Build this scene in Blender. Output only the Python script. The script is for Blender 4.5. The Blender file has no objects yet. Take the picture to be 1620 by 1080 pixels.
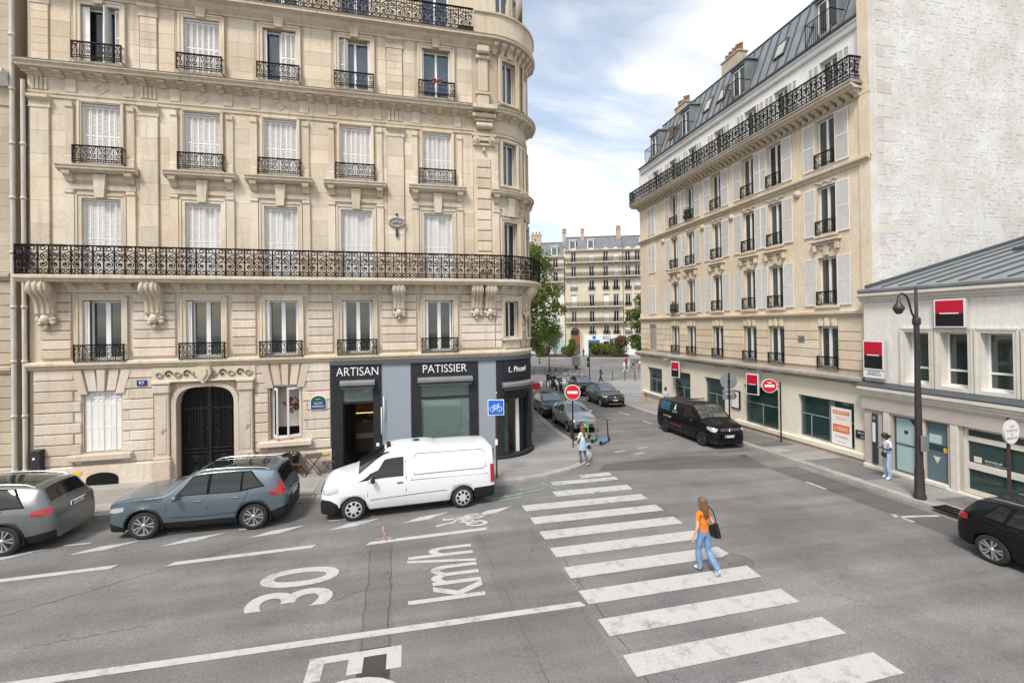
import bpy, math, random
from mathutils import Matrix, Vector, noise
random.seed(7)
SC = bpy.context.scene
COL = SC.collection
PI = math.pi
# ------------------------------------------------------------------ camera
YAW, PITCH, ROLL, EYE = 0.23275, 0.00612, -0.01376, 5.3207
fwd = Vector((math.sin(YAW)*math.cos(PITCH), math.cos(YAW)*math.cos(PITCH), math.sin(PITCH)))
rgt = Vector((math.cos(YAW), -math.sin(YAW), 0)); upv = rgt.cross(fwd)
r2 = rgt*math.cos(ROLL)+upv*math.sin(ROLL); u2 = -rgt*math.sin(ROLL)+upv*math.cos(ROLL)
cam = bpy.data.objects.new('camera', bpy.data.cameras.new('camera'))
cam.matrix_world = Matrix(((r2.x,u2.x,-fwd.x,0),(r2.y,u2.y,-fwd.y,0),(r2.z,u2.z,-fwd.z,EYE),(0,0,0,1)))
cam.data.sensor_width = 36; cam.data.lens = 15.464; cam.data.shift_y = -0.0190
cam.data.clip_start = 0.1; cam.data.clip_end = 3000
COL.objects.link(cam); SC.camera = cam
# ------------------------------------------------------------------ sky and sun
SUN_AZ, SUN_EL = math.radians(220), math.radians(54)     # azimuth clockwise from +Y: behind the camera, to its left
world = bpy.data.worlds.new('World'); SC.world = world; world.use_nodes = True
nt = world.node_tree; nt.nodes.clear()
def N(t, ty, **k):
    n = t.nodes.new(ty)
    for a, v in k.items(): setattr(n, a, v)
    return n
def L(t, a, b): t.links.new(a, b)
def build_world():
    t = nt
    out = N(t,'ShaderNodeOutputWorld'); bg = N(t,'ShaderNodeBackground'); bg.inputs[1].default_value = 0.10
    sky = N(t,'ShaderNodeTexSky', sky_type='NISHITA', sun_disc=False, sun_elevation=SUN_EL, sun_rotation=SUN_AZ, altitude=60, air_density=1.1, dust_density=1.5, ozone_density=1.5)
    tc = N(t,'ShaderNodeTexCoord'); sep = N(t,'ShaderNodeSeparateXYZ'); L(t,tc.outputs['Generated'],sep.inputs[0])
    mx = N(t,'ShaderNodeMath',operation='MAXIMUM'); mx.inputs[1].default_value=0.0; L(t,sep.outputs[2],mx.inputs[0])
    ad = N(t,'ShaderNodeMath',operation='ADD'); ad.inputs[1].default_value=0.22; L(t,mx.outputs[0],ad.inputs[0])
    dv = N(t,'ShaderNodeVectorMath',operation='DIVIDE'); cmb = N(t,'ShaderNodeCombineXYZ')
    for i in range(3): L(t,ad.outputs[0],cmb.inputs[i])
    L(t,tc.outputs['Generated'],dv.inputs[0]); L(t,cmb.outputs[0],dv.inputs[1])
    mp = N(t,'ShaderNodeMapping'); mp.inputs['Location'].default_value=(1.9,0.35,0.4); mp.inputs['Rotation'].default_value=(0,0,0.9); mp.inputs['Scale'].default_value=(0.75,1.5,1.1)
    L(t,dv.outputs[0],mp.inputs[0])
    n1 = N(t,'ShaderNodeTexNoise'); n1.inputs['Scale'].default_value=1.5; n1.inputs['Detail'].default_value=9; n1.inputs['Roughness'].default_value=0.56; n1.inputs['Distortion'].default_value=0.35
    L(t,mp.outputs[0],n1.inputs['Vector'])
    rp = N(t,'ShaderNodeValToRGB'); rp.color_ramp.elements[0].position=0.36; rp.color_ramp.elements[1].position=0.60
    rp.color_ramp.elements[0].color=(0.22,0.22,0.22,1)
    rp.color_ramp.interpolation='EASE'; L(t,n1.outputs[0],rp.inputs[0])
    n2 = N(t,'ShaderNodeTexNoise'); n2.inputs['Scale'].default_value=2.6; n2.inputs['Detail'].default_value=5; L(t,mp.outputs[0],n2.inputs['Vector'])
    cr = N(t,'ShaderNodeValToRGB'); cr.color_ramp.elements[0].position=0.3; cr.color_ramp.elements[1].position=0.7
    cr.color_ramp.elements[0].color=(5.4,5.65,6.05,1); cr.color_ramp.elements[1].color=(8.4,8.45,8.5,1); L(t,n2.outputs[0],cr.inputs[0])
    tint = N(t,'ShaderNodeMix',data_type='RGBA',blend_type='MULTIPLY'); tint.inputs[0].default_value=1.0; tint.inputs[7].default_value=(1.95,1.78,1.58,1); L(t,sky.outputs[0],tint.inputs[6])
    mix = N(t,'ShaderNodeMix',data_type='RGBA'); L(t,rp.outputs[0],mix.inputs[0]); L(t,tint.outputs[2],mix.inputs[6]); L(t,cr.outputs[0],mix.inputs[7])
    L(t,mix.outputs[2],bg.inputs[0]); L(t,bg.outputs[0],out.inputs[0])
build_world()
sun = bpy.data.objects.new('sun', bpy.data.lights.new('sun','SUN')); COL.objects.link(sun)
sun.data.energy = 2.4; sun.data.angle = math.radians(14); sun.data.color = (1.0,0.95,0.88)
sd = Vector((math.sin(SUN_AZ)*math.cos(SUN_EL), math.cos(SUN_AZ)*math.cos(SUN_EL), math.sin(SUN_EL)))
sun.rotation_euler = sd.to_track_quat('Z','Y').to_euler()
SC.view_settings.view_transform = 'Standard'; SC.view_settings.look = 'None'; SC.view_settings.gamma = 1; SC.view_settings.exposure = 0.60
SC.view_settings.use_curve_mapping = False
SC.render.engine = 'CYCLES'
SC.cycles.use_denoising = True; SC.cycles.max_bounces = 6; SC.cycles.diffuse_bounces = 3; SC.cycles.glossy_bounces = 3; SC.cycles.transmission_bounces = 4; SC.cycles.transparent_max_bounces = 6
SC.cycles.caustics_reflective = False; SC.cycles.caustics_refractive = False
# ------------------------------------------------------------------ materials
M = {}
def newmat(name):
    m = bpy.data.materials.new(name); m.use_nodes = True; t = m.node_tree
    b = t.nodes['Principled BSDF']; M[name] = m
    return m, t, b
def rgb(*c): return (c[0],c[1],c[2],1)
def mat(name, col, rough=0.6, metal=0.0, spec=0.5, col2=None, scale=6.0, detail=6, bump=0.0, bscale=None, rnd=0.0, contrast=(0.35,0.65), coat=0.0, stretch=None, emit=None, es=0.0, fine=None):
    """principled material; col2 = second tone mixed by noise, rnd = tone variation from object to object, fine = (scale, amount) small grain"""
    m, t, b = newmat(name)
    b.inputs['Roughness'].default_value = rough; b.inputs['Metallic'].default_value = metal; b.inputs['Specular IOR Level'].default_value = spec
    if coat: b.inputs['Coat Weight'].default_value = coat; b.inputs['Coat Roughness'].default_value = 0.04
    src = None
    tc = N(t,'ShaderNodeTexCoord'); vec = tc.outputs['Object']
    geo = N(t,'ShaderNodeNewGeometry'); vec = geo.outputs['Position']
    if stretch:
        mp = N(t,'ShaderNodeMapping'); mp.inputs['Scale'].default_value = stretch; L(t,vec,mp.inputs[0]); vec2 = mp.outputs[0]
    else: vec2 = vec
    if col2:
        n = N(t,'ShaderNodeTexNoise'); n.inputs['Scale'].default_value = scale; n.inputs['Detail'].default_value = detail; n.inputs['Roughness'].default_value = 0.62; L(t,vec2,n.inputs['Vector'])
        r = N(t,'ShaderNodeValToRGB'); r.color_ramp.elements[0].position, r.color_ramp.elements[1].position = contrast
        r.color_ramp.elements[0].color = rgb(*col); r.color_ramp.elements[1].color = rgb(*col2); L(t,n.outputs[0],r.inputs[0]); src = r.outputs[0]
    if fine:
        n = N(t,'ShaderNodeTexNoise'); n.inputs['Scale'].default_value = fine[0]; n.inputs['Detail'].default_value = 3; L(t,vec,n.inputs['Vector'])
        mr = N(t,'ShaderNodeMapRange'); mr.inputs[1].default_value=0.3; mr.inputs[2].default_value=0.7; mr.inputs[3].default_value = 1-fine[1]; mr.inputs[4].default_value = 1+fine[1]; L(t,n.outputs[0],mr.inputs[0])
        mu = N(t,'ShaderNodeMix',data_type='RGBA',blend_type='MULTIPLY'); mu.inputs[0].default_value = 1
        if src: L(t,src,mu.inputs[6])
        else: mu.inputs[6].default_value = rgb(*col)
        L(t,mr.outputs[0],mu.inputs[7]); src = mu.outputs[2]
    if rnd:
        oi = N(t,'ShaderNodeObjectInfo'); mr = N(t,'ShaderNodeMapRange'); mr.inputs[3].default_value = 1-rnd; mr.inputs[4].default_value = 1+rnd; L(t,oi.outputs['Random'],mr.inputs[0])
        mu = N(t,'ShaderNodeMix',data_type='RGBA',blend_type='MULTIPLY'); mu.inputs[0].default_value = 1
        if src: L(t,src,mu.inputs[6])
        else: mu.inputs[6].default_value = rgb(*col)
        L(t,mr.outputs[0],mu.inputs[7]); src = mu.outputs[2]
    if src: L(t,src,b.inputs['Base Color'])
    else: b.inputs['Base Color'].default_value = rgb(*col)
    if bump:
        n = N(t,'ShaderNodeTexNoise'); n.inputs['Scale'].default_value = bscale or scale*4; n.inputs['Detail'].default_value = 5; L(t,vec,n.inputs['Vector'])
        bp = N(t,'ShaderNodeBump'); bp.inputs['Strength'].default_value = bump; bp.inputs['Distance'].default_value = 0.02; L(t,n.outputs[0],bp.inputs['Height']); L(t,bp.outputs[0],b.inputs['Normal'])
    if emit:
        b.inputs['Emission Color'].default_value = rgb(*emit); b.inputs['Emission Strength'].default_value = es
    return m
# stone of the corner building: warm cream with weathered grey and ochre patches, tone differs block by block
def stone_mat(name, a, b_, c, rnd=0.07, streak=0.35, bump=0.35):
    m, t, b = newmat(name); b.inputs['Roughness'].default_value = 0.85; b.inputs['Specular IOR Level'].default_value = 0.25
    geo = N(t,'ShaderNodeNewGeometry'); vec = geo.outputs['Position']
    n1 = N(t,'ShaderNodeTexNoise'); n1.inputs['Scale'].default_value=0.55; n1.inputs['Detail'].default_value=7; n1.inputs['Roughness'].default_value=0.6; L(t,vec,n1.inputs['Vector'])
    r1 = N(t,'ShaderNodeValToRGB'); r1.color_ramp.elements[0].position=0.36; r1.color_ramp.elements[1].position=0.64; r1.color_ramp.elements[0].color=rgb(*a); r1.color_ramp.elements[1].color=rgb(*b_); L(t,n1.outputs[0],r1.inputs[0])
    mp = N(t,'ShaderNodeMapping'); mp.inputs['Scale'].default_value=(3.2,3.2,0.35); L(t,vec,mp.inputs[0])
    n2 = N(t,'ShaderNodeTexNoise'); n2.inputs['Scale'].default_value=1.6; n2.inputs['Detail'].default_value=6; L(t,mp.outputs[0],n2.inputs['Vector'])
    r2_ = N(t,'ShaderNodeValToRGB'); r2_.color_ramp.elements[0].position=0.5; r2_.color_ramp.elements[1].position=0.78; r2_.color_ramp.elements[0].color=(0,0,0,1); r2_.color_ramp.elements[1].color=(streak,streak,streak,1); L(t,n2.outputs[0],r2_.inputs[0])
    mx = N(t,'ShaderNodeMix',data_type='RGBA'); L(t,r2_.outputs[0],mx.inputs[0]); L(t,r1.outputs[0],mx.inputs[6]); mx.inputs[7].default_value = rgb(*c)
    n3 = N(t,'ShaderNodeTexNoise'); n3.inputs['Scale'].default_value=14; n3.inputs['Detail'].default_value=6; n3.inputs['Roughness'].default_value=0.7; L(t,vec,n3.inputs['Vector'])
    mr = N(t,'ShaderNodeMapRange'); mr.inputs[1].default_value=0.25; mr.inputs[2].default_value=0.75; mr.inputs[3].default_value=0.82; mr.inputs[4].default_value=1.14; L(t,n3.outputs[0],mr.inputs[0])
    oi = N(t,'ShaderNodeObjectInfo'); mr2 = N(t,'ShaderNodeMapRange'); mr2.inputs[3].default_value=1-rnd; mr2.inputs[4].default_value=1+rnd; L(t,oi.outputs['Random'],mr2.inputs[0])
    mm = N(t,'ShaderNodeMath',operation='MULTIPLY'); L(t,mr.outputs[0],mm.inputs[0]); L(t,mr2.outputs[0],mm.inputs[1])
    mu = N(t,'ShaderNodeMix',data_type='RGBA',blend_type='MULTIPLY'); mu.inputs[0].default_value=1; L(t,mx.outputs[2],mu.inputs[6]); L(t,mm.outputs[0],mu.inputs[7])
    L(t,mu.outputs[2],b.inputs['Base Color'])
    bp = N(t,'ShaderNodeBump'); bp.inputs['Strength'].default_value=bump; bp.inputs['Distance'].default_value=0.02; L(t,n3.outputs[0],bp.inputs['Height']); L(t,bp.outputs[0],b.inputs['Normal'])
    return m
stone_mat('stone', (0.62,0.50,0.365), (0.68,0.60,0.485), (0.38,0.325,0.26), rnd=0.12, streak=0.5)
stone_mat('stone_trim', (0.575,0.475,0.355), (0.635,0.56,0.445), (0.29,0.25,0.20), rnd=0.04, streak=0.55)
stone_mat('stone_base', (0.60,0.485,0.38), (0.655,0.58,0.49), (0.38,0.32,0.265), rnd=0.12, streak=0.45)
stone_mat('mortar', (0.46,0.375,0.275), (0.52,0.44,0.34), (0.36,0.30,0.23), rnd=0.0)
stone_mat('stone_ochre', (0.675,0.55,0.395), (0.735,0.645,0.52), (0.43,0.365,0.285), rnd=0.10, streak=0.5)
stone_mat('stone_old', (0.46,0.37,0.28), (0.52,0.44,0.34), (0.32,0.26,0.20), rnd=0.10)
stone_mat('weathered', (0.27,0.25,0.22), (0.40,0.36,0.31), (0.18,0.17,0.15), rnd=0.0, streak=0.6)
stone_mat('whitewash', (0.57,0.545,0.505), (0.70,0.69,0.665), (0.46,0.42,0.36), rnd=0.09, streak=0.22, bump=0.9)
def blotches():
    t=M['whitewash'].node_tree; b=t.nodes['Principled BSDF']; src=b.inputs['Base Color'].links[0].from_socket; geo=N(t,'ShaderNodeNewGeometry')
    n=N(t,'ShaderNodeTexNoise'); n.inputs['Scale'].default_value=6.5; n.inputs['Detail'].default_value=8; n.inputs['Roughness'].default_value=0.75; L(t,geo.outputs['Position'],n.inputs['Vector'])
    r=N(t,'ShaderNodeMapRange'); r.inputs[1].default_value=0.54; r.inputs[2].default_value=0.72; r.inputs[3].default_value=0; r.inputs[4].default_value=0.8; L(t,n.outputs[0],r.inputs[0])
    mx=N(t,'ShaderNodeMix',data_type='RGBA'); L(t,r.outputs[0],mx.inputs[0]); L(t,src,mx.inputs[6]); mx.inputs[7].default_value=(0.36,0.33,0.29,1); L(t,mx.outputs[2],b.inputs['Base Color'])
blotches()
stone_mat('quoin_stone', (0.58,0.525,0.45), (0.66,0.62,0.56), (0.46,0.40,0.33), rnd=0.10, streak=0.3)
stone_mat('rendered', (0.64,0.59,0.50), (0.70,0.66,0.58), (0.50,0.45,0.38), rnd=0.03, streak=0.4, bump=0.08)
stone_mat('bank_plaster', (0.71,0.685,0.63), (0.75,0.735,0.695), (0.54,0.51,0.47), rnd=0.0, streak=0.35, bump=0.02)
mat('cream_paint', (0.74,0.69,0.58), 0.7, col2=(0.69,0.635,0.52), scale=2.0, rnd=0.02)
mat('far_stone', (0.58,0.50,0.38), 0.85, col2=(0.66,0.59,0.47), scale=0.6, rnd=0.03)
mat('far_cream', (0.68,0.63,0.54), 0.85, col2=(0.73,0.69,0.61), scale=0.5)
mat('white_paint', (0.80,0.80,0.79), 0.5, col2=(0.74,0.74,0.73), scale=3)
mat('white_frame', (0.78,0.78,0.77), 0.45)
mat('shutter_white', (0.80,0.79,0.76), 0.55, col2=(0.72,0.70,0.66), scale=2.5, stretch=(4,4,0.6), rnd=0.04)
mat('white_wall', (0.80,0.795,0.77), 0.8, col2=(0.74,0.73,0.70), scale=1.2, stretch=(2,2,.4))
mat('iron', (0.009,0.009,0.010), 0.5, spec=0.2)
mat('dark_metal', (0.022,0.022,0.025), 0.45, metal=0.2, spec=0.25)
mat('post_paint', (0.035,0.03,0.03), 0.45)
mat('rust_post', (0.075,0.03,0.027), 0.5)
mat('pipe', (0.62,0.58,0.51), 0.6, col2=(0.48,0.43,0.37), scale=3, stretch=(3,3,.5))
mat('zinc', (0.185,0.20,0.21), 0.5, metal=0.2, col2=(0.245,0.26,0.27), scale=1.6, rnd=0.05)
mat('zinc_edge', (0.085,0.097,0.108), 0.5, metal=0.2)
mat('slate', (0.10,0.115,0.135), 0.6, col2=(0.15,0.165,0.185), scale=0.8)
mat('terracotta', (0.34,0.16,0.105), 0.8, col2=(0.27,0.13,0.09), scale=9, rnd=0.2)
mat('chimney_plaster', (0.50,0.41,0.31), 0.9, col2=(0.38,0.31,0.24), scale=2)
mat('shop_black', (0.020,0.021,0.025), 0.6, col2=(0.028,0.029,0.033), scale=3, spec=0.25)
mat('shop_grey', (0.27,0.305,0.35), 0.6, col2=(0.285,0.32,0.365), scale=2)
mat('letter', (0.80,0.80,0.80), 0.4)
mat('wood', (0.23,0.15,0.09), 0.6, col2=(0.16,0.10,0.06), scale=5, stretch=(1,1,8))
mat('door_brown', (0.30,0.13,0.055), 0.5, col2=(0.24,0.10,0.04), scale=2)
mat('interior', (0.10,0.09,0.08), 0.8)
mat('interior_light', (0.55,0.50,0.42), 0.8)
mat('curtain', (0.70,0.70,0.68), 0.9)
mat('curtain_green', (0.30,0.45,0.42), 0.9)
mat('pink_curtain', (0.35,0.13,0.17), 0.9)
def glass_mat(name, tint, base=(0.02,0.025,0.025), clear=0.0, ior=1.6):
    m, t, b = newmat(name); b.inputs['Base Color'].default_value = rgb(*base); b.inputs['Roughness'].default_value = 0.04
    b.inputs['Specular IOR Level'].default_value = 0.5; b.inputs['IOR'].default_value = ior
    if clear:
        tr = N(t,'ShaderNodeBsdfTransparent'); tr.inputs[0].default_value = rgb(*tint)
        mx = N(t,'ShaderNodeMixShader'); mx.inputs[0].default_value = clear
        out = [n for n in t.nodes if n.type == 'OUTPUT_MATERIAL'][0]
        L(t,b.outputs[0],mx.inputs[1]); L(t,tr.outputs[0],mx.inputs[2]); L(t,mx.outputs[0],out.inputs[0])
    return m
glass_mat('glass', (0.85,0.92,0.88), base=(0.05,0.065,0.058), clear=0.42, ior=2.3)
glass_mat('glass_dark', (0.8,0.85,0.83), base=(0.014,0.018,0.017), ior=1.6)
glass_mat('glass_blue', (0.8,0.9,0.9), base=(0.045,0.07,0.10), ior=1.9)
glass_mat('glass_green', (0.6,0.8,0.75), base=(0.022,0.05,0.046), ior=1.7)
glass_mat('glass_shop', (0.75,0.88,0.85), base=(0.17,0.235,0.225), clear=0.35, ior=2.2)
glass_mat('glass_car', (0.5,0.55,0.55), base=(0.015,0.018,0.018), clear=0.30, ior=1.7)
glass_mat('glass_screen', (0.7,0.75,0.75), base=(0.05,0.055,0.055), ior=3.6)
glass_mat('frosted', (0.75,0.88,0.85), base=(0.42,0.57,0.58), ior=1.6)
# ------------------------------------------------------------------ mesh helpers
class MB:
    def __init__(s): s.v=[]; s.f=[]; s.m=[]; s.sm=[]
    def add(s, vs, fs, mi=0, smooth=False):
        o=len(s.v); s.v += [tuple(p) for p in vs]
        for q in fs: s.f.append(tuple(i+o for i in q)); s.m.append(mi); s.sm.append(smooth)
        return s
    def box(s,x0,x1,y0,y1,z0,z1,mi=0,fn=None):
        p=[(x0,y0,z0),(x1,y0,z0),(x1,y1,z0),(x0,y1,z0),(x0,y0,z1),(x1,y0,z1),(x1,y1,z1),(x0,y1,z1)]
        if fn: p=[fn(*q) for q in p]
        return s.add(p,[(3,2,1,0),(4,5,6,7),(0,1,5,4),(1,2,6,5),(2,3,7,6),(3,0,4,7)],mi)
    def bev(s,x0,x1,y0,y1,z0,z1,c,mi=0):
        """box with chamfered edges"""
        def ring(z,i): return [(x0+i,y0+i if 0 else y0,z)]
        P=[]
        for z,ins in ((z0,c),(z0+c,0),(z1-c,0),(z1,c)):
            P.append([(x0+c,y0+ins,z),(x1-c,y0+ins,z),(x1-ins,y0+c,z),(x1-ins,y1-c,z),(x1-c,y1-ins,z),(x0+c,y1-ins,z),(x0+ins,y1-c,z),(x0+ins,y0+c,z)])
        vs=sum(P,[]); fs=[tuple(range(7,-1,-1)),tuple(range(24,32))]
        for k in range(3):
            for i in range(8): j=(i+1)%8; fs.append((k*8+i,k*8+j,k*8+8+j,k*8+8+i))
        return s.add(vs,fs,mi)
    def prism(s,poly,a,b,fn,mi=0,caps=True):
        """polygon poly [(p,q)] extruded along third coordinate from a to b; fn(p,q,t) -> point"""
        n=len(poly); vs=[fn(p,q,a) for p,q in poly]+[fn(p,q,b) for p,q in poly]
        fs=[(i,(i+1)%n,n+(i+1)%n,n+i) for i in range(n)]
        if caps: fs+= [tuple(range(n-1,-1,-1)),tuple(range(n,2*n))]
        return s.add(vs,fs,mi)
    def tube(s,pts,r,n=6,mi=0,closed=False,smooth=True,caps=True,flat=1.0):
        pts=[Vector(p) for p in pts]; k=len(pts); rs=r if isinstance(r,(list,tuple)) else [r]*k
        vs=[]; prev=None
        for i,p in enumerate(pts):
            if closed: t=(pts[(i+1)%k]-pts[i-1])
            else: t=(pts[min(i+1,k-1)]-pts[max(i-1,0)])
            t=t.normalized() if t.length>1e-9 else Vector((0,0,1))
            if prev is None:
                a=Vector((0,0,1)) if abs(t.z)<0.9 else Vector((1,0,0)); nn=t.cross(a).normalized()
            else:
                nn=(prev-t*prev.dot(t)); nn=nn.normalized() if nn.length>1e-6 else prev
            prev=nn; bb=t.cross(nn)
            for j in range(n):
                an=2*PI*j/n; vs.append(p+nn*math.cos(an)*rs[i]+bb*math.sin(an)*rs[i]*flat)
        fs=[]
        for i in range(k if closed else k-1):
            i2=(i+1)%k
            for j in range(n): j2=(j+1)%n; fs.append((i*n+j,i*n+j2,i2*n+j2,i2*n+j))
        s.add(vs,fs,mi,smooth)
        if caps and not closed: s.add(vs[:n],[tuple(range(n-1,-1,-1))],mi); s.add(vs[-n:],[tuple(range(n))],mi)
        return s
    def lathe(s,prof,n=16,c=(0,0,0),mi=0,smooth=True,axis='z',cap=True):
        vs=[]
        for r,z in prof:
            for j in range(n):
                a=2*PI*j/n; x,y=r*math.cos(a),r*math.sin(a)
                vs.append((c[0]+x,c[1]+y,c[2]+z) if axis=='z' else ((c[0]+x,c[1]+z,c[2]+y) if axis=='y' else (c[0]+z,c[1]+x,c[2]+y)))
        fs=[(i*n+j,i*n+(j+1)%n,(i+1)*n+(j+1)%n,(i+1)*n+j) for i in range(len(prof)-1) for j in range(n)]
        if axis=='y': fs=[q[::-1] for q in fs]
        s.add(vs,fs,mi,smooth)
        if cap:
            s.add(vs[:n],[tuple(range(n-1,-1,-1)) if axis!='y' else tuple(range(n))],mi); s.add(vs[-n:],[tuple(range(n)) if axis!='y' else tuple(range(n-1,-1,-1))],mi)
        return s
    def sweep(s,frames,prof,mi=0,caps=True):
        """profile points (d,z) carried along frames: fn(d,z)->point for each station"""
        n=len(prof); vs=[]
        for fr in frames: vs+=[fr(d,z) for d,z in prof]
        fs=[(i*n+j,(i+1)*n+j,(i+1)*n+(j+1)%n,i*n+(j+1)%n) for i in range(len(frames)-1) for j in range(n)]
        if caps: fs+=[tuple(range(n)),tuple(range(len(vs)-1,len(vs)-n-1,-1))]
        return s.add(vs,fs,mi)
    def mapv(s,fn): s.v=[tuple(fn(*p)) for p in s.v]; return s
    def mesh(s,name,mats):
        me=bpy.data.meshes.new(name); me.from_pydata(s.v,[],s.f)
        for m in (mats if isinstance(mats,(list,tuple)) else [mats]): me.materials.append(M[m] if isinstance(m,str) else m)
        me.polygons.foreach_set('material_index',s.m); me.polygons.foreach_set('use_smooth',s.sm); me.update()
        return me
FR = {}
def inst(name, me, parent=None, W=None):
    """one object; W is the matrix it should have in the world"""
    o = bpy.data.objects.new(name, me); COL.objects.link(o); W = W or Matrix.Identity(4)
    if parent is not None:
        o.parent = parent; o.matrix_basis = FR[parent.name].inverted() @ W
    else: o.matrix_basis = W
    FR[o.name] = W
    return o
def build(mb, name, mats, parent=None, W=None): return inst(name, mb.mesh(name,mats), parent, W)
def tag(o, label=None, cat=None, group=None, kind=None):
    if label: o['label']=label
    if cat: o['category']=cat
    if group: o['group']=group
    if kind: o['kind']=kind
    return o
def thing(name, label, cat, W=None, group=None): return tag(inst(name,None,None,W),label,cat,group)
def T(x=0,y=0,z=0): return Matrix.Translation((x,y,z))
def RZ(a): return Matrix.Rotation(a,4,'Z')
def text_mesh(s, size, ext=0.008, mats='letter', align='CENTER', shear=0.0, space=1.0, bold=0.0):
    c=bpy.data.curves.new('lettering','FONT'); c.body=s; c.size=size; c.extrude=ext; c.align_x=align; c.align_y='CENTER'; c.shear=shear; c.space_character=space; c.resolution_u=5; c.offset=bold
    o=bpy.data.objects.new('lettering',c); me=bpy.data.meshes.new_from_object(o); bpy.data.objects.remove(o)
    me.materials.clear(); me.materials.append(M[mats]); return me
def auto_smooth(o): return o
# ground height: the crossing falls gently to the right and away from the camera
GA, GB = -0.0189, -0.0235
def clip(a,lo,hi): return max(lo,min(hi,a))
def gz(x,y): return GA*clip(x,-25,22)+GB*clip(y,-5,45)
def catmull(P,n=8,closed=False):
    out=[]; k=len(P); V=[Vector(p) for p in P]
    for i in range(k if closed else k-1):
        p0=V[i-1] if (closed or i>0) else V[i]; p1=V[i]; p2=V[(i+1)%k]; p3=V[(i+2)%k] if (closed or i+2<k) else V[min(i+1,k-1)]
        for j in range(n):
            t=j/n; out.append(0.5*((2*p1)+(p2-p0)*t+(2*p0-5*p1+4*p2-p3)*t*t+(3*p1-p0-3*p2+p3)*t**3))
    if not closed: out.append(V[-1])
    return out
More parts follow.
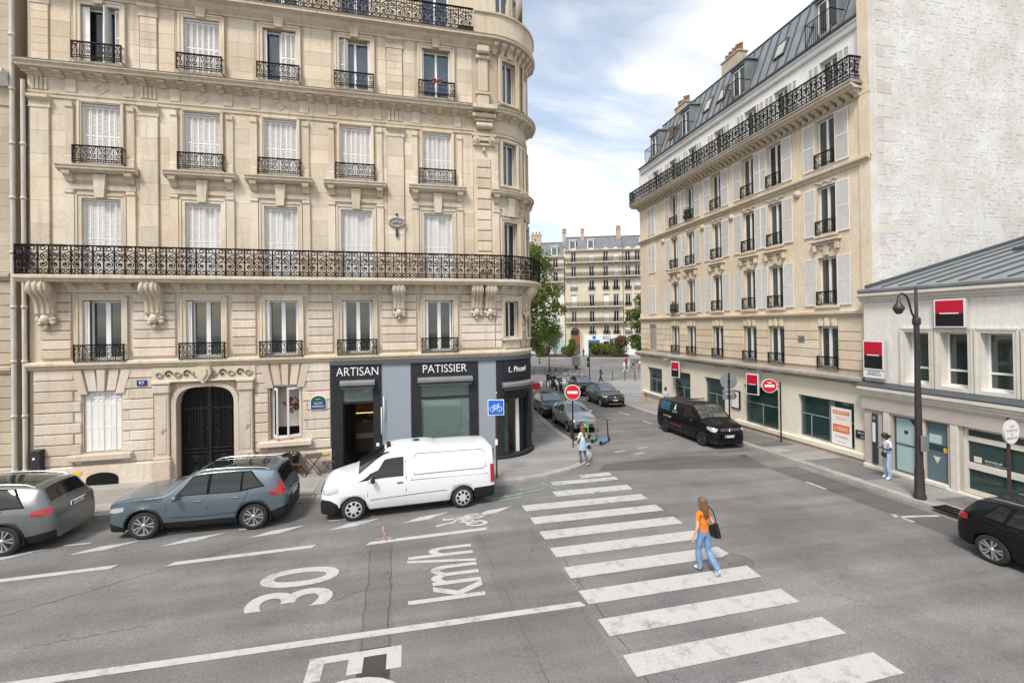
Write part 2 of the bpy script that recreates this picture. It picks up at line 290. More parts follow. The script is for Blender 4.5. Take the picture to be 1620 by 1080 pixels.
# ------------------------------------------------------------------ ground, road, pavements
def asphalt_mat(name, a, b_, grain=0.5, crack=0.5, rough=0.85, tar=0.0):
    m, t, b = newmat(name); b.inputs['Roughness'].default_value = rough; b.inputs['Specular IOR Level'].default_value = 0.35
    geo = N(t,'ShaderNodeNewGeometry'); vec = geo.outputs['Position']
    n1 = N(t,'ShaderNodeTexNoise'); n1.inputs['Scale'].default_value=0.45; n1.inputs['Detail'].default_value=8; n1.inputs['Roughness'].default_value=0.62; L(t,vec,n1.inputs['Vector'])
    r1 = N(t,'ShaderNodeValToRGB'); r1.color_ramp.elements[0].position=0.33; r1.color_ramp.elements[1].position=0.68; r1.color_ramp.elements[0].color=rgb(*a); r1.color_ramp.elements[1].color=rgb(*b_); L(t,n1.outputs[0],r1.inputs[0])
    n2 = N(t,'ShaderNodeTexNoise'); n2.inputs['Scale'].default_value=38; n2.inputs['Detail'].default_value=4; n2.inputs['Roughness'].default_value=0.8; L(t,vec,n2.inputs['Vector'])
    mr = N(t,'ShaderNodeMapRange'); mr.inputs[1].default_value=0.3; mr.inputs[2].default_value=0.72; mr.inputs[3].default_value=1-grain; mr.inputs[4].default_value=1+grain; L(t,n2.outputs[0],mr.inputs[0])
    mu = N(t,'ShaderNodeMix',data_type='RGBA',blend_type='MULTIPLY'); mu.inputs[0].default_value=1; L(t,r1.outputs[0],mu.inputs[6]); L(t,mr.outputs[0],mu.inputs[7])
    # tyre-polished streaks along the traffic direction and pale stone chips
    mp = N(t,'ShaderNodeMapping'); mp.inputs['Scale'].default_value=(0.12,1.3,1); L(t,vec,mp.inputs[0])
    n4 = N(t,'ShaderNodeTexNoise'); n4.inputs['Scale'].default_value=1.1; n4.inputs['Detail'].default_value=5; L(t,mp.outputs[0],n4.inputs['Vector'])
    mr4 = N(t,'ShaderNodeMapRange'); mr4.inputs[1].default_value=0.35; mr4.inputs[2].default_value=0.65; mr4.inputs[3].default_value=0.80; mr4.inputs[4].default_value=1.14; L(t,n4.outputs[0],mr4.inputs[0])
    mu2 = N(t,'ShaderNodeMix',data_type='RGBA',blend_type='MULTIPLY'); mu2.inputs[0].default_value=1; L(t,mu.outputs[2],mu2.inputs[6]); L(t,mr4.outputs[0],mu2.inputs[7])
    vo = N(t,'ShaderNodeTexVoronoi'); vo.inputs['Scale'].default_value=26; L(t,vec,vo.inputs['Vector'])
    ch = N(t,'ShaderNodeMapRange'); ch.inputs[1].default_value=0.10; ch.inputs[2].default_value=0.06; ch.inputs[3].default_value=0; ch.inputs[4].default_value=0.55; L(t,vo.outputs['Distance'],ch.inputs[0])
    mc = N(t,'ShaderNodeMix',data_type='RGBA'); L(t,ch.outputs[0],mc.inputs[0]); L(t,mu2.outputs[2],mc.inputs[6]); mc.inputs[7].default_value=(0.36,0.34,0.32,1)
    src = mc.outputs[2]
    no = N(t,'ShaderNodeTexNoise'); no.inputs['Scale'].default_value=1.1; no.inputs['Detail'].default_value=7; no.inputs['Roughness'].default_value=0.65; L(t,vec,no.inputs['Vector'])
    ro = N(t,'ShaderNodeMapRange'); ro.inputs[1].default_value=0.58; ro.inputs[2].default_value=0.72; ro.inputs[3].default_value=0; ro.inputs[4].default_value=0.45; L(t,no.outputs[0],ro.inputs[0])
    mo = N(t,'ShaderNodeMix',data_type='RGBA'); L(t,ro.outputs[0],mo.inputs[0]); L(t,src,mo.inputs[6]); mo.inputs[7].default_value=(a[0]*0.62,a[1]*0.61,a[2]*0.60,1); src = mo.outputs[2]
    if crack:
        nd = N(t,'ShaderNodeTexNoise'); nd.inputs['Scale'].default_value=1.6; nd.inputs['Detail'].default_value=4; L(t,vec,nd.inputs['Vector'])
        va = N(t,'ShaderNodeMix',data_type='RGBA',blend_type='LINEAR_LIGHT'); va.inputs[0].default_value=0.5; L(t,vec,va.inputs[6]); L(t,nd.outputs['Color'],va.inputs[7])
        v2 = N(t,'ShaderNodeTexVoronoi',feature='DISTANCE_TO_EDGE'); v2.inputs['Scale'].default_value=0.24; L(t,va.outputs[2],v2.inputs['Vector'])
        cm = N(t,'ShaderNodeMapRange'); cm.inputs[1].default_value=0.0035; cm.inputs[2].default_value=0.0012; cm.inputs[3].default_value=0; cm.inputs[4].default_value=crack; L(t,v2.outputs['Distance'],cm.inputs[0])
        n5 = N(t,'ShaderNodeTexNoise'); n5.inputs['Scale'].default_value=0.7; L(t,vec,n5.inputs['Vector'])
        g5 = N(t,'ShaderNodeMapRange'); g5.inputs[1].default_value=0.45; g5.inputs[2].default_value=0.55; L(t,n5.outputs[0],g5.inputs[0])
        mm = N(t,'ShaderNodeMath',operation='MULTIPLY'); L(t,cm.outputs[0],mm.inputs[0]); L(t,g5.outputs[0],mm.inputs[1])
        mk = N(t,'ShaderNodeMix',data_type='RGBA'); L(t,mm.outputs[0],mk.inputs[0]); L(t,src,mk.inputs[6]); mk.inputs[7].default_value=(0.07,0.066,0.062,1); src = mk.outputs[2]
    L(t,src,b.inputs['Base Color'])
    bp = N(t,'ShaderNodeBump'); bp.inputs['Strength'].default_value=0.5; bp.inputs['Distance'].default_value=0.012; L(t,n2.outputs[0],bp.inputs['Height']); L(t,bp.outputs[0],b.inputs['Normal'])
    return m
asphalt_mat('asphalt', (0.150,0.146,0.142), (0.222,0.216,0.210), 0.5, 0.35)
asphalt_mat('asphalt_new', (0.105,0.103,0.102), (0.130,0.127,0.125), 0.35, 0.0)
asphalt_mat('asphalt_mid', (0.145,0.140,0.136), (0.182,0.176,0.170), 0.4, 0.5)
asphalt_mat('asphalt_red', (0.168,0.157,0.151), (0.205,0.193,0.186), 0.4, 0.0)
asphalt_mat('walk_asphalt', (0.255,0.248,0.24), (0.31,0.303,0.295), 0.25, 0.4)
mat('slab', (0.30,0.28,0.255), 0.8, col2=(0.36,0.345,0.32), scale=1.7, rnd=0.16, fine=(40,0.18), bump=0.3, bscale=30)
mat('kerb_granite', (0.33,0.305,0.275), 0.8, col2=(0.42,0.395,0.36), scale=3, rnd=0.12, fine=(60,0.2), bump=0.3, bscale=40)
mat('joint', (0.24,0.225,0.20), 0.9)
mat('gutter', (0.15,0.14,0.13), 0.8, col2=(0.20,0.19,0.175), scale=4)
mat('crack_tar', (0.075,0.071,0.068), 0.85)
def paint_mat(name, col, wear=0.5, under=(0.19,0.184,0.178)):
    m, t, b = newmat(name); b.inputs['Roughness'].default_value=0.7
    geo = N(t,'ShaderNodeNewGeometry'); vec = geo.outputs['Position']
    n1 = N(t,'ShaderNodeTexNoise'); n1.inputs['Scale'].default_value=3.2; n1.inputs['Detail'].default_value=10; n1.inputs['Roughness'].default_value=0.78; L(t,vec,n1.inputs['Vector'])
    r = N(t,'ShaderNodeMapRange'); r.inputs[1].default_value=0.60-0.12*wear; r.inputs[2].default_value=0.74-0.08*wear; r.inputs[3].default_value=0.0; r.inputs[4].default_value=0.85; L(t,n1.outputs[0],r.inputs[0])
    n2 = N(t,'ShaderNodeTexNoise'); n2.inputs['Scale'].default_value=45; n2.inputs['Detail'].default_value=3; L(t,vec,n2.inputs['Vector'])
    r2b = N(t,'ShaderNodeMapRange'); r2b.inputs[1].default_value=0.3; r2b.inputs[2].default_value=0.7; r2b.inputs[3].default_value=0.86; r2b.inputs[4].default_value=1.1; L(t,n2.outputs[0],r2b.inputs[0])
    mu = N(t,'ShaderNodeMix',data_type='RGBA',blend_type='MULTIPLY'); mu.inputs[0].default_value=1; mu.inputs[6].default_value=rgb(*col); L(t,r2b.outputs[0],mu.inputs[7])
    mx = N(t,'ShaderNodeMix',data_type='RGBA'); L(t,r.outputs[0],mx.inputs[0]); L(t,mu.outputs[2],mx.inputs[6]); mx.inputs[7].default_value=rgb(*under)
    L(t,mx.outputs[2],b.inputs['Base Color'])
paint_mat('road_paint', (0.48,0.47,0.455), 0.7)
paint_mat('road_paint_worn', (0.50,0.49,0.47), 1.0)
paint_mat('spray_green', (0.22,0.44,0.26), 1.4); paint_mat('spray_pink', (0.50,0.26,0.25), 1.7)
AB = -0.02514
BM = RZ(AB)                       # street frame of the right-hand buildings: x = across (n), y = along the street (s)
def BW(n,s,z=0): v = BM @ Vector((n,s,z)); return v
def ground_sheet():
    xs=[-600,-200,-60,-25,-10,0,10,22,40,80,200,700]; ys=[-300,-80,-20,-5,5,15,25,35,45,60,80,120,300,1200]
    mb=MB(); vs=[(x,y,gz(x,y)) for y in ys for x in xs]; n=len(xs)
    mb.add(vs,[(j*n+i,j*n+i+1,(j+1)*n+i+1,(j+1)*n+i) for j in range(len(ys)-1) for i in range(n-1)])
    return tag(build(mb,'road','asphalt'),'grey asphalt road surface of the street crossing',None,kind='structure')
road = ground_sheet()
def sheet(name, poly, h, mats, parent=None, thick=None, W=None):
    """flat polygon laid over the sloping ground, h above it"""
    mb=MB(); P=[(x,y,gz(x,y)+h) for x,y in poly]; mb.add(P,[tuple(range(len(P)))])
    return build(mb,name,mats,parent)
def strip(pts, w):
    """ribbon polygon of width w along a polyline"""
    L_,R_=[],[]
    for i,(x,y) in enumerate(pts):
        a=pts[max(i-1,0)]; b=pts[min(i+1,len(pts)-1)]; d=Vector((b[0]-a[0],b[1]-a[1])).normalized(); n=Vector((-d.y,d.x))*w/2
        L_.append((x+n.x,y+n.y)); R_.append((x-n.x,y-n.y))
    return L_,R_
def ribbon(name, pts, w, h, mats, parent, jitter=0.0):
    ws=[w*(1+jitter*random.uniform(-1,1)) for _ in pts]
    mb=MB(); L_,R_=strip(pts,1.0); vs=[]
    for i,p in enumerate(pts):
        for q in (L_[i],R_[i]):
            x=p[0]+(q[0]-p[0])*ws[i]; y=p[1]+(q[1]-p[1])*ws[i]; vs.append((x,y,gz(x,y)+h))
    mb.add(vs,[(2*i,2*i+1,2*i+3,2*i+2) for i in range(len(pts)-1)])
    return build(mb,name,mats,parent)
# repaired strips and newer asphalt
sheet('asphalt_patch',[(-0.98,12.15),(-0.52,12.2),(-0.34,8.4),(-0.34,6.0),(-0.80,6.0),(-0.90,8.7)],0.004,'asphalt_mid',road)
sheet('asphalt_patch',[(7.25,16.2),(14.2,15.1),(14.75,16.9),(11.3,17.4),(7.9,17.0)],0.004,'asphalt_new',road)
sheet('asphalt_patch',[tuple(BW(13.75,s)[:2]) for s in (2,8,15.3)]+[tuple(BW(15.05,s)[:2]) for s in (15.3,8,2)],0.004,'asphalt_new',road)
sheet('asphalt_patch',[tuple(BW(13.9,s)[:2]) for s in (17.0,24,34)]+[tuple(BW(15.05,s)[:2]) for s in (34,24,17.0)],0.004,'asphalt_red',road)
sheet('asphalt_patch',[(1.75,8.15),(3.3,8.12),(3.3,4.6),(2.1,4.6)],0.004,'asphalt_mid',road)
sheet('asphalt_patch',[(1.62,11.8),(3.3,11.85),(3.36,8.6),(1.78,8.7)],0.004,'asphalt_mid',road)
sheet('asphalt_patch',[(-9.5,4.0),(1.9,4.0),(1.55,7.9),(-9.5,8.0)],0.004,'asphalt_red',road)
def wob(a,b,n=14,am=0.05):
    out=[]
    for i in range(n+1):
        t=i/n; x=a[0]+(b[0]-a[0])*t; y=a[1]+(b[1]-a[1])*t; out.append((x+random.uniform(-am,am),y+random.uniform(-am,am)))
    return out
for a,b,w in [((-0.97,12.1),(-0.80,6.3),0.022),((-0.48,12.1),(-0.35,6.3),0.028),((-9.0,9.6),(-4.0,12.6),0.016),((-4.0,12.6),(-3.0,13.3),0.012),((3.60,13.5),(3.55,4.5),0.02),((1.72,13.2),(2.15,4.5),0.014),
              ((-6.5,9.3),(-4.8,9.5),0.012),((-1.5,9.5),(-0.9,9.8),0.01),((6.6,8.4),(7.6,9.1),0.014),((5.0,15.2),(9.5,13.4),0.014)]:
    ribbon('crack',wob(a,b,30,0.03),w*0.65,0.0065,'crack_tar',road,0.6)
# white markings
PH=0.009
for k in range(-3,10):
    yt=13.47-0.957*k; x0,x1=3.42,7.58
    worn='road_paint'
    if k==-1: x0=4.75
    if k==-2: x0=5.0; worn='road_paint_worn'
    if k==-3: x0=6.3; yt-=0.42; worn='road_paint_worn'
    hgt=0.48 if k>-2 else 0.38
    j=lambda: random.uniform(-0.02,0.02)
    o=sheet('crosswalk_stripe',[(x0+j(),yt-hgt),(x1+j(),yt-hgt+0.05),(x1+j(),yt+0.05),(x0+j(),yt)],PH,worn,road)
sheet('edge_line',[(-12,8.34),(-12,8.52),(3.30,8.33),(3.36,8.17)],PH,'road_paint',road)
for x0,x1 in ((-9.6,-6.68),(-5.42,-2.38),(-1.0,2.08)):
    sheet('lane_dash',[(x0-0.12,11.83),(x1-0.05,12.0),(x1+0.04,12.17),(x0,12.01)],PH,'road_paint',road)
for x in (-8.16,-6.2,-4.2,-2.2,-0.2,1.8,-10.2):
    sheet('parking_mark',[(x,12.97),(x+0.75,13.10),(x+1.35,13.50),(x+0.5,13.32)],PH,'road_paint',road)
for x,y in ((-8.6,13.55),(-6.4,13.75),(-4.6,13.55),(-2.3,13.6)):
    sheet('parking_mark',[(x,y),(x+0.55,y+0.03),(x+0.6,y+0.10),(x,y+0.08)],PH,'road_paint_worn',road)
def road_text(s, name, cx, cy, length, width, up_sign):
    me=text_mesh(s,1.0,0.0,'road_paint',space=1.0,bold=0.014); xs=[v.co.x for v in me.vertices]; ys=[v.co.y for v in me.vertices]
    ax,bx,ay,by=min(xs),max(xs),min(ys),max(ys)
    for v in me.vertices:
        p=(v.co.x-ax)/(bx-ax)-0.5; q=(v.co.y-ay)/(by-ay)-0.5
        X=cx+up_sign*q*length; Y=cy-up_sign*p*width
        v.co=(X,Y,gz(X,Y)+PH)
    if me.polygons and me.polygons[0].normal.z<0: me.flip_normals()
    return inst(name,me,road)
road_text('30','speed_marking',-2.38,10.23,1.62,1.58,-1)
road_text('km/h','speed_marking',0.72,10.15,1.6,2.3,-1)
road_text('EC','road_lettering',-0.9,7.18,1.5,1.40,1)
def bike_marking(cx,cy):
    mb=MB()
    def ring(x,y,a,b,w):
        n=24; vs=[]
        for i in range(n):
            t=2*PI*i/n
            for f in (1,1-w): X=x+a*f*math.cos(t); Y=y+b*f*math.sin(t); vs.append((X,Y,gz(X,Y)+PH))
        mb.add(vs,[(2*i,2*i+1,(2*i+3)%(2*n),(2*i+2)%(2*n)) for i in range(n)])
    def bar(a,b,w):
        L_,R_=strip([a,b],w); P=[L_[0],L_[1],R_[1],R_[0]]; mb.add([(x,y,gz(x,y)+PH+0.001) for x,y in P],[(3,2,1,0)])
    ring(cx+0.55,cy-0.25,0.32,0.19,0.42); ring(cx+0.55,cy+0.25,0.32,0.19,0.42)
    for a,b in (((0.55,-0.25),(0.0,-0.02)),((0.0,-0.02),(0.42,0.02)),((0.42,0.02),(0.55,-0.25)),((0.0,-0.02),(-0.05,0.2)),((-0.05,0.2),(0.55,0.25)),((0.42,0.02),(-0.05,0.2)),((-0.05,0.2),(-0.32,0.16)),((0,-.02),(-0.18,-0.08)),((-0.32,0.1),(-0.32,0.28)),((-0.18,-0.08),(-0.6,-0.2))):
        bar((cx+a[0],cy+a[1]),(cx+b[0],cy+b[1]),0.10)
    return build(mb,'bicycle_marking','road_paint',road)
bike_marking(1.3,12.75)
for (a,b,w,mt) in [((2.6,14.2),(4.4,14.7),0.07,'spray_green'),((2.6,13.95),(3.6,14.2),0.05,'spray_green'),((4.6,15.4),(5.5,13.6),0.07,'spray_green'),((3.4,14.75),(5.4,15.2),0.05,'spray_green'),((-0.9,12.1),(-0.45,12.12),0.12,'spray_pink'),((-0.75,12.9),(-0.62,11.9),0.04,'spray_pink'),((6.0,13.9),(6.4,14.1),0.10,'spray_green')]:
    ribbon('spray_mark',wob(a,b,10,0.03),w,PH+0.003,mt,road,0.5)
for s0,s1 in ((27.5,29),(24.5,25.6),(21.3,22.3),(12.8,13.6),(10.0,10.6),(30.5,31.5)):
    P=[BW(13.72,s0),BW(13.72,s1),BW(13.85,s1),BW(13.85,s0)]; sheet('parking_mark',[(q.x,q.y) for q in P],PH,'road_paint_worn',road)
P=[BW(13.6,10.35),BW(15.0,10.15),BW(15.0,10.27),BW(13.6,10.47)]; sheet('parking_mark',[(q.x,q.y) for q in P],PH,'road_paint_worn',road)
for (x,y) in ((9.2,18.6),(9.9,18.1),(10.6,19.0)): sheet('parking_mark',[(x,y),(x+0.6,y+0.15),(x+0.58,y+0.27),(x,y+0.12)],PH,'road_paint_worn',road)
for k in range(5): x=13.4+k*1.1; sheet('crosswalk_stripe',[(x,45.0+k*.5),(x+0.5,45.1+k*.5),(x+1.9,49.3+k*.5),(x+1.4,49.2+k*.5)],PH,'road_paint_worn',road)
# pavements: a raised sheet with kerb stones along its edge
KH=0.13
def kerbed_walk(name,label,kerb,inner,mats,first=0.3,stones=True,klen=1.0,smax=60):
    """kerb and inner are point lists of equal length"""
    mb=MB(); n=len(kerb); e=[]
    K2=strip([tuple(k) for k in kerb],2*(first-0.02))
    # side toward inner
    side=K2[0] if sum((K2[0][i][0]-inner[i][0])**2+(K2[0][i][1]-inner[i][1])**2 for i in range(n))<sum((K2[1][i][0]-inner[i][0])**2+(K2[1][i][1]-inner[i][1])**2 for i in range(n)) else K2[1]
    vs=[(x,y,gz(x,y)+KH-0.004) for x,y in side]+[(x,y,gz(x,y)+KH-0.004) for x,y in inner]
    fs=[(i,i+1,n+i+1,n+i) for i in range(n-1)]
    mb.add(vs,fs)
    if Vector((vs[1][0]-vs[0][0],vs[1][1]-vs[0][1],0)).cross(Vector((vs[n][0]-vs[0][0],vs[n][1]-vs[0][1],0))).z<0: mb.f=[q[::-1] for q in mb.f]
    w=tag(build(mb,name,mats),label,None,kind='structure')
    # kerb stones
    dens=[]; acc=0
    for i in range(n-1):
        a,b=Vector(kerb[i]),Vector(kerb[i+1]); l=(b-a).length; a2,b2=Vector(side[i]),Vector(side[i+1])
        k=max(1,round(l/klen))
        for j in range(k):
            t0,t1=(j+0.006)/k,(j+0.994)/k
            q=[a.lerp(b,t0),a.lerp(b,t1),a2.lerp(b2,t1),a2.lerp(b2,t0)]
            h=KH+random.uniform(-0.006,0.008); st=MB()
            c=0.025
            if (q[1]-q[0]).cross(q[3]-q[0])<0: q=[q[1],q[0],q[3],q[2]]
            cen=(q[0]+q[1]+q[2]+q[3])/4; Z0=gz(cen.x,cen.y)
            def vv(p,z,ins=0.0): d=(cen-p); p2=p+d*ins; return (p2.x-cen.x,p2.y-cen.y,gz(p2.x,p2.y)+z-Z0)
            lo=[vv(p,-0.06) for p in q]; mid=[vv(p,h-c) for p in q]; top=[vv(p,h,0.03) for p in q]
            st.add(lo+mid+top,[(0,1,5,4),(1,2,6,5),(2,3,7,6),(3,0,4,7),(4,5,9,8),(5,6,10,9),(6,7,11,10),(7,4,8,11),(8,9,10,11)])
            build(st,'kerb_stone','kerb_granite',w,T(cen.x,cen.y,Z0))
    return w
cornerk=[(x,y) for x,y in [tuple(v)[:2] for v in catmull([(3.0,15.45,0),(4.2,15.62,0),(5.35,15.98,0),(6.6,16.62,0),(7.5,17.5,0),(7.95,18.6,0),(8.02,20.5,0)],3)]]
kA=[(-40,15.2),(-20,15.25),(-8,15.3)]+cornerk+[(8.1,23.9),(8.5,28.0),(9.4,33.0),(11.2,39.0),(13.6,46.0)]
inA=[(-40,18.9),(-20,18.9),(-8,18.9)]+[(min(2.0+0.12*i,4.2),18.9+0.1*i) for i in range(len(cornerk))]+[(4.3,23.9),(4.3,28.0),(4.3,33),(4.3,39),(4.3,46)]
walkA=kerbed_walk('pavement','pavement of stone slabs and asphalt along the corner building',kA,inA,'walk_asphalt')
P=[Vector(BW(15.38,s)[:2]) for s in (-12,0,6,12,18,24,30,34)]; kB=[tuple(p) for p in P]+[(16.5,38.5),(17.6,42.5),(20.0,46.0),(24.5,47.4),(34,47.0),(60,40.0)]
iB=[tuple(BW(18.0,s)[:2]) for s in (-12,0,6,12,18,24,30,33.2)]+[(20.5,34),(21.2,34.3),(22,34.5),(24.5,34.6),(34,34.2),(60,30)]
walkB=kerbed_walk('pavement','grey asphalt pavement with pale kerb in front of the bank',kB,iB,'walk_asphalt')
# asphalt repairs and pale manhole rectangles on the right pavement
for n0,n1,s0,s1,mt in ((15.75,17.7,13.0,15.6,'asphalt_mid'),(15.75,16.5,16.9,17.5,'slab'),(15.75,17.6,17.9,21.5,'asphalt_mid'),(16.0,17.7,5.0,11.0,'asphalt_mid')):
    q=[BW(n0,s0),BW(n1,s0),BW(n1,s1),BW(n0,s1)]; sheet('pavement_patch',[(v.x,v.y) for v in q],KH+0.001,mt,walkB)
for x,y,r in ((5.6,17.1,0.16),(5.9,16.6,0.2),(6.5,18.9,0.12)): ribbon('spray_mark',wob((x,y),(x+0.5,y+0.05),6,0.05),r,KH+0.002,'spray_pink',walkA,0.7)
# stone slabs of the left pavement, laid in rows
def slabs():
    mb=MB(); x0,x1=-18.0,3.25
    mb.add([(x0,15.58,gz(x0,15.58)+KH-0.001),(x1,15.74,gz(x1,15.7)+KH-0.001),(x1-0.9,18.5,gz(x1,18.5)+KH-0.001),(x0,18.5,gz(x0,18.5)+KH-0.001)],[(0,1,2,3)])
    build(mb,'slab_bed','joint',walkA)
    rows=[(15.62,16.32),(16.335,17.05),(17.065,17.78),(17.795,18.48)]
    for r,(ya,yb) in enumerate(rows):
        x=x0+random.uniform(0,0.5)
        while x<x1-0.35-0.24*r:
            w=random.uniform(0.75,1.25); xe=min(x+w,x1-0.3*r*0.8-0.05)
            if xe-x>0.2:
                yl=ya+ (0.02*(x+8)/8 if r==0 and x>-8 else 0); h=KH+0.008+random.uniform(0,0.006); cx,cy=(x+xe)/2,(ya+yb)/2; Z=gz(cx,cy)
                s=MB(); g=0.012; a=[(x+g,yl),(xe,yl),(xe,yb),(x+g,yb)]
                if r==0: a=[(x+g,yl+ (0.012*max(0,x+8))),(xe,yl+(0.012*max(0,xe+8))),(xe,yb),(x+g,yb)]
                s.add([(p[0]-cx,p[1]-cy,gz(*p)+h-0.03-Z) for p in a]+[(p[0]-cx,p[1]-cy,gz(*p)+h-Z) for p in a],[(4,5,6,7),(0,1,5,4),(1,2,6,5),(2,3,7,6),(3,0,4,7)])
                build(s,'paving_slab','slab',walkA,T(cx,cy,Z))
            x=xe
slabs()
# far pavement in front of the distant houses
FD=Vector((math.cos(-0.3735),math.sin(-0.3735))); FNm=Vector((FD.y,-FD.x))    # along the far facades; outward, towards us
FO=Vector((33.2,89.9))
def FP(u,d): v=FO+FD*u+FNm*d; return (v.x,v.y)
kF=[FP(u,8.5) for u in (-60,-20,0,20,60)]; iF=[FP(u,-0.5) for u in (-60,-20,0,20,60)]
walkF=kerbed_walk('pavement','far pavement with planters across the square',kF,iF,'walk_asphalt',klen=4.0)
# ------------------------------------------------------------------ corner building
AY=18.5; UC=3.6; RR=1.96; TURN=math.radians(88.56); UE=UC+RR*TURN
def PA(u,d,z):
    """facade coordinates: u along the front and round the corner, d out of the wall, z up"""
    if u<=UC: return (u,AY-d,z)
    ph=(min(u,UE)-UC)/RR; x=UC+(RR+d)*math.sin(ph); y=AY+RR-(RR+d)*math.cos(ph)
    if u>UE: x+=(u-UE)*math.cos(TURN); y+=(u-UE)*math.sin(TURN)
    return (x,y,z)
def PAang(u): return 0.0 if u<=UC else (min(u,UE)-UC)/RR
def PAM(u,d,z): p=PA(u,d,z); return T(*p) @ RZ(PAang(u))
def ustations(a,b,step=0.16):
    s=[a]
    if a<UC<b: s.append(UC)
    k=max(a,UC)
    if b>UC:
        e=min(b,UE); n=max(1,int((e-k)/step)+1); s+=[k+(e-k)*i/n for i in range(1,n+1)]
        if b>UE: s.append(b)
    else: s.append(b)
    return sorted(set(round(x,4) for x in s))
A = thing('corner_building','tall cream stone corner building with rounded end and dark pastry shop','building',T(-4,AY,-0.35))
def wallA(name,u0,u1,z0,z1,holes,mats,d=0.0,rev=0.3,parent=None,step=0.16):
    mb=MB(); us=set(ustations(u0,u1,step)); zs={z0,z1}
    for a,b,c,e in holes:
        us|={round(x,4) for x in ustations(max(a,u0),min(b,u1),step)}; zs|={c,e}
    us=sorted(us); zs=sorted(z for z in zs if z0-1e-6<=z<=z1+1e-6)
    for i in range(len(us)-1):
        for j in range(len(zs)-1):
            um,zm=(us[i]+us[i+1])/2,(zs[j]+zs[j+1])/2
            if any(a<um<b and c<zm<e for a,b,c,e in holes): continue
            mb.add([PA(us[i],d,zs[j]),PA(us[i+1],d,zs[j]),PA(us[i+1],d,zs[j+1]),PA(us[i],d,zs[j+1])],[(0,1,2,3)])
    for a,b,c,e in holes:
        q=[(a,c),(b,c),(b,e),(a,e)]
        for k in range(4):
            (p,r),(p2,r_2)=q[k],q[(k+1)%4]
            mb.add([PA(p,d,r),PA(p,d-rev,r),PA(p2,d-rev,r_2),PA(p2,d,r_2)],[(0,1,2,3)])
    W=T(0,0,0)
    return build(mb,name,mats,parent or A)
def mould(name,u0,u1,prof,mats,parent=None,step=0.16):
    fr=[(lambda d,z,u=u: PA(u,d,z)) for u in ustations(u0,u1,step)]
    mb=MB(); mb.sweep(fr,prof,0); mb.f=[q[::-1] for q in mb.f]
    return build(mb,name,mats,parent or A)
_blk={}
def block(name,u0,u1,z0,z1,d,mats,c=0.018,parent=None,d0=-0.02,base=0.0):
    """one stone: front face chamfered, standing d proud of the wall"""
    if u1<=UC+1e-6:
        key=(round(u1-u0,3),round(z1-z0,3),d,mats,c,base)
        if key not in _blk:
            w,h=u1-u0,z1-z0; s=MB()
            o=[(0,0),(w,0),(w,h),(0,h)]; i=[(c,c),(w-c,c),(w-c,h-c),(c,h-c)]
            vs=[(x,-(base+d0),z) for x,z in o]+[(x,-(base+d-c),z) for x,z in o]+[(x,-(base+d),z) for x,z in i]
            s.add(vs,[(0,1,5,4),(1,2,6,5),(2,3,7,6),(3,0,4,7),(4,5,9,8),(5,6,10,9),(6,7,11,10),(7,4,8,11),(8,9,10,11)])
            _blk[key]=s.mesh(name,mats)
        return inst(name,_blk[key],parent or A,T(u0,AY,z0))
    us=ustations(u0,u1); s=MB()
    prof=[(base+d0,z0),(base+d-c,z0),(base+d,z0+c),(base+d,z1-c),(base+d-c,z1),(base+d0,z1)]
    s.sweep([(lambda dd,z,u=u: PA(u,dd,z)) for u in us],prof); s.f=[q[::-1] for q in s.f]
    return build(s,name,mats,parent or A)
COLS=[-10.5,-7.33,-4.69,-1.94,1.28]; WW=1.17
ROT=[(4.07,4.80)]
def hole(c,w,z0,z1): return (c-w/2,c+w/2,z0,z1)
GHOLES=[(-11.1,-9.97,1.04,3.17),(-5.16,-4.03,1.06,3.12),(-8.24,-6.36,-0.5,3.21)]
wallA('wall',-12.62,-2.93,-0.7,4.05,GHOLES,'mortar',0,0.35)
F1H=[hole(c,WW,4.25,6.38) for c in COLS]+[(4.07,4.80,4.75,6.35),(5.5,6.2,4.75,6.35)]
wallA('wall',-12.62,UE,4.0,7.02,F1H,'stone',-0.02)
F2H=[hole(c,WW,7.22,9.97) for c in COLS]+[(4.07,4.80,7.3,9.75),(5.5,6.2,7.3,9.75)]
F3H=[hole(c,WW,11.2,13.33) for c in COLS]+[(4.07,4.80,11.35,13.2),(5.5,6.2,11.35,13.2)]
F4H=[hole(c,WW,14.8,16.82) for c in COLS]+[(4.07,4.80,14.9,16.75),(5.5,6.2,14.9,16.75)]
wallA('wall',-12.62,UE,7.0,14.2,F2H+F3H,'mortar',0)
wallA('wall',-12.62,UE,14.2,17.3,F4H,'mortar',0)
# the long side along the cross street and the hidden back, so that the block is closed
def sidewall():
    mb=MB(); e=PA(UE,0,0); f=PA(UE+16,0,0)
    mb.add([(e[0],e[1],-1.2),(f[0],f[1],-1.6),(f[0],f[1],21.5),(e[0],e[1],21.5)],[(0,1,2,3)])
    mb.add([(f[0],f[1],-1.6),(f[0]-14,f[1],-1.6),(f[0]-14,f[1],21.5),(f[0],f[1],21.5)],[(0,1,2,3)])
    mb.add([(-12.62,AY,-1),(-12.62,AY+12,-1),(-12.62,AY+12,21.5),(-12.62,AY,21.5)],[(3,2,1,0)])
    mb.add([(-12.62,AY+0.4,21.45),(e[0]-0.4,AY+0.4,21.45),(f[0]-0.4,f[1],21.45),(-12.62,f[1],21.45)],[(0,1,2,3)])
    build(mb,'side_wall','stone',A)
sidewall()
wallA('wall',-12.62,UE,17.4,21.5,[hole(c,WW,17.55,20.0) for c in COLS]+[(4.0,4.9,18.3,20.4),(5.3,6.2,18.3,20.4)],'stone',-0.35)
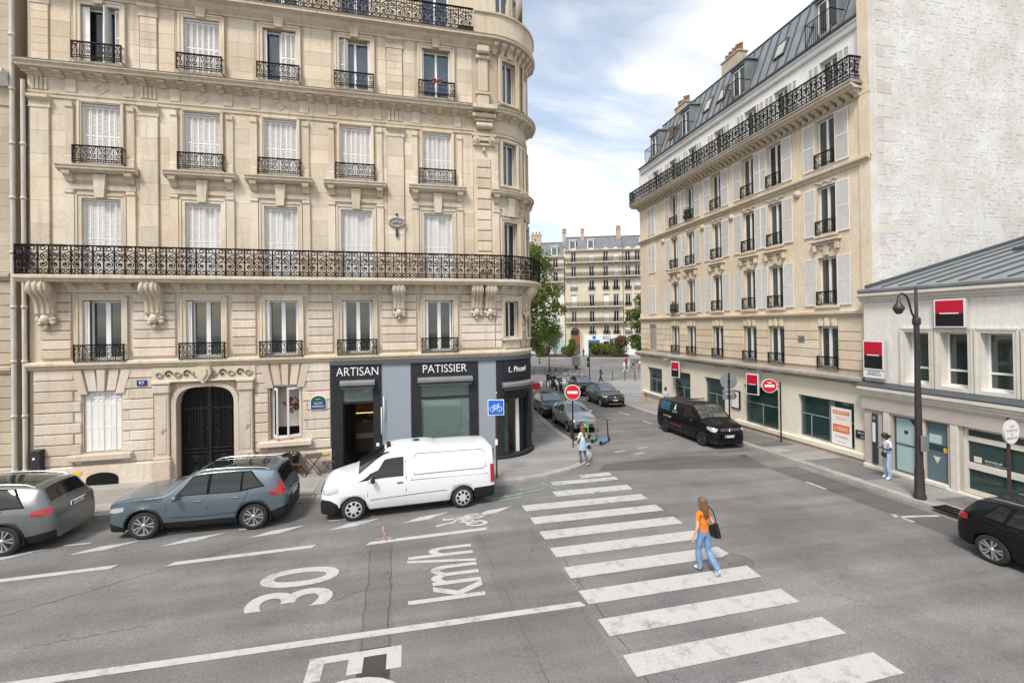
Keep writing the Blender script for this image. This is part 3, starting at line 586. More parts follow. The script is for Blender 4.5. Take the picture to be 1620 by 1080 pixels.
# ashlar of the smooth storeys: courses of separate stones between the openings
def ashlar(z0,z1,rows,gaps,d=0.012,mats='stone',name='ashlar_stone'):
    h=(z1-z0)/rows
    for r in range(rows):
        a,b=z0+r*h,z0+(r+1)*h
        for (u0,u1) in gaps(a,b):
            n=max(1,round((u1-u0)/1.15)); off=(0.5 if (r%2 and n>1) else 0)
            cuts=[u0]+[u0+(u1-u0)*(k+off*0.5)/n for k in range(1,n+(0 if not off else 0))]+[u1]
            for k in range(len(cuts)-1):
                block(name,cuts[k]+0.003,cuts[k+1]-0.003,a+0.003,b-0.003,d,mats,0.004)
def intervals(a,b,lo,hi,holes,extra=()):
    cut=sorted([(h[0],h[1]) for h in list(holes)+list(extra) if h[2]<b-0.02 and h[3]>a+0.02 and h[1]>lo and h[0]<hi])
    out=[]; x=lo
    for c,e in cut:
        if c-x>0.08: out.append((x,min(c,hi)))
        x=max(x,e)
    if hi-x>0.08: out.append((x,hi))
    return out
SUR=0.30
def wsur(H): return [(a-SUR,b+SUR,c,e+SUR) for a,b,c,e in H]
PIL=[(-12.54,-11.97),(-9.32,-8.72),(-0.74,-0.06)]
PILX=[(a,b,7.0,17.3) for a,b in PIL]+[(2.78,3.70,7.0,17.3)]
ashlar(7.22,13.42,11,lambda a,b: intervals(a,b,-12.60,3.6,wsur(F2H)+wsur(F3H),PILX))
ashlar(14.5,17.2,5,lambda a,b: intervals(a,b,-12.60,3.6,wsur(F4H),PILX))
ashlar(7.22,13.42,11,lambda a,b: intervals(a,b,3.70,UE,wsur(F2H)+wsur(F3H)))
ashlar(14.5,17.2,5,lambda a,b: intervals(a,b,3.70,UE,wsur(F4H)))
# banded rustication of the ground and first floors
def rustic(z0,z1,rows,gaps,d,alt=0.0,mats='stone_base',name='rusticated_stone',g=0.016):
    h=(z1-z0)/rows
    for r in range(rows):
        a,b=z0+r*h,z0+(r+1)*h
        for (u0,u1,sa,sb) in gaps(a,b):
            e0=u0+(alt if (sa and r%2==0) else 0); e1=u1-(alt if (sb and r%2==0) else 0)
            block(name,e0+0.004,e1-0.004,a+g,b-g,d,mats,0.02)
            if alt and sa and r%2==0: block(name,u0+0.004,e0-0.012,a+g,b-g,d-0.03,mats,0.01)
            if alt and sb and r%2==0: block(name,e1+0.012,u1-0.004,a+g,b-g,d-0.03,mats,0.01)
rustic(0.62,3.96,9,lambda a,b:[(-12.5,-11.14,0,1),(-9.93,-8.95,1,0)],0.06,0.22)
rustic(0.62,3.96,9,lambda a,b:[(-5.68,-5.20,0,0),(-3.99,-2.98,1,0)],0.06,0.16)
rustic(4.34,6.62,7,lambda a,b:[(-12.3,-11.42,0,0),(-9.58,-8.25,0,0),(-6.41,-5.6,0,0),(-3.77,-2.86,0,0),(-1.02,0.36,0,0),(2.2,3.62,0,0)],0.05,0)
rustic(4.34,6.62,7,lambda a,b:[(3.66,3.92,0,0),(4.95,5.4,0,0)],0.05,0)
# jambs that reach the window between the banded zones, voussoirs over the ground-floor windows
for c,(h0,h1) in ((-10.53,(1.04,3.17)),(-4.6,(1.06,3.12))):
    for k,t in enumerate((-2,-1,0,1,2)):
        w=0.27; mb=MB(); zz=h1+0.02; top=3.93
        x0=c+t*w-w/2*(0.9 if t else 0.75); x1=c+t*w+w/2*(0.9 if t else 0.75); sk=t*0.10
        d=0.10 if t==0 else (0.075 if abs(t)==2 else 0.05)
        lo=zz-(0.10 if abs(t)==2 else 0)
        mb.prism([(x0,lo),(x1,lo),(x1+sk+0.02,top),(x0+sk-0.02,top)],-0.02,d,lambda p,q,t_: (p,AY-t_,q)); mb.f=[q[::-1] for q in mb.f]
        build(mb,'voussoir','stone_base',A)
    mb=MB(); mb.bev(c-0.95,c+0.95,AY-0.22,AY+0.05,h0-0.26,h0-0.04,0.03); build(mb,'window_sill','stone_base',A)
mould('plinth',-12.62,-9.0,[(0,-0.7),(0.10,-0.7),(0.10,0.55),(0.07,0.60),(0,0.60)],'stone_base')
mould('plinth',-5.75,-2.95,[(0,-0.7),(0.10,-0.7),(0.10,0.50),(0.07,0.55),(0,0.55)],'stone_base')
# string course, balcony slab, cornices
mould('string_course',-12.66,UE,[(-0.05,3.96),(0.06,3.96),(0.10,4.02),(0.10,4.06),(0.20,4.12),(0.20,4.20),(0.16,4.235),(-0.05,4.26)],'stone_trim')
mould('frieze_band',-12.62,UE,[(0,6.66),(0.05,6.66),(0.05,6.84),(0.10,6.90),(0.10,7.0),(0,7.0)],'stone_trim')
mould('balcony_slab',-12.66,UE,[(0,6.98),(0.54,6.98),(0.58,7.02),(0.58,7.06),(0.66,7.10),(0.66,7.19),(0.62,7.215),(0,7.225)],'stone_trim')
mould('architrave',-12.62,UE,[(0,13.42),(0.05,13.42),(0.05,13.52),(0.08,13.55),(0.08,13.62),(0,13.64)],'stone_trim')
mould('frieze',-12.62,UE,[(0,13.6),(0.03,13.6),(0.03,14.12),(0.09,14.15),(0.09,14.20),(0,14.2)],'stone')
mould('cornice',-12.72,UE,[(0,14.2),(0.14,14.2),(0.16,14.26),(0.40,14.30),(0.40,14.38),(0.48,14.44),(0.48,14.48)],'stone_trim')
mould('cornice_flashing',-12.74,UE,[(0,14.47),(0.49,14.483),(0.50,14.50),(0.40,14.52),(0,14.56)],'weathered')
mould('cornice',-12.62,UE,[(0,17.05),(0.05,17.05),(0.05,17.12),(0.22,17.26),(0.26,17.34),(0.46,17.38),(0.46,17.46),(0.50,17.5),(0,17.52)],'stone_trim')
# modillions under the cornice and under the balcony
def modillion(u,z1,dp,w,h,name='modillion'):
    key=('mod',dp,w,h)
    if key not in _blk:
        s=MB(); pr=[(0,0),(dp,0),(dp,-h*0.30),(dp*0.82,-h*0.42),(dp*0.55,-h*0.55),(dp*0.40,-h*0.80),(dp*0.30,-h),(0,-h)]
        s.prism(pr,-w/2,w/2,lambda p,q,t_:(t_,-p,q)); s.box(-w/2-0.015,w/2+0.015,-dp-0.012,0,-h*0.14,-0.0005)
        _blk[key]=s.mesh(name,'stone_trim')
    return inst(name,_blk[key],A,PAM(u,0,z1))
u=-12.25
while u<UE-0.1: modillion(u,14.262,0.34,0.20,0.17); u+=0.62
for u in (-11.35,-10.5,-9.65,-8.15,-7.33,-6.5,-5.55,-4.69,-3.85,-2.8,-1.94,-1.1,0.4,1.28,2.15,4.0,4.45,4.9,5.4,5.9,6.4): modillion(u,6.985,0.30,0.26,0.24)
u=3.75
while u<UE-0.1: modillion(u,17.30,0.36,0.17,0.40); u+=0.32
# frieze ornaments: triglyph blocks over the pilasters, lozenges between
for a,b in PIL:
    for k in range(4): block('frieze_block',a+0.04+k*(b-a-0.08)/4,a+0.04+(k+1)*(b-a-0.08)/4-0.03,13.66,14.1,0.05,'stone_trim',0.012,base=0.03)
for c in COLS:
    for s in (-1,1): block('frieze_block',c+s*0.86-0.16,c+s*0.86+0.16,13.64,14.12,0.05,'stone_trim',0.015,base=0.03)
    mb=MB()
    for r0,r1,dd in ((0.20,0.155,0.05),): 
        q=[(0,r0),(r0*1.25,0),(0,-r0),(-r0*1.25,0)]; i=[(0,r1),(r1*1.25,0),(0,-r1),(-r1*1.25,0)]
        for k in range(4):
            k2=(k+1)%4; mb.prism([q[k],q[k2],i[k2],i[k]],0.03,0.055,lambda p,z,t_:(c+p,AY-t_,13.87+z))
    build(mb,'lozenge','stone_trim',A)
# pilasters with bases and capitals
def pilaster(u0,u1,z0,z1,d=0.09):
    rows=7; h=(z1-0.42-z0-0.2)/rows
    for r in range(rows): block('pilaster_stone',u0+0.02,u1-0.02,z0+0.2+r*h+0.003,z0+0.2+(r+1)*h-0.003,d,'stone',0.006)
    mould('pilaster_base',u0-0.03,u1+0.03,[(0,z0),(d+0.06,z0),(d+0.06,z0+0.12),(d+0.02,z0+0.2),(0,z0+0.2)],'stone_trim')
    mould('capital',u0-0.02,u1+0.02,[(0,z1-0.42),(d+0.02,z1-0.42),(d+0.02,z1-0.36),(d,z1-0.34),(d,z1-0.20),(d+0.05,z1-0.15),(d+0.12,z1-0.10),(d+0.12,z1),(0,z1)],'stone_trim')
for a,b in PIL: pilaster(a,b,7.22,13.44); pilaster(a+0.02,b-0.02,14.5,17.06,0.06)
# bossed pier before the rounded corner, ionic capital, upper panel
for k in range(11):
    z=7.55+k*0.445; block('bossed_stone',2.93,3.53,z,z+0.405,0.13,'stone',0.03); 
mould('pier',2.80,3.66,[(0,7.22),(0.07,7.22),(0.07,13.45),(0,13.45)],'stone')
def ionic():
    mb=MB()
    mb.box(2.78,3.70,AY-0.20,AY,12.92,13.0); mb.box(2.74,3.74,AY-0.22,AY,13.30,13.42)
    for x in (2.92,3.56):
        mb.lathe([(0.15,-0.24),(0.165,-0.2),(0.165,0.0)],14,(x,AY,13.14),axis='y'); mb.lathe([(0.06,-0.29),(0.08,-0.24)],10,(x,AY,13.14),axis='y')
    mb.box(2.95,3.53,AY-0.19,AY,13.08,13.28)
    for k in range(5): mb.lathe([(0.001,-0.25),(0.04,-0.23),(0.05,-0.15)],8,(3.04+k*0.1,AY,13.12),axis='y')
    mb.lathe([(0.001,-0.22),(0.06,-0.2),(0.09,-0.1)],8,(3.24,AY,12.72),axis='y'); mb.lathe([(0.001,-0.2),(0.04,-0.18),(0.06,-0.1)],8,(3.24,AY,12.82),axis='y')
    build(mb,'capital','stone_trim',A)
ionic()
def corbel_top():
    mb=MB()
    for z0,z1,w,d in ((13.46,13.56,0.40,0.16),(13.58,13.86,0.34,0.26),(13.9,14.02,0.42,0.30),(14.03,14.2,0.5,0.40)):
        mb.bev(3.24-w,3.24+w,AY-d,AY+0.02,z0,z1,0.03)
    mb.lathe([(0.10,-0.34),(0.13,-0.3),(0.13,0.34)],12,(3.24,AY-0.24,13.72),axis='x'); 
    mb.bev(3.24-0.5,3.24+0.5,AY-0.60,AY,14.30,14.475,0.02)
    build(mb,'corner_bracket','stone_trim',A)
    mb=MB(); mb.bev(2.98,3.50,AY-0.14,AY,14.58,15.1,0.03); mb.bev(2.93,3.55,AY-0.18,AY,15.1,15.2,0.02); mb.bev(3.03,3.45,AY-0.12,AY,15.25,16.6,0.02); mb.bev(2.93,3.55,AY-0.20,AY,16.6,16.75,0.03); mb.bev(2.98,3.5,AY-0.34,AY,16.8,17.1,0.05)
    build(mb,'pier','stone_trim',A)
corner=corbel_top()
# window surrounds, hoods, keystones
def surround(c,w,z0,z1,band=0.20,d=0.07,name='window_surround'):
    key=('sur',round(w,2),round(z1-z0,2),band,d)
    if key not in _blk:
        s=MB(); h=z1-z0
        for x0,x1,q0,q1 in ((-w/2-band,-w/2,0,h+band),(w/2,w/2+band,0,h+band),(-w/2,w/2,h,h+band)):
            s.box(x0,x1,-d,0,q0,q1)
        for x0,x1,q0,q1 in ((-w/2-band-0.004,-w/2-band+0.06,0,h+band),(w/2+band-0.06,w/2+band+0.004,0,h+band),(-w/2-band,w/2+band,h+band-0.06,h+band+0.004)):
            s.box(x0,x1,-d-0.03,0,q0,q1)
        _blk[key]=s.mesh(name,'stone')
    return inst(name,_blk[key],A,PAM(c,0,z0))
ROTC=[(4.435,0.73),(5.85,0.70)]
ALLC=[(c,WW) for c in COLS]+ROTC
for c,w in ALLC:
    flat=c<3.6
    surround(c,w,4.27 if flat else 4.75,6.38 if flat else 6.35,0.17,0.05)
    surround(c,w,7.23 if flat else 7.3,9.97 if flat else 9.75,0.17,0.05); surround(c,w,11.2 if flat else 11.35,13.33 if flat else 13.2,0.10,0.05); surround(c,w,14.8 if flat else 14.9,16.82 if flat else 16.75,0.17,0.05)
    # side strips, brackets, hood and keystone over the second-floor windows
    e=w/2+0.20
    for s in (-1,1):
        x=c+s*(e+0.13); 
        mould('window_pilaster',x-0.13,x+0.13,[(0,7.23),(0.08,7.23),(0.08,10.10),(0.12,10.14),(0.12,10.24),(0,10.26)],'stone')
        mould('window_pilaster',x-0.11,x+0.11,[(0,11.15),(0.11,11.15),(0.11,11.40),(0.07,11.44),(0.07,13.10),(0.11,13.14),(0.11,13.30),(0,13.32)],'stone')
        modillion(x,10.86,0.28,0.22,0.34,'hood_bracket')
    mould('window_lintel',c-e-0.26,c+e+0.26,[(0,10.28),(0.05,10.28),(0.05,10.42),(0.02,10.45),(0,10.45)],'stone_trim')
    mould('window_hood',c-e-0.38,c+e+0.38,[(0,10.82),(0.20,10.84),(0.34,10.92),(0.34,10.99),(0.38,11.02),(0.38,11.06),(0,11.10)],'stone_trim')
    for z0,z1,nm in ((9.99,10.8,'keystone'),(16.84,17.25,'keystone')):
        s=MB(); s.prism([(-0.13,0),(0.13,0),(0.19,z1-z0),(-0.19,z1-z0)],0,0.16,lambda p,q,t_:(p,-t_,q)); s.f=[q[::-1] for q in s.f]; build(s,nm,'stone_trim',A,PAM(c,0,z0))
    s=MB(); s.bev(-w/2-0.14,w/2+0.14,-0.14,0.06,-0.10,-0.004,0.02); me=s.mesh('window_sill','stone_trim')
    for z in ((4.26,11.19,14.79) if flat else (4.74,7.29,11.34,14.89)): inst('window_sill',me,A,PAM(c,0,z))
# big scrolled consoles under the balcony
def console_mesh():
    s=MB(); w=0.24
    side=[(0,0),(0.50,0),(0.545,-0.06),(0.56,-0.16),(0.54,-0.28),(0.47,-0.38),(0.38,-0.46),(0.30,-0.56),(0.25,-0.70),(0.22,-0.86),(0.21,-0.98),(0.16,-1.06),(0,-1.06)]
    s.prism(side,-w,w,lambda p,q,t_:(t_,-p,q))
    for x in (-w-0.02,w-0.04):
        s.lathe([(0.10,0),(0.195,0.0),(0.205,0.03),(0.195,0.06),(0.10,0.06)],16,(x,-0.36,-0.215),axis='x'); s.lathe([(0.04,-0.02),(0.07,0.0),(0.07,0.06),(0.04,0.08)],10,(x,-0.36,-0.215),axis='x')
    for x in (-0.15,0,0.15): s.tube([(x,-p-0.01,q) for p,q in side[1:11]],0.04,6)
    # carved leaf and mask at the foot
    rnd=random.Random(3)
    for i in range(26):
        a=rnd.uniform(0,PI); r=rnd.uniform(0.05,0.22); x=math.cos(a)*r*1.1; z=-1.06-math.sin(a)*r*0.6-rnd.uniform(0,0.18); y=-0.10-rnd.uniform(0,0.12)*(1-abs(x)/0.3)
        q=rnd.uniform(0.045,0.085); s.lathe([(0.01,-q),(q*0.8,-q*0.5),(q,0),(q*0.8,q*0.5),(0.01,q)],6,(x,y,z))
    s.lathe([(0.02,-0.16),(0.10,-0.10),(0.13,0),(0.11,0.10),(0.03,0.15)],10,(0,-0.16,-1.18)); s.lathe([(0.01,-0.1),(0.05,-.05),(0.07,0),(0.01,0.1)],8,(0,-0.12,-1.42))
    return s.mesh('console','stone_trim')
cm=console_mesh()
for u in (-12.07,-8.86,-0.33,2.84,3.42): inst('console',cm,A,PAM(u,0.0,6.99) @ Matrix.Scale(0.95 if u>-1 else 1.08,4))
inst('console',cm,A,PAM(5.3,0.0,6.99))
# ---- wrought iron
def spiral(cx,cz,r,a0,turns,sgn,n=14,shrink=0.75):
    return [(cx+r*(1-shrink*t)*math.cos(a0+sgn*2*PI*turns*t),cz+r*(1-shrink*t)*math.sin(a0+sgn*2*PI*turns*t)) for t in [i/n for i in range(n+1)]]
def iron(mb,pts,r=0.010,n=4): mb.tube([(x,0,z) for x,z in pts],r,n,smooth=False,caps=False)
def balconette(w,h,mods,r=0.014):
    s=MB()
    for z in (0.02,h*0.17,h-0.015): s.box(-w/2,w/2,-0.015,0.015,z-0.012,z+0.012)
    s.box(-w/2-0.01,w/2+0.01,-0.028,0.028,h-0.005,h+0.022)
    for x in (-w/2,w/2): s.box(x-0.02,x+0.02,-0.02,0.02,-0.02,h+0.03)
    m=w/mods
    for k in range(mods):
        x=-w/2+m*(k+0.5); g=1 if k%2 else -1
        s.box(x-m/2-0.008,x-m/2+0.008,-0.01,0.01,0,h)
        iron(s,[(x-g*m*0.30,h-0.03)]+[(x-g*m*0.05,h*0.72)]+spiral(x+g*m*0.02,h*0.42,m*0.40,PI/2,1.3,-g),r)
        iron(s,spiral(x+g*m*0.12,h*0.80,m*0.28,-PI/2,1.0,g,10),r)
        iron(s,spiral(x,h*0.10,m*0.22,0,1.0,1,8,0.0),r*0.8)
    for y in (-w/2,w/2): s.box(y-0.012,y+0.012,-0.012,0.24,h-0.03,h-0.005); s.box(y-0.012,y+0.012,-0.012,0.24,0.0,0.025)
    return s.mesh('window_railing','iron')
rail_small=balconette(1.46,0.56,6)
for z,dd in ((4.25,0.22),(11.19,0.22),(14.80,0.24)):
    for c in COLS: inst('window_railing',rail_small,A,PAM(c,dd,z))
def balcony_panel(w,h,r=0.016):
    """one repeat of the long balcony railing: two mirrored scrolls between posts"""
    s=MB()
    for z in (0.03,0.19,h-0.16,h-0.02): s.box(-w/2,w/2,-0.012,0.012,z-0.010,z+0.010)
    s.box(-w/2,w/2,-0.03,0.03,h-0.012,h+0.025)
    for x in (-w/2,0): 
        s.box(x-0.018,x+0.018,-0.015,0.015,0,h); 
        for z in (h*0.52,h*0.72): s.box(x-0.026,x+0.026,-0.026,0.026,z-0.05,z+0.05)
    for g in (-1,1):
        cx=g*w*0.25
        iron(s,[(g*w*0.06,h*0.80),(g*w*0.30,h*0.72),(g*w*0.40,h*0.60),(g*w*0.24,h*0.52)]+spiral(cx,h*0.35,w*0.19,PI/2,1.35,g),r*1.1,5)
        iron(s,spiral(g*w*0.33,h*0.66,w*0.13,PI,1.1,-g,10),r); iron(s,spiral(g*w*0.14,h*0.64,w*0.11,0,1.1,g,10),r)
        iron(s,spiral(cx,h*0.90,w*0.12,PI*1.5,1.0,g,8,0.3),r); iron(s,[(g*w*0.03,h*0.45),(g*w*0.14,h*0.55),(g*w*0.45,h*0.50)],r)
        iron(s,spiral(g*w*0.42,h*0.93,w*0.07,0,1.0,g,6,0.1),r*0.8)
        for q in (0.13,0.37): iron(s,spiral(g*w*q,0.11,0.055,0,1.0,1,8,0.0),r*0.9)
        # cast rosettes
        s.lathe([(0.01,-0.02),(0.04,-0.01),(0.04,0.01),(0.01,0.02)],8,(g*w*0.25,0,h*0.35),axis='y')
    return s.mesh('railing_panel','iron')
PW=0.62
bp=balcony_panel(PW,0.98)
rail=MB(); rail.sweep([(lambda d,z,u=u: PA(u,d,z)) for u in ustations(-12.60,UE)],[(0.58,8.19),(0.64,8.19),(0.64,8.225),(0.58,8.225)]); railA=build(rail,'balcony_railing','iron',A)
u=-12.60+PW/2
while u<UC-0.05: inst('railing_panel',bp,railA,PAM(u,0.61,7.22)); u+=PW
ua=UC+ (u-PW/2-UC)*RR/(RR+0.61)
while ua<UE:
    du=PW*RR/(RR+0.61); inst('railing_panel',bp,railA,PAM(ua+du/2,0.61*0.97,7.22)); ua+=du
s=MB(); s.box(-0.30,0.30,-0.01,0.01,0,0.98); 
bp_side=balcony_panel(0.56,0.98); inst('railing_panel',bp_side,railA,T(-12.60,AY-0.31,7.22) @ RZ(PI/2))
rt=MB(); rt.sweep([(lambda d,z,u=u: PA(u,d,z)) for u in (-12.33,2.80)],[(0.43,18.42),(0.49,18.42),(0.49,18.46),(0.43,18.46)]); railT=build(rt,'balcony_railing','iron',A)
bp2=balcony_panel(PW,0.92)
for k in range(24): inst('railing_panel',bp2,railT,PAM(2.80-PW*(k+0.5),0.46,17.51))
mould('parapet',2.84,UE,[(0.30,17.52),(0.40,17.52),(0.40,18.36),(0.47,18.40),(0.47,18.46),(0.28,18.48),(0.28,17.52)],'stone')
# ---- windows
def room_box(s,w,h,d0,depth,mi):
    p=lambda x,y,z:(x,y,z)
    s.add([(-w/2,d0,0),(w/2,d0,0),(w/2,d0,h),(-w/2,d0,h),(-w/2,d0+depth,0),(w/2,d0+depth,0),(w/2,d0+depth,h),(-w/2,d0+depth,h)],[(4,5,6,7),(0,1,5,4),(3,7,6,2),(0,4,7,3),(1,2,6,5)],mi)
def win_frame(w,h,dep=0.2,st=0.065,mid=0.11,cur=0,trans=None,bottom=0.0,cmat='curtain'):
    s=MB(); y0,y1=dep,dep+0.07
    for x0,x1,z0,z1 in ((-w/2,-w/2+st,0,h),(w/2-st,w/2,0,h),(-w/2+st,w/2-st,h-st,h),(-w/2+st,w/2-st,0,st*1.3+bottom)): s.box(x0,x1,y0,y1,z0,z1)
    if mid: s.box(-mid/2,mid/2,y0-0.015,y1,st,h-st)
    if trans: s.box(-w/2+st,w/2-st,y0+0.001,y1-0.001,trans-0.035,trans+0.035)
    room_box(s,w,h,dep+0.10,1.0,1)
    if cur:
        for sg in ((-1,1) if cur==2 else (-1,)):
            n=10; a=sg*(w/2-0.02); b=sg*(w/2-0.34); vs=[]
            for i in range(n+1):
                x=a+(b-a)*i/n; y=dep+0.2+0.03*math.sin(i*2.1); vs+=[(x,y,0),(x,y,h)]
            s.add(vs,[(2*i,2*i+2,2*i+3,2*i+1) for i in range(n)],2)
    return s.mesh('window',['white_frame','interior',cmat])
def pane_mesh(w,h,gm,dep=0.235): 
    s=MB(); s.box(-w/2,w/2,dep,dep+0.008,0,h); return s.mesh('pane',gm)
_fm={}
def window(u,z,w,h,gm='glass',M4=None,parent=None,name='window',mid=0.11,st=0.065,cur=0,trans=None,dep=0.2,cmat='curtain'):
    k=(round(w,3),round(h,3),mid,st,cur,trans,dep,cmat)
    if k not in _fm: _fm[k]=win_frame(w,h,dep,st,mid,cur,trans,0,cmat)
    W=M4 if M4 is not None else PAM(u,0,z)
    o=inst(name,_fm[k],parent or A,W)
    pw=(w-2*st-mid)/2 if mid else w-2*st
    for sg in ((-1,1) if mid else (0,)):
        k2=('p',round(pw,3),round(h,3),gm,dep)
        if k2 not in _fm: _fm[k2]=pane_mesh(pw,h-2*st,gm,dep+0.03)
        inst('pane',_fm[k2],o,W @ T(sg*(mid/2+pw/2),0,st))
    return o
def leaf_mesh(w,h,slat=0.045,louvre=True,y=0.0):
    """louvred shutter leaf with stiles, rails and slats"""
    s=MB(); st=0.03
    s.box(-w/2,-w/2+st,y,y+0.03,0,h); s.box(w/2-st,w/2,y,y+0.03,0,h)
    for z in (0,h*0.5-0.03,h-0.06): s.box(-w/2+st,w/2-st,y,y+0.03,z,z+0.06)
    if louvre:
        z=0.07
        while z<h-0.08:
            if not(h*0.5-0.06<z<h*0.5+0.04):
                s.add([(-w/2+st,y+0.004,z),(w/2-st,y+0.004,z),(w/2-st,y+0.026,z+slat*0.72),(-w/2+st,y+0.026,z+slat*0.72)],[(0,1,2,3)])
            z+=slat
        s.add([(-w/2+st,y+0.028,0.05),(w/2-st,y+0.028,0.05),(w/2-st,y+0.028,h-0.05),(-w/2+st,y+0.028,h-0.05)],[(0,1,2,3)],1)
    else: s.box(-w/2+st,w/2-st,y+0.008,y+0.028,0.06,h-0.06)
    return s.mesh('shutter_leaf',['shutter_white','shutter_white'])
_lm={}
def leaf(o,W,w,h,louvre=True):
    k=(round(w,3),round(h,3),louvre)
    if k not in _lm: _lm[k]=leaf_mesh(w,h,louvre=louvre)
    return inst('shutter_leaf',_lm[k],o,W)
def closed_shutter(u,z,w,h,n=6,gap=None):
    W=PAM(u,0,z); s=MB(); s.box(-w/2,w/2,0.15,0.17,0,h); s.box(-w/2,-w/2+0.03,0.05,0.17,0,h); s.box(w/2-0.03,w/2,0.05,0.17,0,h); s.box(-w/2,w/2,0.03,0.15,h-0.05,h)
    k=('cs',round(w,3),round(h,3))
    if k not in _fm: _fm[k]=s.mesh('window','white_frame')
    o=inst('window',_fm[k],A,W); lw=(w-0.06)/n
    for i in range(n):
        leaf(o,W @ T(-w/2+0.03+lw*(i+0.5),0.085+(0.012 if i%2 else 0),0.01) @ RZ(0.10 if i%2 else -0.10),lw-0.006,h-0.07)
    return o
for c in COLS: closed_shutter(c,7.24,WW,2.72); closed_shutter(c,11.2,WW,2.12)
# first floor: French windows with folded shutters in the jambs
for i,c in enumerate(COLS):
    o=window(c,4.27,WW-0.16,2.10,'glass',M4=PAM(c+(0.06 if i<2 else 0),0,4.27),cur=(0,1,0,0,0)[i],mid=0.14); W=PAM(c,0,4.27)
    for k in range(3): leaf(o,W @ T(-WW/2+0.02+0.035*k,0.02,0) @ RZ(PI/2) @ T(0.09,0,0),0.17,2.08,i==0)
    leaf(o,W @ T(-WW/2+0.095,0.03,0),0.14 if i<2 else 0.06,2.08); leaf(o,W @ T(WW/2-0.02,0.02,0) @ RZ(PI/2) @ T(0.09,0,0),0.17,2.08)
# fourth floor: every window in another state
st4=['open','closed','half','ajar','glass']
for c,stt in zip(COLS,st4):
    W=PAM(c,0,14.8)
    if stt=='closed': closed_shutter(c,14.8,WW,2.0); continue
    o=window(c,14.8,WW-0.02,2.0,'glass_blue' if stt!='open' else 'glass_dark',mid=0.09,cur=0)
    if stt=='open':
        leaf(o,W @ T(-WW/2+0.12,0.05,0),0.22,1.98,False); leaf(o,W @ T(WW/2-0.10,0.05,0),0.16,1.98)
        leaf(o,W @ T(0.22,0.0,0) @ RZ(PI/2.1),0.34,1.98,False)
    if stt=='half':
        for k in range(3): leaf(o,W @ T(0.12+0.18*k,0.07,0) @ RZ(0.2 if k%2 else -0.2),0.18,1.98)
        leaf(o,W @ T(-WW/2+0.07,0.06,0),0.12,1.98,False)
    if stt=='ajar':
        leaf(o,W @ T(-WW/2+0.10,0.05,0),0.2,1.98); leaf(o,W @ T(-WW/2+0.27,0.02,0) @ RZ(0.9),0.2,1.98,False); leaf(o,W @ T(WW/2-0.05,0.05,0),0.09,1.98,False)
    if stt=='glass':
        leaf(o,W @ T(-WW/2+0.04,0.05,0),0.07,1.98,False); leaf(o,W @ T(WW/2-0.04,0.05,0),0.07,1.98,False)
for c in COLS: window(c,17.55,WW,2.4,'glass_blue',M4=PAM(c,-0.35,17.55))
for z,h in ((4.75,1.6),(7.3,2.45),(11.35,1.85),(14.9,1.85)):
    for c,w in ROTC: window(c,z,w,h,'glass_blue' if z>11 else 'glass_dark',mid=0.06,st=0.05)
for c in (4.45,5.75): window(c,18.3,0.88,2.1,'glass_blue',M4=PAM(c,-0.35,18.3),mid=0.07)
for c,w in ROTC:
    for z in (4.3,10.0): 
        s=MB(); s.bev(-w/2-0.05,w/2+0.05,-0.06,0.0,0,0.34,0.02); build(s,'apron_panel','stone_trim',A,PAM(c,0,z))
# ground floor: shuttered window and open window
W=PAM(-10.53,0,1.04); s=MB(); s.box(-0.56,0.56,0.14,0.16,0,2.13); o=build(s,'window','white_frame',A,W)
for i in range(6): leaf(o,W @ T(-0.56+0.186*(i+0.5),0.06+(0.015 if i%2 else 0),0.02),0.182,1.66,False); leaf(o,W @ T(-0.56+0.186*(i+0.5),0.06+(0.015 if i%2 else 0),1.68),0.182,0.43,True)
W=PAM(-4.6,0,1.06); o=inst('window',win_frame(1.1,2.04,0.2,0.06,0,0),A,W)
s=MB(); 
for x0,x1,z0,z1 in ((0,0.06,0,1.9),(0.44,0.5,0,1.9),(0.06,0.44,0,0.08),(0.06,0.44,1.82,1.9)): s.box(x0,x1,0,0.05,z0,z1)
me=s.mesh('casement','white_frame'); inst('casement',me,o,W @ T(-0.50,0.16,0.07) @ RZ(-1.05)); inst('casement',me,o,W @ T(0.50,0.16,0.07) @ RZ(PI+0.5))
s=MB(); s.box(-0.5,0.5,0.62,0.64,0.35,2.0); build(s,'back_wall','interior_light',o,W)
rnd=random.Random(5); s=MB()
for k in range(60):
    a=rnd.uniform(0,6.28); r=rnd.uniform(0.0,0.3); q=rnd.uniform(0.02,0.06); s.lathe([(0.005,-q),(q,0),(0.005,q)],5,(0.10+r*math.cos(a)*1.1,0.60,1.2+r*math.sin(a)),mi=k%3)
mat('flower_pink',(0.45,0.04,0.10),0.7); mat('leaf_dark',(0.03,0.07,0.02),0.7); mat('flower_red',(0.35,0.02,0.03),0.7)
build(s,'wall_painting',['flower_pink','leaf_dark','flower_red'],o,W)
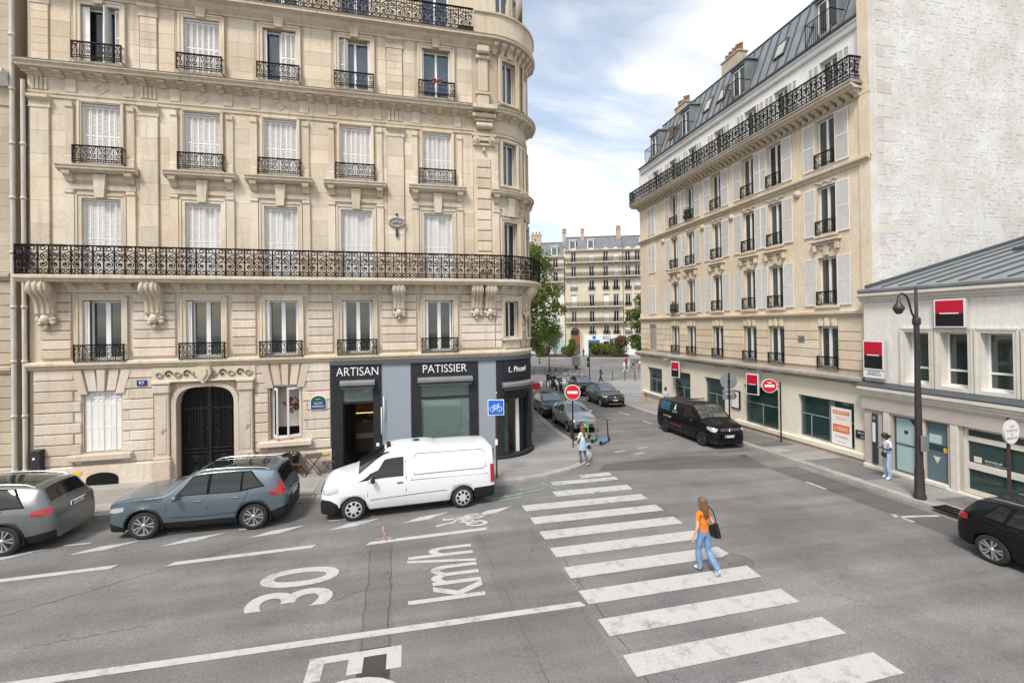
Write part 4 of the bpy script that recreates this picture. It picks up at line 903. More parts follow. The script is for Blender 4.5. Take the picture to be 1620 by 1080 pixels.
# ---- carriage door
def arch_pts(x0,x1,zs,zt,n=10):
    """flattened arch outline from left springing to right springing"""
    cx=(x0+x1)/2; a=(x1-x0)/2; b=zt-zs; return [(cx-a*math.copysign(abs(math.cos(t))**0.62,math.cos(t)),zs+b*abs(math.sin(t))**0.8) for t in [PI*i/n for i in range(n+1)]]
dx0,dx1,dzs,dzt=-8.24,-6.36,2.55,3.20
arc=arch_pts(dx0,dx1,dzs,dzt,16)
s=MB()
for i in range(len(arc)-1):      # spandrel filling above the arch and the moulded archivolt
    (xa,za),(xb,zb)=arc[i],arc[i+1]
    s.prism([(xa,za),(xb,zb),(xb,3.36),(xa,3.36)],-0.33,0.02,lambda p,q,t_:(p,AY-t_,q))
arc2=arch_pts(dx0-0.16,dx1+0.16,dzs,dzt+0.14,16)
for i in range(len(arc)-1): s.prism([arc[i],arc[i+1],arc2[i+1],arc2[i]],0.0,0.09,lambda p,q,t_:(p,AY-t_,q))
for x0,x1 in ((dx0-0.16,dx0),(dx1,dx1+0.16)): s.box(x0,x1,AY-0.09,AY,-0.4,dzs)
doorcase=build(s,'door_surround','stone_base',A)
for c in (-8.66,-5.94):
    s=MB(); s.bev(c-0.23,c+0.23,AY-0.16,AY,0.62,3.02,0.02); s.box(c-0.15,c+0.15,AY-0.175,AY-0.15,0.85,2.9)
    s.bev(c-0.27,c+0.27,AY-0.22,AY,3.02,3.32,0.03); s.bev(c-0.30,c+0.30,AY-0.24,AY,3.34,3.44,0.02); s.bev(c-0.30,c+0.30,AY-0.26,AY,-0.5,0.62,0.03); s.bev(c-0.26,c+0.26,AY-0.2,AY,0.62,0.74,0.02)
    for r,yy in ((0.15,-0.20),(0.08,-0.22)):
        s.prism([(0,r*1.3),(r,0),(0,-r*1.3),(-r,0)],0.16,-yy,lambda p,q,t_:(c+p,AY-t_,1.75+q))
    build(s,'door_pilaster','stone_base',A)
s=MB(); s.box(-8.98,-5.62,AY-0.10,AY,3.46,3.94); s.bev(-8.98,-5.62,AY-0.20,AY,3.40,3.47,0.02)
rnd=random.Random(9)
for k in range(11):
    x=-8.75+k*0.29
    for j in range(2): s.tube([(x+0.13*r*math.cos(a),AY-0.12,3.70+0.15*r*math.sin(a)) for r,a in [(1-0.09*i,i*0.75*(1 if k%2 else -1)) for i in range(9)]],0.028,5)
s.prism([(-0.22,0.30),(0.22,0.30),(0.26,0.05),(0.12,-0.22),(0,-0.32),(-0.12,-0.22),(-0.26,0.05)],0.1,0.28,lambda p,q,t_:(-7.3+p,AY-t_,3.66+q)); s.prism([(-0.13,0.2),(0.13,0.2),(0.15,0.03),(0,-0.2),(-0.15,0.03)],0.28,0.33,lambda p,q,t_:(-7.3+p,AY-t_,3.66+q))
build(s,'carved_frieze','stone_trim',A)
door=MB(); door.box(dx0+0.02,dx1-0.02,AY+0.33,AY+0.38,-0.5,3.3); dob=build(door,'door','iron',A)
mat('door_iron',(0.03,0.029,0.028),0.35,metal=0.5); mat('door_glass',(0.02,0.018,0.016),0.25)
for sg in (-1,1):
    s=MB(); cx=-7.3+sg*0.47; y=AY+0.30
    for x in (-0.44,0.44): s.box(cx+x-0.03,cx+x+0.03,y-0.03,y+0.03,-0.25,2.6 if x*sg>0 else 3.18)
    for z in (-0.2,0.72,0.85,2.35): s.box(cx-0.44,cx+0.44,y-0.03,y+0.03,z-0.025,z+0.025)
    for k in range(9): x=cx-0.36+k*0.09; s.box(x-0.008,x+0.008,y-0.02,y+0.0,0.85,2.9)
    for q in range(14):
        z=0.98+q*0.14; 
        for xx in (-0.2,0.2): s.tube([(cx+xx+px,y-0.03,z+pz) for px,pz in spiral(0,0,0.085,0,1.2,1 if q%2 else -1,8)],0.011,4,caps=False)
        s.lathe([(0.01,-0.05),(0.032,-0.03),(0.01,-0.01)],6,(-7.3+sg*0.06,y-0.02,0.0+q*0.2),axis='y')
    for r in (0.28,0.21,0.13): s.tube([(cx+r*math.cos(a),y-0.03,0.28+r*math.sin(a)*1.1) for a in [2*PI*i/20 for i in range(20)]],0.014,4,closed=True)
    build(s,'door_leaf','door_iron',dob)
s=MB(); s.box(dx0,dx1,AY+0.36,AY-0.25,-0.5,-0.14); build(s,'door_step','kerb_granite',A)
# cellar opening, post box, plates, drain pipes
s=MB(); P=[(-10.98,-0.3)]+[(-10.5-0.48*math.cos(t),0.12+0.22*math.sin(t)) for t in [PI*i/8 for i in range(9)]]+[(-10.02,-0.3)]
s.prism(P,0.02,0.115,lambda p,q,t_:(p,AY-t_,q)); s.f=[q[::-1] for q in s.f]; build(s,'cellar_grille','iron',A)
def pipe(x,z0,z1,r,y,lab):
    s=MB(); s.tube([(0,0,z0),(0,0,z1)],r,10)
    for z in [z0+0.9+1.85*k for k in range(int((z1-z0)/1.85))]: s.lathe([(r,-0.05),(r+0.015,-0.05),(r+0.015,0.05),(r,0.05)],10,(0,0,z)); s.box(-0.02,0.02,0,0.15,z-0.02,z+0.02)
    return tag(build(s,'drain_pipe','pipe',None,T(x,y,0)),lab,'drain pipe')
pipe(-12.98,-0.3,24,0.070,AY-0.12,'pale grey drain pipe outermost at the joint between two facades')
pipe(-12.68,-0.3,13.9,0.062,AY-0.13,'cream drain pipe ending under the cornice of the corner building')
# ------------------------------------------------------------------ pastry shop front (part of the corner building)
def shop_panel(name,u0,u1,z0,z1,holes,mats,d,parent): return wallA(name,u0,u1,z0,z1,holes,mats,d,0.42,parent,0.12)
SF=shop_panel('shopfront',-2.95,-1.05,-0.6,3.9,[(-2.52,-1.38,-0.26,2.98)],'shop_black',0.12,A)
shop_panel('shop_frame',0.09,2.86,-0.6,3.9,[(0.49,2.48,0.0,3.0)],'shop_black',0.12,SF)
shop_panel('shop_frame',3.63,5.95,-0.8,3.9,[(3.92,5.42,-0.42,2.32)],'shop_black',0.12,SF)
shop_panel('shop_panel',-1.05,0.09,-0.6,3.82,[],'shop_grey',0.095,SF); shop_panel('shop_panel',2.86,3.63,-0.6,3.82,[],'shop_grey',0.095,SF)
shop_panel('shop_panel',5.95,UE+3.0,-0.9,3.82,[],'shop_grey',0.095,SF)
mould('fascia',-2.97,UE,[(0,3.82),(0.17,3.82),(0.17,3.95),(0,3.97)],'zinc_edge',SF)
mould('shop_plinth',3.63,5.98,[(0,-0.8),(0.22,-0.8),(0.22,-0.28),(0.18,-0.24),(0,-0.24)],'shop_black',SF,0.1)
mould('shop_plinth',0.09,2.86,[(0,-0.8),(0.16,-0.8),(0.16,-0.12),(0,-0.10)],'shop_black',SF)
for a,b in ((-2.60,-1.30),(0.36,2.60),(3.86,5.45)):
    lo=2.98 if a<3 else 2.62
    mould('awning_box',a,b,[(0.10,lo),(0.32,lo+0.02),(0.36,lo+0.07),(0.36,lo+0.17),(0.30,lo+0.22),(0.10,lo+0.24)],'zinc',SF,0.1)
    mould('awning_bar',a+0.05,b-0.05,[(0.13,lo-0.07),(0.30,lo-0.09),(0.31,lo-0.02),(0.13,lo-0.01)],'zinc_edge',SF,0.1)
mould('sign_board',3.95,5.4,[(0.12,3.02),(0.15,3.02),(0.15,3.74),(0.12,3.74)],'shop_black',SF,0.1)
def pane_at(u0,u1,z0,z1,d,gm,name='pane',parent=None):
    fr=[(lambda dd,z,u=u: PA(u,dd,z)) for u in ustations(u0,u1,0.12)]; s=MB(); s.sweep(fr,[(d-0.01,z0),(d,z0),(d,z1),(d-0.01,z1)]); s.f=[q[::-1] for q in s.f]
    return build(s,name,gm,parent or SF)
pane_at(-2.52,-1.38,2.36,2.95,0.02,'glass_shop'); mould('transom_bar',-2.52,-1.38,[(-0.02,2.28),(0.06,2.28),(0.06,2.36),(-0.02,2.36)],'shop_black',SF)
pane_at(0.49,2.48,2.40,2.98,0.02,'glass_shop'); mould('transom_bar',0.49,2.48,[(-0.02,2.31),(0.06,2.31),(0.06,2.40),(-0.02,2.40)],'shop_black',SF)
pane_at(0.49,2.48,0.0,2.31,0.02,'glass_shop')
pane_at(3.94,4.18,-0.40,2.1,0.0,'glass_green',parent=SF); pane_at(4.95,5.40,-0.40,2.1,-0.1,'glass_green',parent=SF); mould('transom_bar',3.92,5.42,[(-0.1,2.1),(0.05,2.1),(0.05,2.34),(-0.1,2.34)],'shop_black',SF,0.1)
for u in (4.18,4.93,5.38): mould('door_post',u,u+0.05,[(-0.08,-0.42),(0.03,-0.42),(0.03,2.1),(-0.08,2.1)],'dark_metal',SF)
mould('floor_edge',3.92,5.42,[(-0.5,-0.45),(0.05,-0.45),(0.05,-0.40),(-0.5,-0.40)],'shop_black',SF,0.1)
def lettering(s,u,z,width,cap,mats='letter',d=0.14,sh=0.0,parent=None,name='lettering',bold=0.0):
    me=text_mesh(s,1.0,0.02,mats,shear=sh,bold=bold); xs=[v.co.x for v in me.vertices]; ys=[v.co.y for v in me.vertices]; ax,bx,ay,by=min(xs),max(xs),min(ys),max(ys)
    for v in me.vertices:
        p=(v.co.x-(ax+bx)/2)/(bx-ax)*width; q=(v.co.y-ay)/(by-ay)*cap-cap/2; v.co=PA(u+p,d+v.co.z*0.7,z+q)
    return inst(name,me,parent or SF)
lettering('ARTISAN',-1.96,3.56,1.58,0.33,bold=-0.006); lettering('PATISSIER',1.48,3.56,1.80,0.32,bold=-0.006); lettering('L. Pinzani',4.62,3.40,0.95,0.24,d=0.17,sh=0.2)
for u,z in ((-1.62,2.80),(2.25,2.85)):
    s=MB(); s.tube([PA(u-0.14+0.035*i,0.035,z+0.05*math.sin(i*2.2)) for i in range(10)],0.012,4); s.tube([PA(u-0.2,0.035,z-0.07),PA(u+0.1,0.035,z-0.02)],0.008,4); build(s,'signature','letter',SF)
s=MB(); s.tube([PA(-1.06,0.20,1.05),PA(-1.06,0.26,1.1),PA(-1.06,0.26,2.05),PA(-1.06,0.20,2.1)],0.022,6); s.tube([PA(-0.97,0.16,1.6),PA(-0.97,0.20,1.62),PA(-0.97,0.20,2.45),PA(-0.97,0.16,2.5)],0.022,6); build(s,'door_handle','letter',SF)
s=MB(); s.bev(-1.28,-1.16,AY-0.135,AY-0.12,0.55,0.68,0.002); s.bev(-1.30,-1.14,AY-0.135,AY-0.12,0.42,0.48,0.002); build(s,'sticker','letter',SF)
# open glass door and the room behind
W=T(-2.50,AY-0.08,-0.26) @ RZ(1.2); s=MB()
for x0,x1,z0,z1 in ((0,0.07,0,2.5),(0.93,1.0,0,2.5),(0.07,0.93,0,0.12),(0.07,0.93,2.42,2.5)): s.box(x0,x1,0,0.05,z0,z1)
dr=build(s,'shop_door','shop_black',SF,W); s=MB(); s.box(0.07,0.93,0.02,0.03,0.12,2.42); build(s,'pane','glass_dark',dr,W)
mat('shop_floor',(0.055,0.045,0.04),0.5); mat('shop_wall_warm',(0.32,0.25,0.18),0.8); mat('lamp_glow',(1,0.8,0.5),0.5,emit=(1.0,0.62,0.28),es=7.0)
s=MB(); s.box(-2.85,5.0,AY+0.42,AY+5.0,-0.36,-0.30,0); s.add([(-2.85,AY+0.45,-0.3),(-2.85,AY+5,-0.3),(-2.85,AY+5,3.8),(-2.85,AY+0.45,3.8),(5.0,AY+5,-0.3),(5.0,AY+5,3.8),(5.0,AY+1.6,-.3),(5.0,AY+1.6,3.8)],[(0,1,2,3),(1,4,5,2),(4,6,7,5)],1); s.box(-2.85,5.0,AY+0.42,AY+5.0,3.7,3.8,1)
build(s,'shop_interior',['shop_floor','shop_wall_warm'],SF)
s=MB(); s.bev(4.62,4.86,AY+0.55,AY+2.2,-0.36,2.2,0.01); build(s,'door_partition','white_paint',SF)
ctr=thing('pastry_counter','wooden pastry counter with pale band seen through the open shop door','counter',T(-1.7,AY+2.3,-0.30))
s=MB(); s.bev(-1.1,1.3,0,0.7,0,0.62,0.02,0); s.bev(-1.1,1.3,-0.03,0.7,0.63,0.86,0.01,1); s.bev(-1.1,1.3,0,0.7,0.87,1.28,0.02,0); build(s,'body',['wood','rendered'],ctr,T(-1.7,AY+2.3,-0.30))
s=MB(); s.box(-1.0,1.2,0.1,0.13,1.28,1.75); s.box(-1.0,1.2,0.1,0.6,1.75,1.77); build(s,'glass_case','glass',ctr,T(-1.7,AY+2.3,-0.30))
s=MB(); s.box(-1.0,1.2,0.42,0.45,1.66,1.70); build(s,'case_light','lamp_glow',ctr,T(-1.7,AY+2.3,-0.30))
rnd=random.Random(12); s=MB()
for k in range(46):
    x=rnd.uniform(-0.9,1.1); y=rnd.uniform(0.2,0.5); q=rnd.uniform(0.03,0.06); s.lathe([(q,0),(q*0.9,q),(0.01,q*1.4)],7,(x,y,1.28),mi=k%3)
mat('pastry',(0.45,0.22,0.08),0.6); mat('berry',(0.40,0.04,0.03),0.4)
build(s,'pastries',['pastry','berry','interior_light'],ctr,T(-1.7,AY+2.3,-0.30))
ctr2=thing('display_shelf','lit shelf of goods behind the rounded corner door','shelf',T(4.15,AY+2.9,-0.30)); s=MB(); 
for z in (0.5,1.0,1.5,2.0): s.box(-0.5,0.7,-0.2,0.2,z,z+0.03)
s.box(-0.5,0.7,0.2,0.23,0,2.3); W2=T(4.15,AY+2.9,-0.30); build(s,'rack','wood',ctr2,W2); s=MB(); s.box(-0.45,0.65,-0.1,0.1,2.26,2.29); build(s,'shelf_light','lamp_glow',ctr2,W2)
s=MB()
for k in range(40): x=rnd.uniform(-0.42,0.6); z=rnd.choice((0.53,1.03,1.53)); q=rnd.uniform(0.05,0.09); s.bev(x-q/2,x+q/2,-0.1,0.05,z,z+q*2.2,0.005,k%3)
build(s,'jars',['interior_light','pastry','berry'],ctr2,W2)
wd=thing('window_display','stepped white display with small cakes behind the wide shop pane','display',T(1.48,AY+0.75,-0.30)); WD=T(1.48,AY+0.75,-0.30)
s=MB(); s.bev(-0.95,0.95,-0.1,0.5,0,0.75,0.02); s.bev(-0.8,0.8,0.1,0.5,0.75,1.05,0.02); s.bev(-0.6,0.6,0.3,0.5,1.05,1.32,0.02); build(s,'stand','white_paint',wd,WD); s=MB()
for k in range(34): x=rnd.uniform(-0.85,0.85); lv=0 if abs(x)>0.75 else rnd.randrange(2); q=rnd.uniform(0.045,0.085); s.lathe([(q,0),(q,q),(q*0.7,q*1.3),(0.01,q*1.4)],9,(x,(0.0,0.2)[lv],(0.75,1.05)[lv]),mi=k%3)
build(s,'cakes',['pastry','berry','interior_light'],wd,WD)
s=MB(); s.box(-1.0,1.0,0.62,0.64,1.2,2.9); build(s,'back_board','rendered',wd,WD)
# ------------------------------------------------------------------ plates and small fittings on the facade
mat('enamel_blue',(0.010,0.035,0.18),0.35); mat('enamel_green',(0.015,0.09,0.06),0.35); mat('sign_red',(0.55,0.012,0.02),0.4); mat('sign_blue',(0.01,0.13,0.55),0.35); mat('black_plastic',(0.02,0.02,0.022),0.5); mat('sticker_yellow',(0.72,0.48,0.03),0.6)
def plate_text(parent,W,s,w,h,z=0.004,mats='letter',name='lettering',bold=0.0):
    me=text_mesh(s,1.0,0.0,mats,bold=bold); xs=[v.co.x for v in me.vertices]; ys=[v.co.y for v in me.vertices]; ax,bx,ay,by=min(xs),max(xs),min(ys),max(ys)
    for v in me.vertices: v.co=((v.co.x-(ax+bx)/2)/(bx-ax)*w,-z,((v.co.y-(ay+by)/2)/(by-ay))*h)
    return inst(name,me,parent,W)
np_=thing('house_number_plate','small blue enamel house number plate beside the carriage door','plate',T(-9.30,AY-0.09,3.42)); W=T(-9.30,AY-0.09,3.42)
s=MB(); s.bev(-0.15,0.15,-0.008,0.03,-0.10,0.10,0.003); build(s,'plate','enamel_blue',np_,W); plate_text(np_,W,'97',0.17,0.12,0.012)
sp=thing('street_name_plate','arched green and blue street name plate on the stone wall','street sign',T(-3.42,AY-0.09,2.38)); W=T(-3.42,AY-0.09,2.38)
def arched(w,h,a): return [(-w,-h),(w,-h),(w,h*0.35)]+[(w*math.cos(t),h*0.35+(a)*math.sin(t)) for t in [PI*i/8 for i in range(1,8)]]+[(-w,h*0.35)]
for nm,w,h,a,y,mt in (('border',0.27,0.24,0.20,0.012,'enamel_green'),('rim',0.29,0.26,0.21,0.006,'sticker_yellow'),):
    s=MB(); s.prism(arched(w,h,a),-0.03,y,lambda p,q,t_:(p,-t_,q)); s.f=[q[::-1] for q in s.f]; build(s,nm,mt if nm=='border' else 'letter',sp,W)
s=MB(); s.bev(-0.24,0.24,-0.020,0.0,-0.20,0.06,0.003); build(s,'panel','enamel_blue',sp,W); plate_text(sp,W @ T(0,0,0.0),'RUE DE',0.30,0.07,0.024); plate_text(sp,W @ T(0,0,-0.12),'MARSEILLE',0.42,0.08,0.024); plate_text(sp,W @ T(0,0,0.16),'9e Arr',0.16,0.05,0.016)
bx=thing('meter_box','narrow black box with a small label on the wall beside the drain pipe','box',T(-12.32,AY-0.14,0.75)); W=T(-12.32,AY-0.14,0.75)
s=MB(); s.bev(-0.14,0.14,-0.12,0.10,-0.48,0.48,0.02); s.bev(-0.155,0.155,-0.135,0.10,0.48,0.53,0.015); build(s,'case','black_plastic',bx,W); s=MB(); s.bev(-0.08,-0.01,-0.125,-0.11,0.22,0.29,0.002); build(s,'sticker','letter',bx,W)
s=MB(); s.bev(-0.12,0.12,-0.012,0.0,-0.07,0.07,0.003); tag(build(s,'yellow_sticker','sticker_yellow',None,T(-11.22,AY-0.103,0.36)),'small yellow sticker on the plinth beside the cellar opening','sticker')
s=MB(); s.bev(-0.16,0.16,-0.03,0.0,-0.04,0.04,0.003); tag(build(s,'yellow_sign','sticker_yellow',None,T(-3.22,AY-0.105,0.40)),'yellow strip fixed low on the wall beside the shop','strip')
lm=thing('wall_emblem','oval dark-rimmed plaque high on the pilaster','plaque',T(-0.38,AY-0.13,9.52)); W=T(-0.38,AY-0.13,9.52)
s=MB(); n=20
s.tube([(0.29*math.cos(2*PI*i/n),0,0.17*math.sin(2*PI*i/n)) for i in range(n)],0.05,6,closed=True); build(s,'rim','weathered',lm,W)
s=MB(); s.prism([(0.26*math.cos(2*PI*i/n),0.14*math.sin(2*PI*i/n)) for i in range(n)],-0.03,0.02,lambda p,q,t_:(p,-t_,q)); s.f=[q[::-1] for q in s.f]; build(s,'disc','zinc',lm,W)
for r in range(3): s=MB(); s.lathe([(0.01,-0.05),(0.05,-0.04),(0.06,0)],8,((r-1)*0.12,-0.01,(-0.02 if r!=1 else 0.02)),axis='y'); build(s,'boss','weathered',lm,W)
s=MB(); s.bev(-0.045,0.045,-0.05,0.03,-0.58,-0.26,0.01); s.lathe([(0.001,-0.05),(0.04,-0.04),(0.05,0.03)],8,(0,0,0.33),axis='y'); build(s,'stem','black_plastic',lm,W)
for i,x in enumerate((1.16,1.40)):
    fp=thing('flower_pot','small orange flower pot hooked on the fourth-floor window railing, the %s one'%('first' if i==0 else 'second'),'flower pot',T(x,AY-0.33,15.22),'orange pots on the railing'); W=T(x,AY-0.33,15.22)
    s=MB(); s.lathe([(0.065,0),(0.095,0.15),(0.105,0.15),(0.105,0.19),(0.09,0.19),(0.085,0.17)],12); build(s,'pot','terracotta',fp,W); s=MB(); s.lathe([(0.085,0.165),(0.0,0.17)],10,cap=False); build(s,'soil','interior',fp,W)
bl=thing('window_box','dark green window box at the end of the top balcony','window box',PAM(2.55,0.40,17.53)); s=MB(); s.bev(-0.35,0.25,-0.09,0.09,0,0.18,0.02); build(s,'trough','leaf_dark',bl,PAM(2.55,0.36,17.53))
# ------------------------------------------------------------------ neighbour on the left edge
NB=thing('neighbour_building','old stone building at the far left edge beyond the drain pipes','building',T(-17,AY,-0.1))
s=MB(); s.box(-24,-13.06,AY,AY+9,-0.8,24); build(s,'wall','mortar',NB)
for z0,z1,rows,d in ((0.75,3.85,8,0.05),(4.2,7.0,7,0.05),(7.35,13.6,14,0.012),(14.2,22,17,0.012)):
    h=(z1-z0)/rows
    for r in range(rows):
        cuts=[-14.9+(0.35 if r%2 else 0),-14.0+(0.2 if r%2 else 0),-13.08]
        for a,b in zip(cuts,cuts[1:]): block('stone_block',a+0.006,b-0.006,z0+r*h+(0.012 if d>0.03 else 0.003),z0+(r+1)*h-(0.012 if d>0.03 else 0.003),d,'stone_old',0.014 if d>0.03 else 0.004,NB)
def nm_(name,prof,mt='stone_old'):
    s=MB(); s.sweep([(lambda d,z,u=u: (u,AY-d,z)) for u in (-24,-13.06)],prof); s.f=[q[::-1] for q in s.f]; build(s,name,mt,NB)
nm_('string_course',[(0,3.9),(0.08,3.9),(0.16,4.02),(0.16,4.12),(0,4.16)]); nm_('string_course',[(0,7.05),(0.08,7.05),(0.2,7.18),(0.2,7.28),(0,7.32)]); nm_('cornice',[(0,13.65),(0.10,13.65),(0.3,13.9),(0.42,13.98),(0.42,14.1),(0,14.16)],'bank_plaster'); nm_('plinth',[(0,-0.8),(0.09,-0.8),(0.09,0.66),(0.05,0.72),(0,0.72)]); nm_('ornament_band',[(0,13.0),(0.05,13.0),(0.05,13.2),(0,13.2)])
# ------------------------------------------------------------------ long building on the right (frame: x = n across, y = s along)
BN=17.8
def PB(s,d,z): return (BN-d,s,z)                 # point on its facade, d out of the wall towards the street
def PBM(s,d,z): return BM @ T(BN-d,s,z) @ RZ(-PI/2)   # local x runs towards us along the facade, y into the wall
Bd=thing('shuttered_building','long pale stone building with white shutters and grey zinc attic','building',BM @ T(BN+2,24,-0.9))
S0,S1=14.22,33.1
def hwall(parent,name,s0,s1,z0,z1,holes,mats,d=0.0,rev=0.25,n0=None):
    mb=MB(); ss=sorted({s0,s1}|{v for h in holes for v in (h[0],h[1])}); zs=sorted({z0,z1}|{v for h in holes for v in (h[2],h[3])})
    nn=(n0 if n0 is not None else BN)-d
    for i in range(len(ss)-1):
        for j in range(len(zs)-1):
            sm,zm=(ss[i]+ss[i+1])/2,(zs[j]+zs[j+1])/2
            if any(a<sm<b and c<zm<e for a,b,c,e in holes): continue
            mb.add([(nn,ss[i],zs[j]),(nn,ss[i+1],zs[j]),(nn,ss[i+1],zs[j+1]),(nn,ss[i],zs[j+1])],[(3,2,1,0)])
    for a,b,c,e in holes:
        q=[(a,c),(b,c),(b,e),(a,e)]
        for k in range(4):
            (p,r),(p2,r_2)=q[k],q[(k+1)%4]; mb.add([(nn,p,r),(nn+rev,p,r),(nn+rev,p2,r_2),(nn,p2,r_2)],[(3,2,1,0)])
    return build(mb,name,mats,parent,BM)
def hmould(parent,name,s0,s1,prof,mats,n0=None,tilt=0.0):
    base=n0 if n0 is not None else BN; s=MB(); s.sweep([(lambda d,z,q=q: (base-d,q,z+tilt*(q-s0))) for q in (s0,s1)],prof); return build(s,name,mats,parent,BM)
WB=[16.25,19.13,20.97,23.62,26.27,28.15]; BWD=0.94
hol=[]
for z0,z1 in ((6.0,8.14),(9.17,11.33),(12.2,14.34)): hol+=[(c-BWD/2,c+BWD/2,z0,z1) for c in WB]
hwall(Bd,'wall',S0,S1,5.5,14.9,hol,'stone_ochre')
hwall(Bd,'wall',S0,S1,2.75,5.5,[(c-BWD/2,c+BWD/2,3.2,5.05) for c in WB]+[(30.75,31.75,3.2,5.05)],'mortar',0.0)
SHOP=[(15.03,17.8,-0.12,1.83),(19.0,21.4,-0.25,1.83),(22.97,24.86,-0.32,1.86),(26.36,28.32,-0.40,1.88),(29.87,31.94,-0.10,1.85)]
hwall(Bd,'wall',S0+0.2,S1,-1.3,2.8,SHOP,'cream_paint',0.12,0.30)
hwall(Bd,'wall',S0,S1,14.9,17.85,[(c-0.45,c+0.45,15.1,17.05) for c in (16.25,18.9,21.0,23.62,26.27,28.6,31.0)],'white_wall',-0.25)
for r in range(5):                                    # banded stones of the first floor
    a=3.22+r*0.4; b=a+0.4
    for u0,u1 in intervals(a,b,S0+0.48,S1,[(c-BWD/2-0.02,c+BWD/2+0.02,3.2,5.05) for c in WB]+[(30.73,31.77,3.2,5.05)]):
        k=max(1,round((u1-u0)/1.3))
        for j in range(k):
            x0,x1=u0+(u1-u0)*j/k+0.004,u0+(u1-u0)*(j+1)/k-0.004; w,h=x1-x0,0.4-0.03; c=0.015; s=MB()
            o=[(0,0),(w,0),(w,h),(0,h)]; i=[(c,c),(w-c,c),(w-c,h-c),(c,h-c)]
            s.add([(0.02,x,z) for x,z in o]+[(-0.035,x,z) for x,z in o]+[(-0.05,x,z) for x,z in i],[q[::-1] for q in [(0,1,5,4),(1,2,6,5),(2,3,7,6),(3,0,4,7),(4,5,9,8),(5,6,10,9),(6,7,11,10),(7,4,8,11),(8,9,10,11)]])
            build(s,'stone_block','stone_ochre',Bd,BM @ T(BN,x0,a+0.015))
s=MB(); s.box(BN-0.06,BN,S0,S0+0.45,2.75,20.0); build(s,'end_chain','stone_ochre',Bd,BM)
s=MB(); s.box(BN+0.05,BN+0.10,30.75,31.75,3.2,5.05); build(s,'blind_window','weathered',Bd,BM)
hmould(Bd,'string_course',S0,S1+0.1,[(0,5.45),(0.07,5.45),(0.10,5.52),(0.20,5.60),(0.20,5.70),(0,5.74)],'stone_trim')
hmould(Bd,'lintel_band',S0+0.48,S1,[(0,5.20),(0.045,5.20),(0.045,5.44),(0,5.44)],'stone_ochre')
hmould(Bd,'cornice',S0,S1+0.1,[(0,11.68),(0.06,11.68),(0.08,11.78),(0.20,11.86),(0.20,11.95),(0,12.0)],'stone_trim')
hmould(Bd,'frieze_band',S0,S1+0.1,[(0,14.42),(0.05,14.42),(0.07,14.5),(0,14.5)],'stone_trim')
hmould(Bd,'balcony_slab',S0+0.25,S1+0.45,[(0,14.74),(0.50,14.74),(0.55,14.82),(0.66,14.86),(0.66,14.94)],'stone_trim')
hmould(Bd,'balcony_slab_edge',S0+0.24,S1+0.46,[(-0.2,14.93),(0.665,14.943),(0.70,14.96),(0.70,15.05),(0.66,15.07),(-0.2,15.07)],'weathered')
hmould(Bd,'eaves',S0+0.45,S1+0.05,[(-0.26,17.5),(-0.16,17.5),(-0.12,17.58),(-0.12,17.72),(-0.04,17.78),(-0.04,17.86),(-0.26,17.88)],'white_wall')
hmould(Bd,'gutter',S0+0.45,S1+0.1,[(-0.26,17.87),(0.02,17.88),(0.04,17.97),(-0.26,17.99)],'zinc_edge')
hmould(Bd,'string_course',S0+0.2,S1+0.25,[(0,2.62),(0.10,2.62),(0.16,2.70),(0.30,2.76),(0.42,2.80)],'weathered'); hmould(Bd,'ledge',S0+0.2,S1+0.3,[(-0.02,2.79),(0.43,2.802),(0.47,2.84),(0.47,2.95),(0.42,2.98),(-0.02,3.06)],'weathered')
# broken plaster hanging from the ledge
rnd=random.Random(21)
x=S0+0.3
while x<S1-0.3:
    l=rnd.uniform(0.5,1.7); h=rnd.uniform(0.05,0.17); s=MB(); n=6
    lo=[(x+l*i/n,2.79-h*math.sin(PI*i/n)*rnd.uniform(0.5,1.2)-0.02) for i in range(n+1)]; 
    s.prism([(a,b) for a,b in lo]+[(x+l,2.80),(x,2.80)],0.13,rnd.uniform(0.25,0.40),lambda p,q,t_:(BN-t_,p,q)); build(s,'plaster_remnant','weathered' if rnd.random()<0.45 else 'rendered',Bd,BM); x+=l+rnd.uniform(0.0,0.8)
# modillions
s=MB(); pr=[(0,0),(0.42,0),(0.42,-0.06),(0.34,-0.12),(0.2,-0.16),(0.14,-0.26),(0,-0.26)]; s.prism(pr,-0.10,0.10,lambda p,q,t_:(-p,t_,q)); me=s.mesh('modillion','stone_trim')
q=S0+0.45
while q<S1: inst('modillion',me,Bd,BM @ T(BN,q,14.745)); q+=0.36
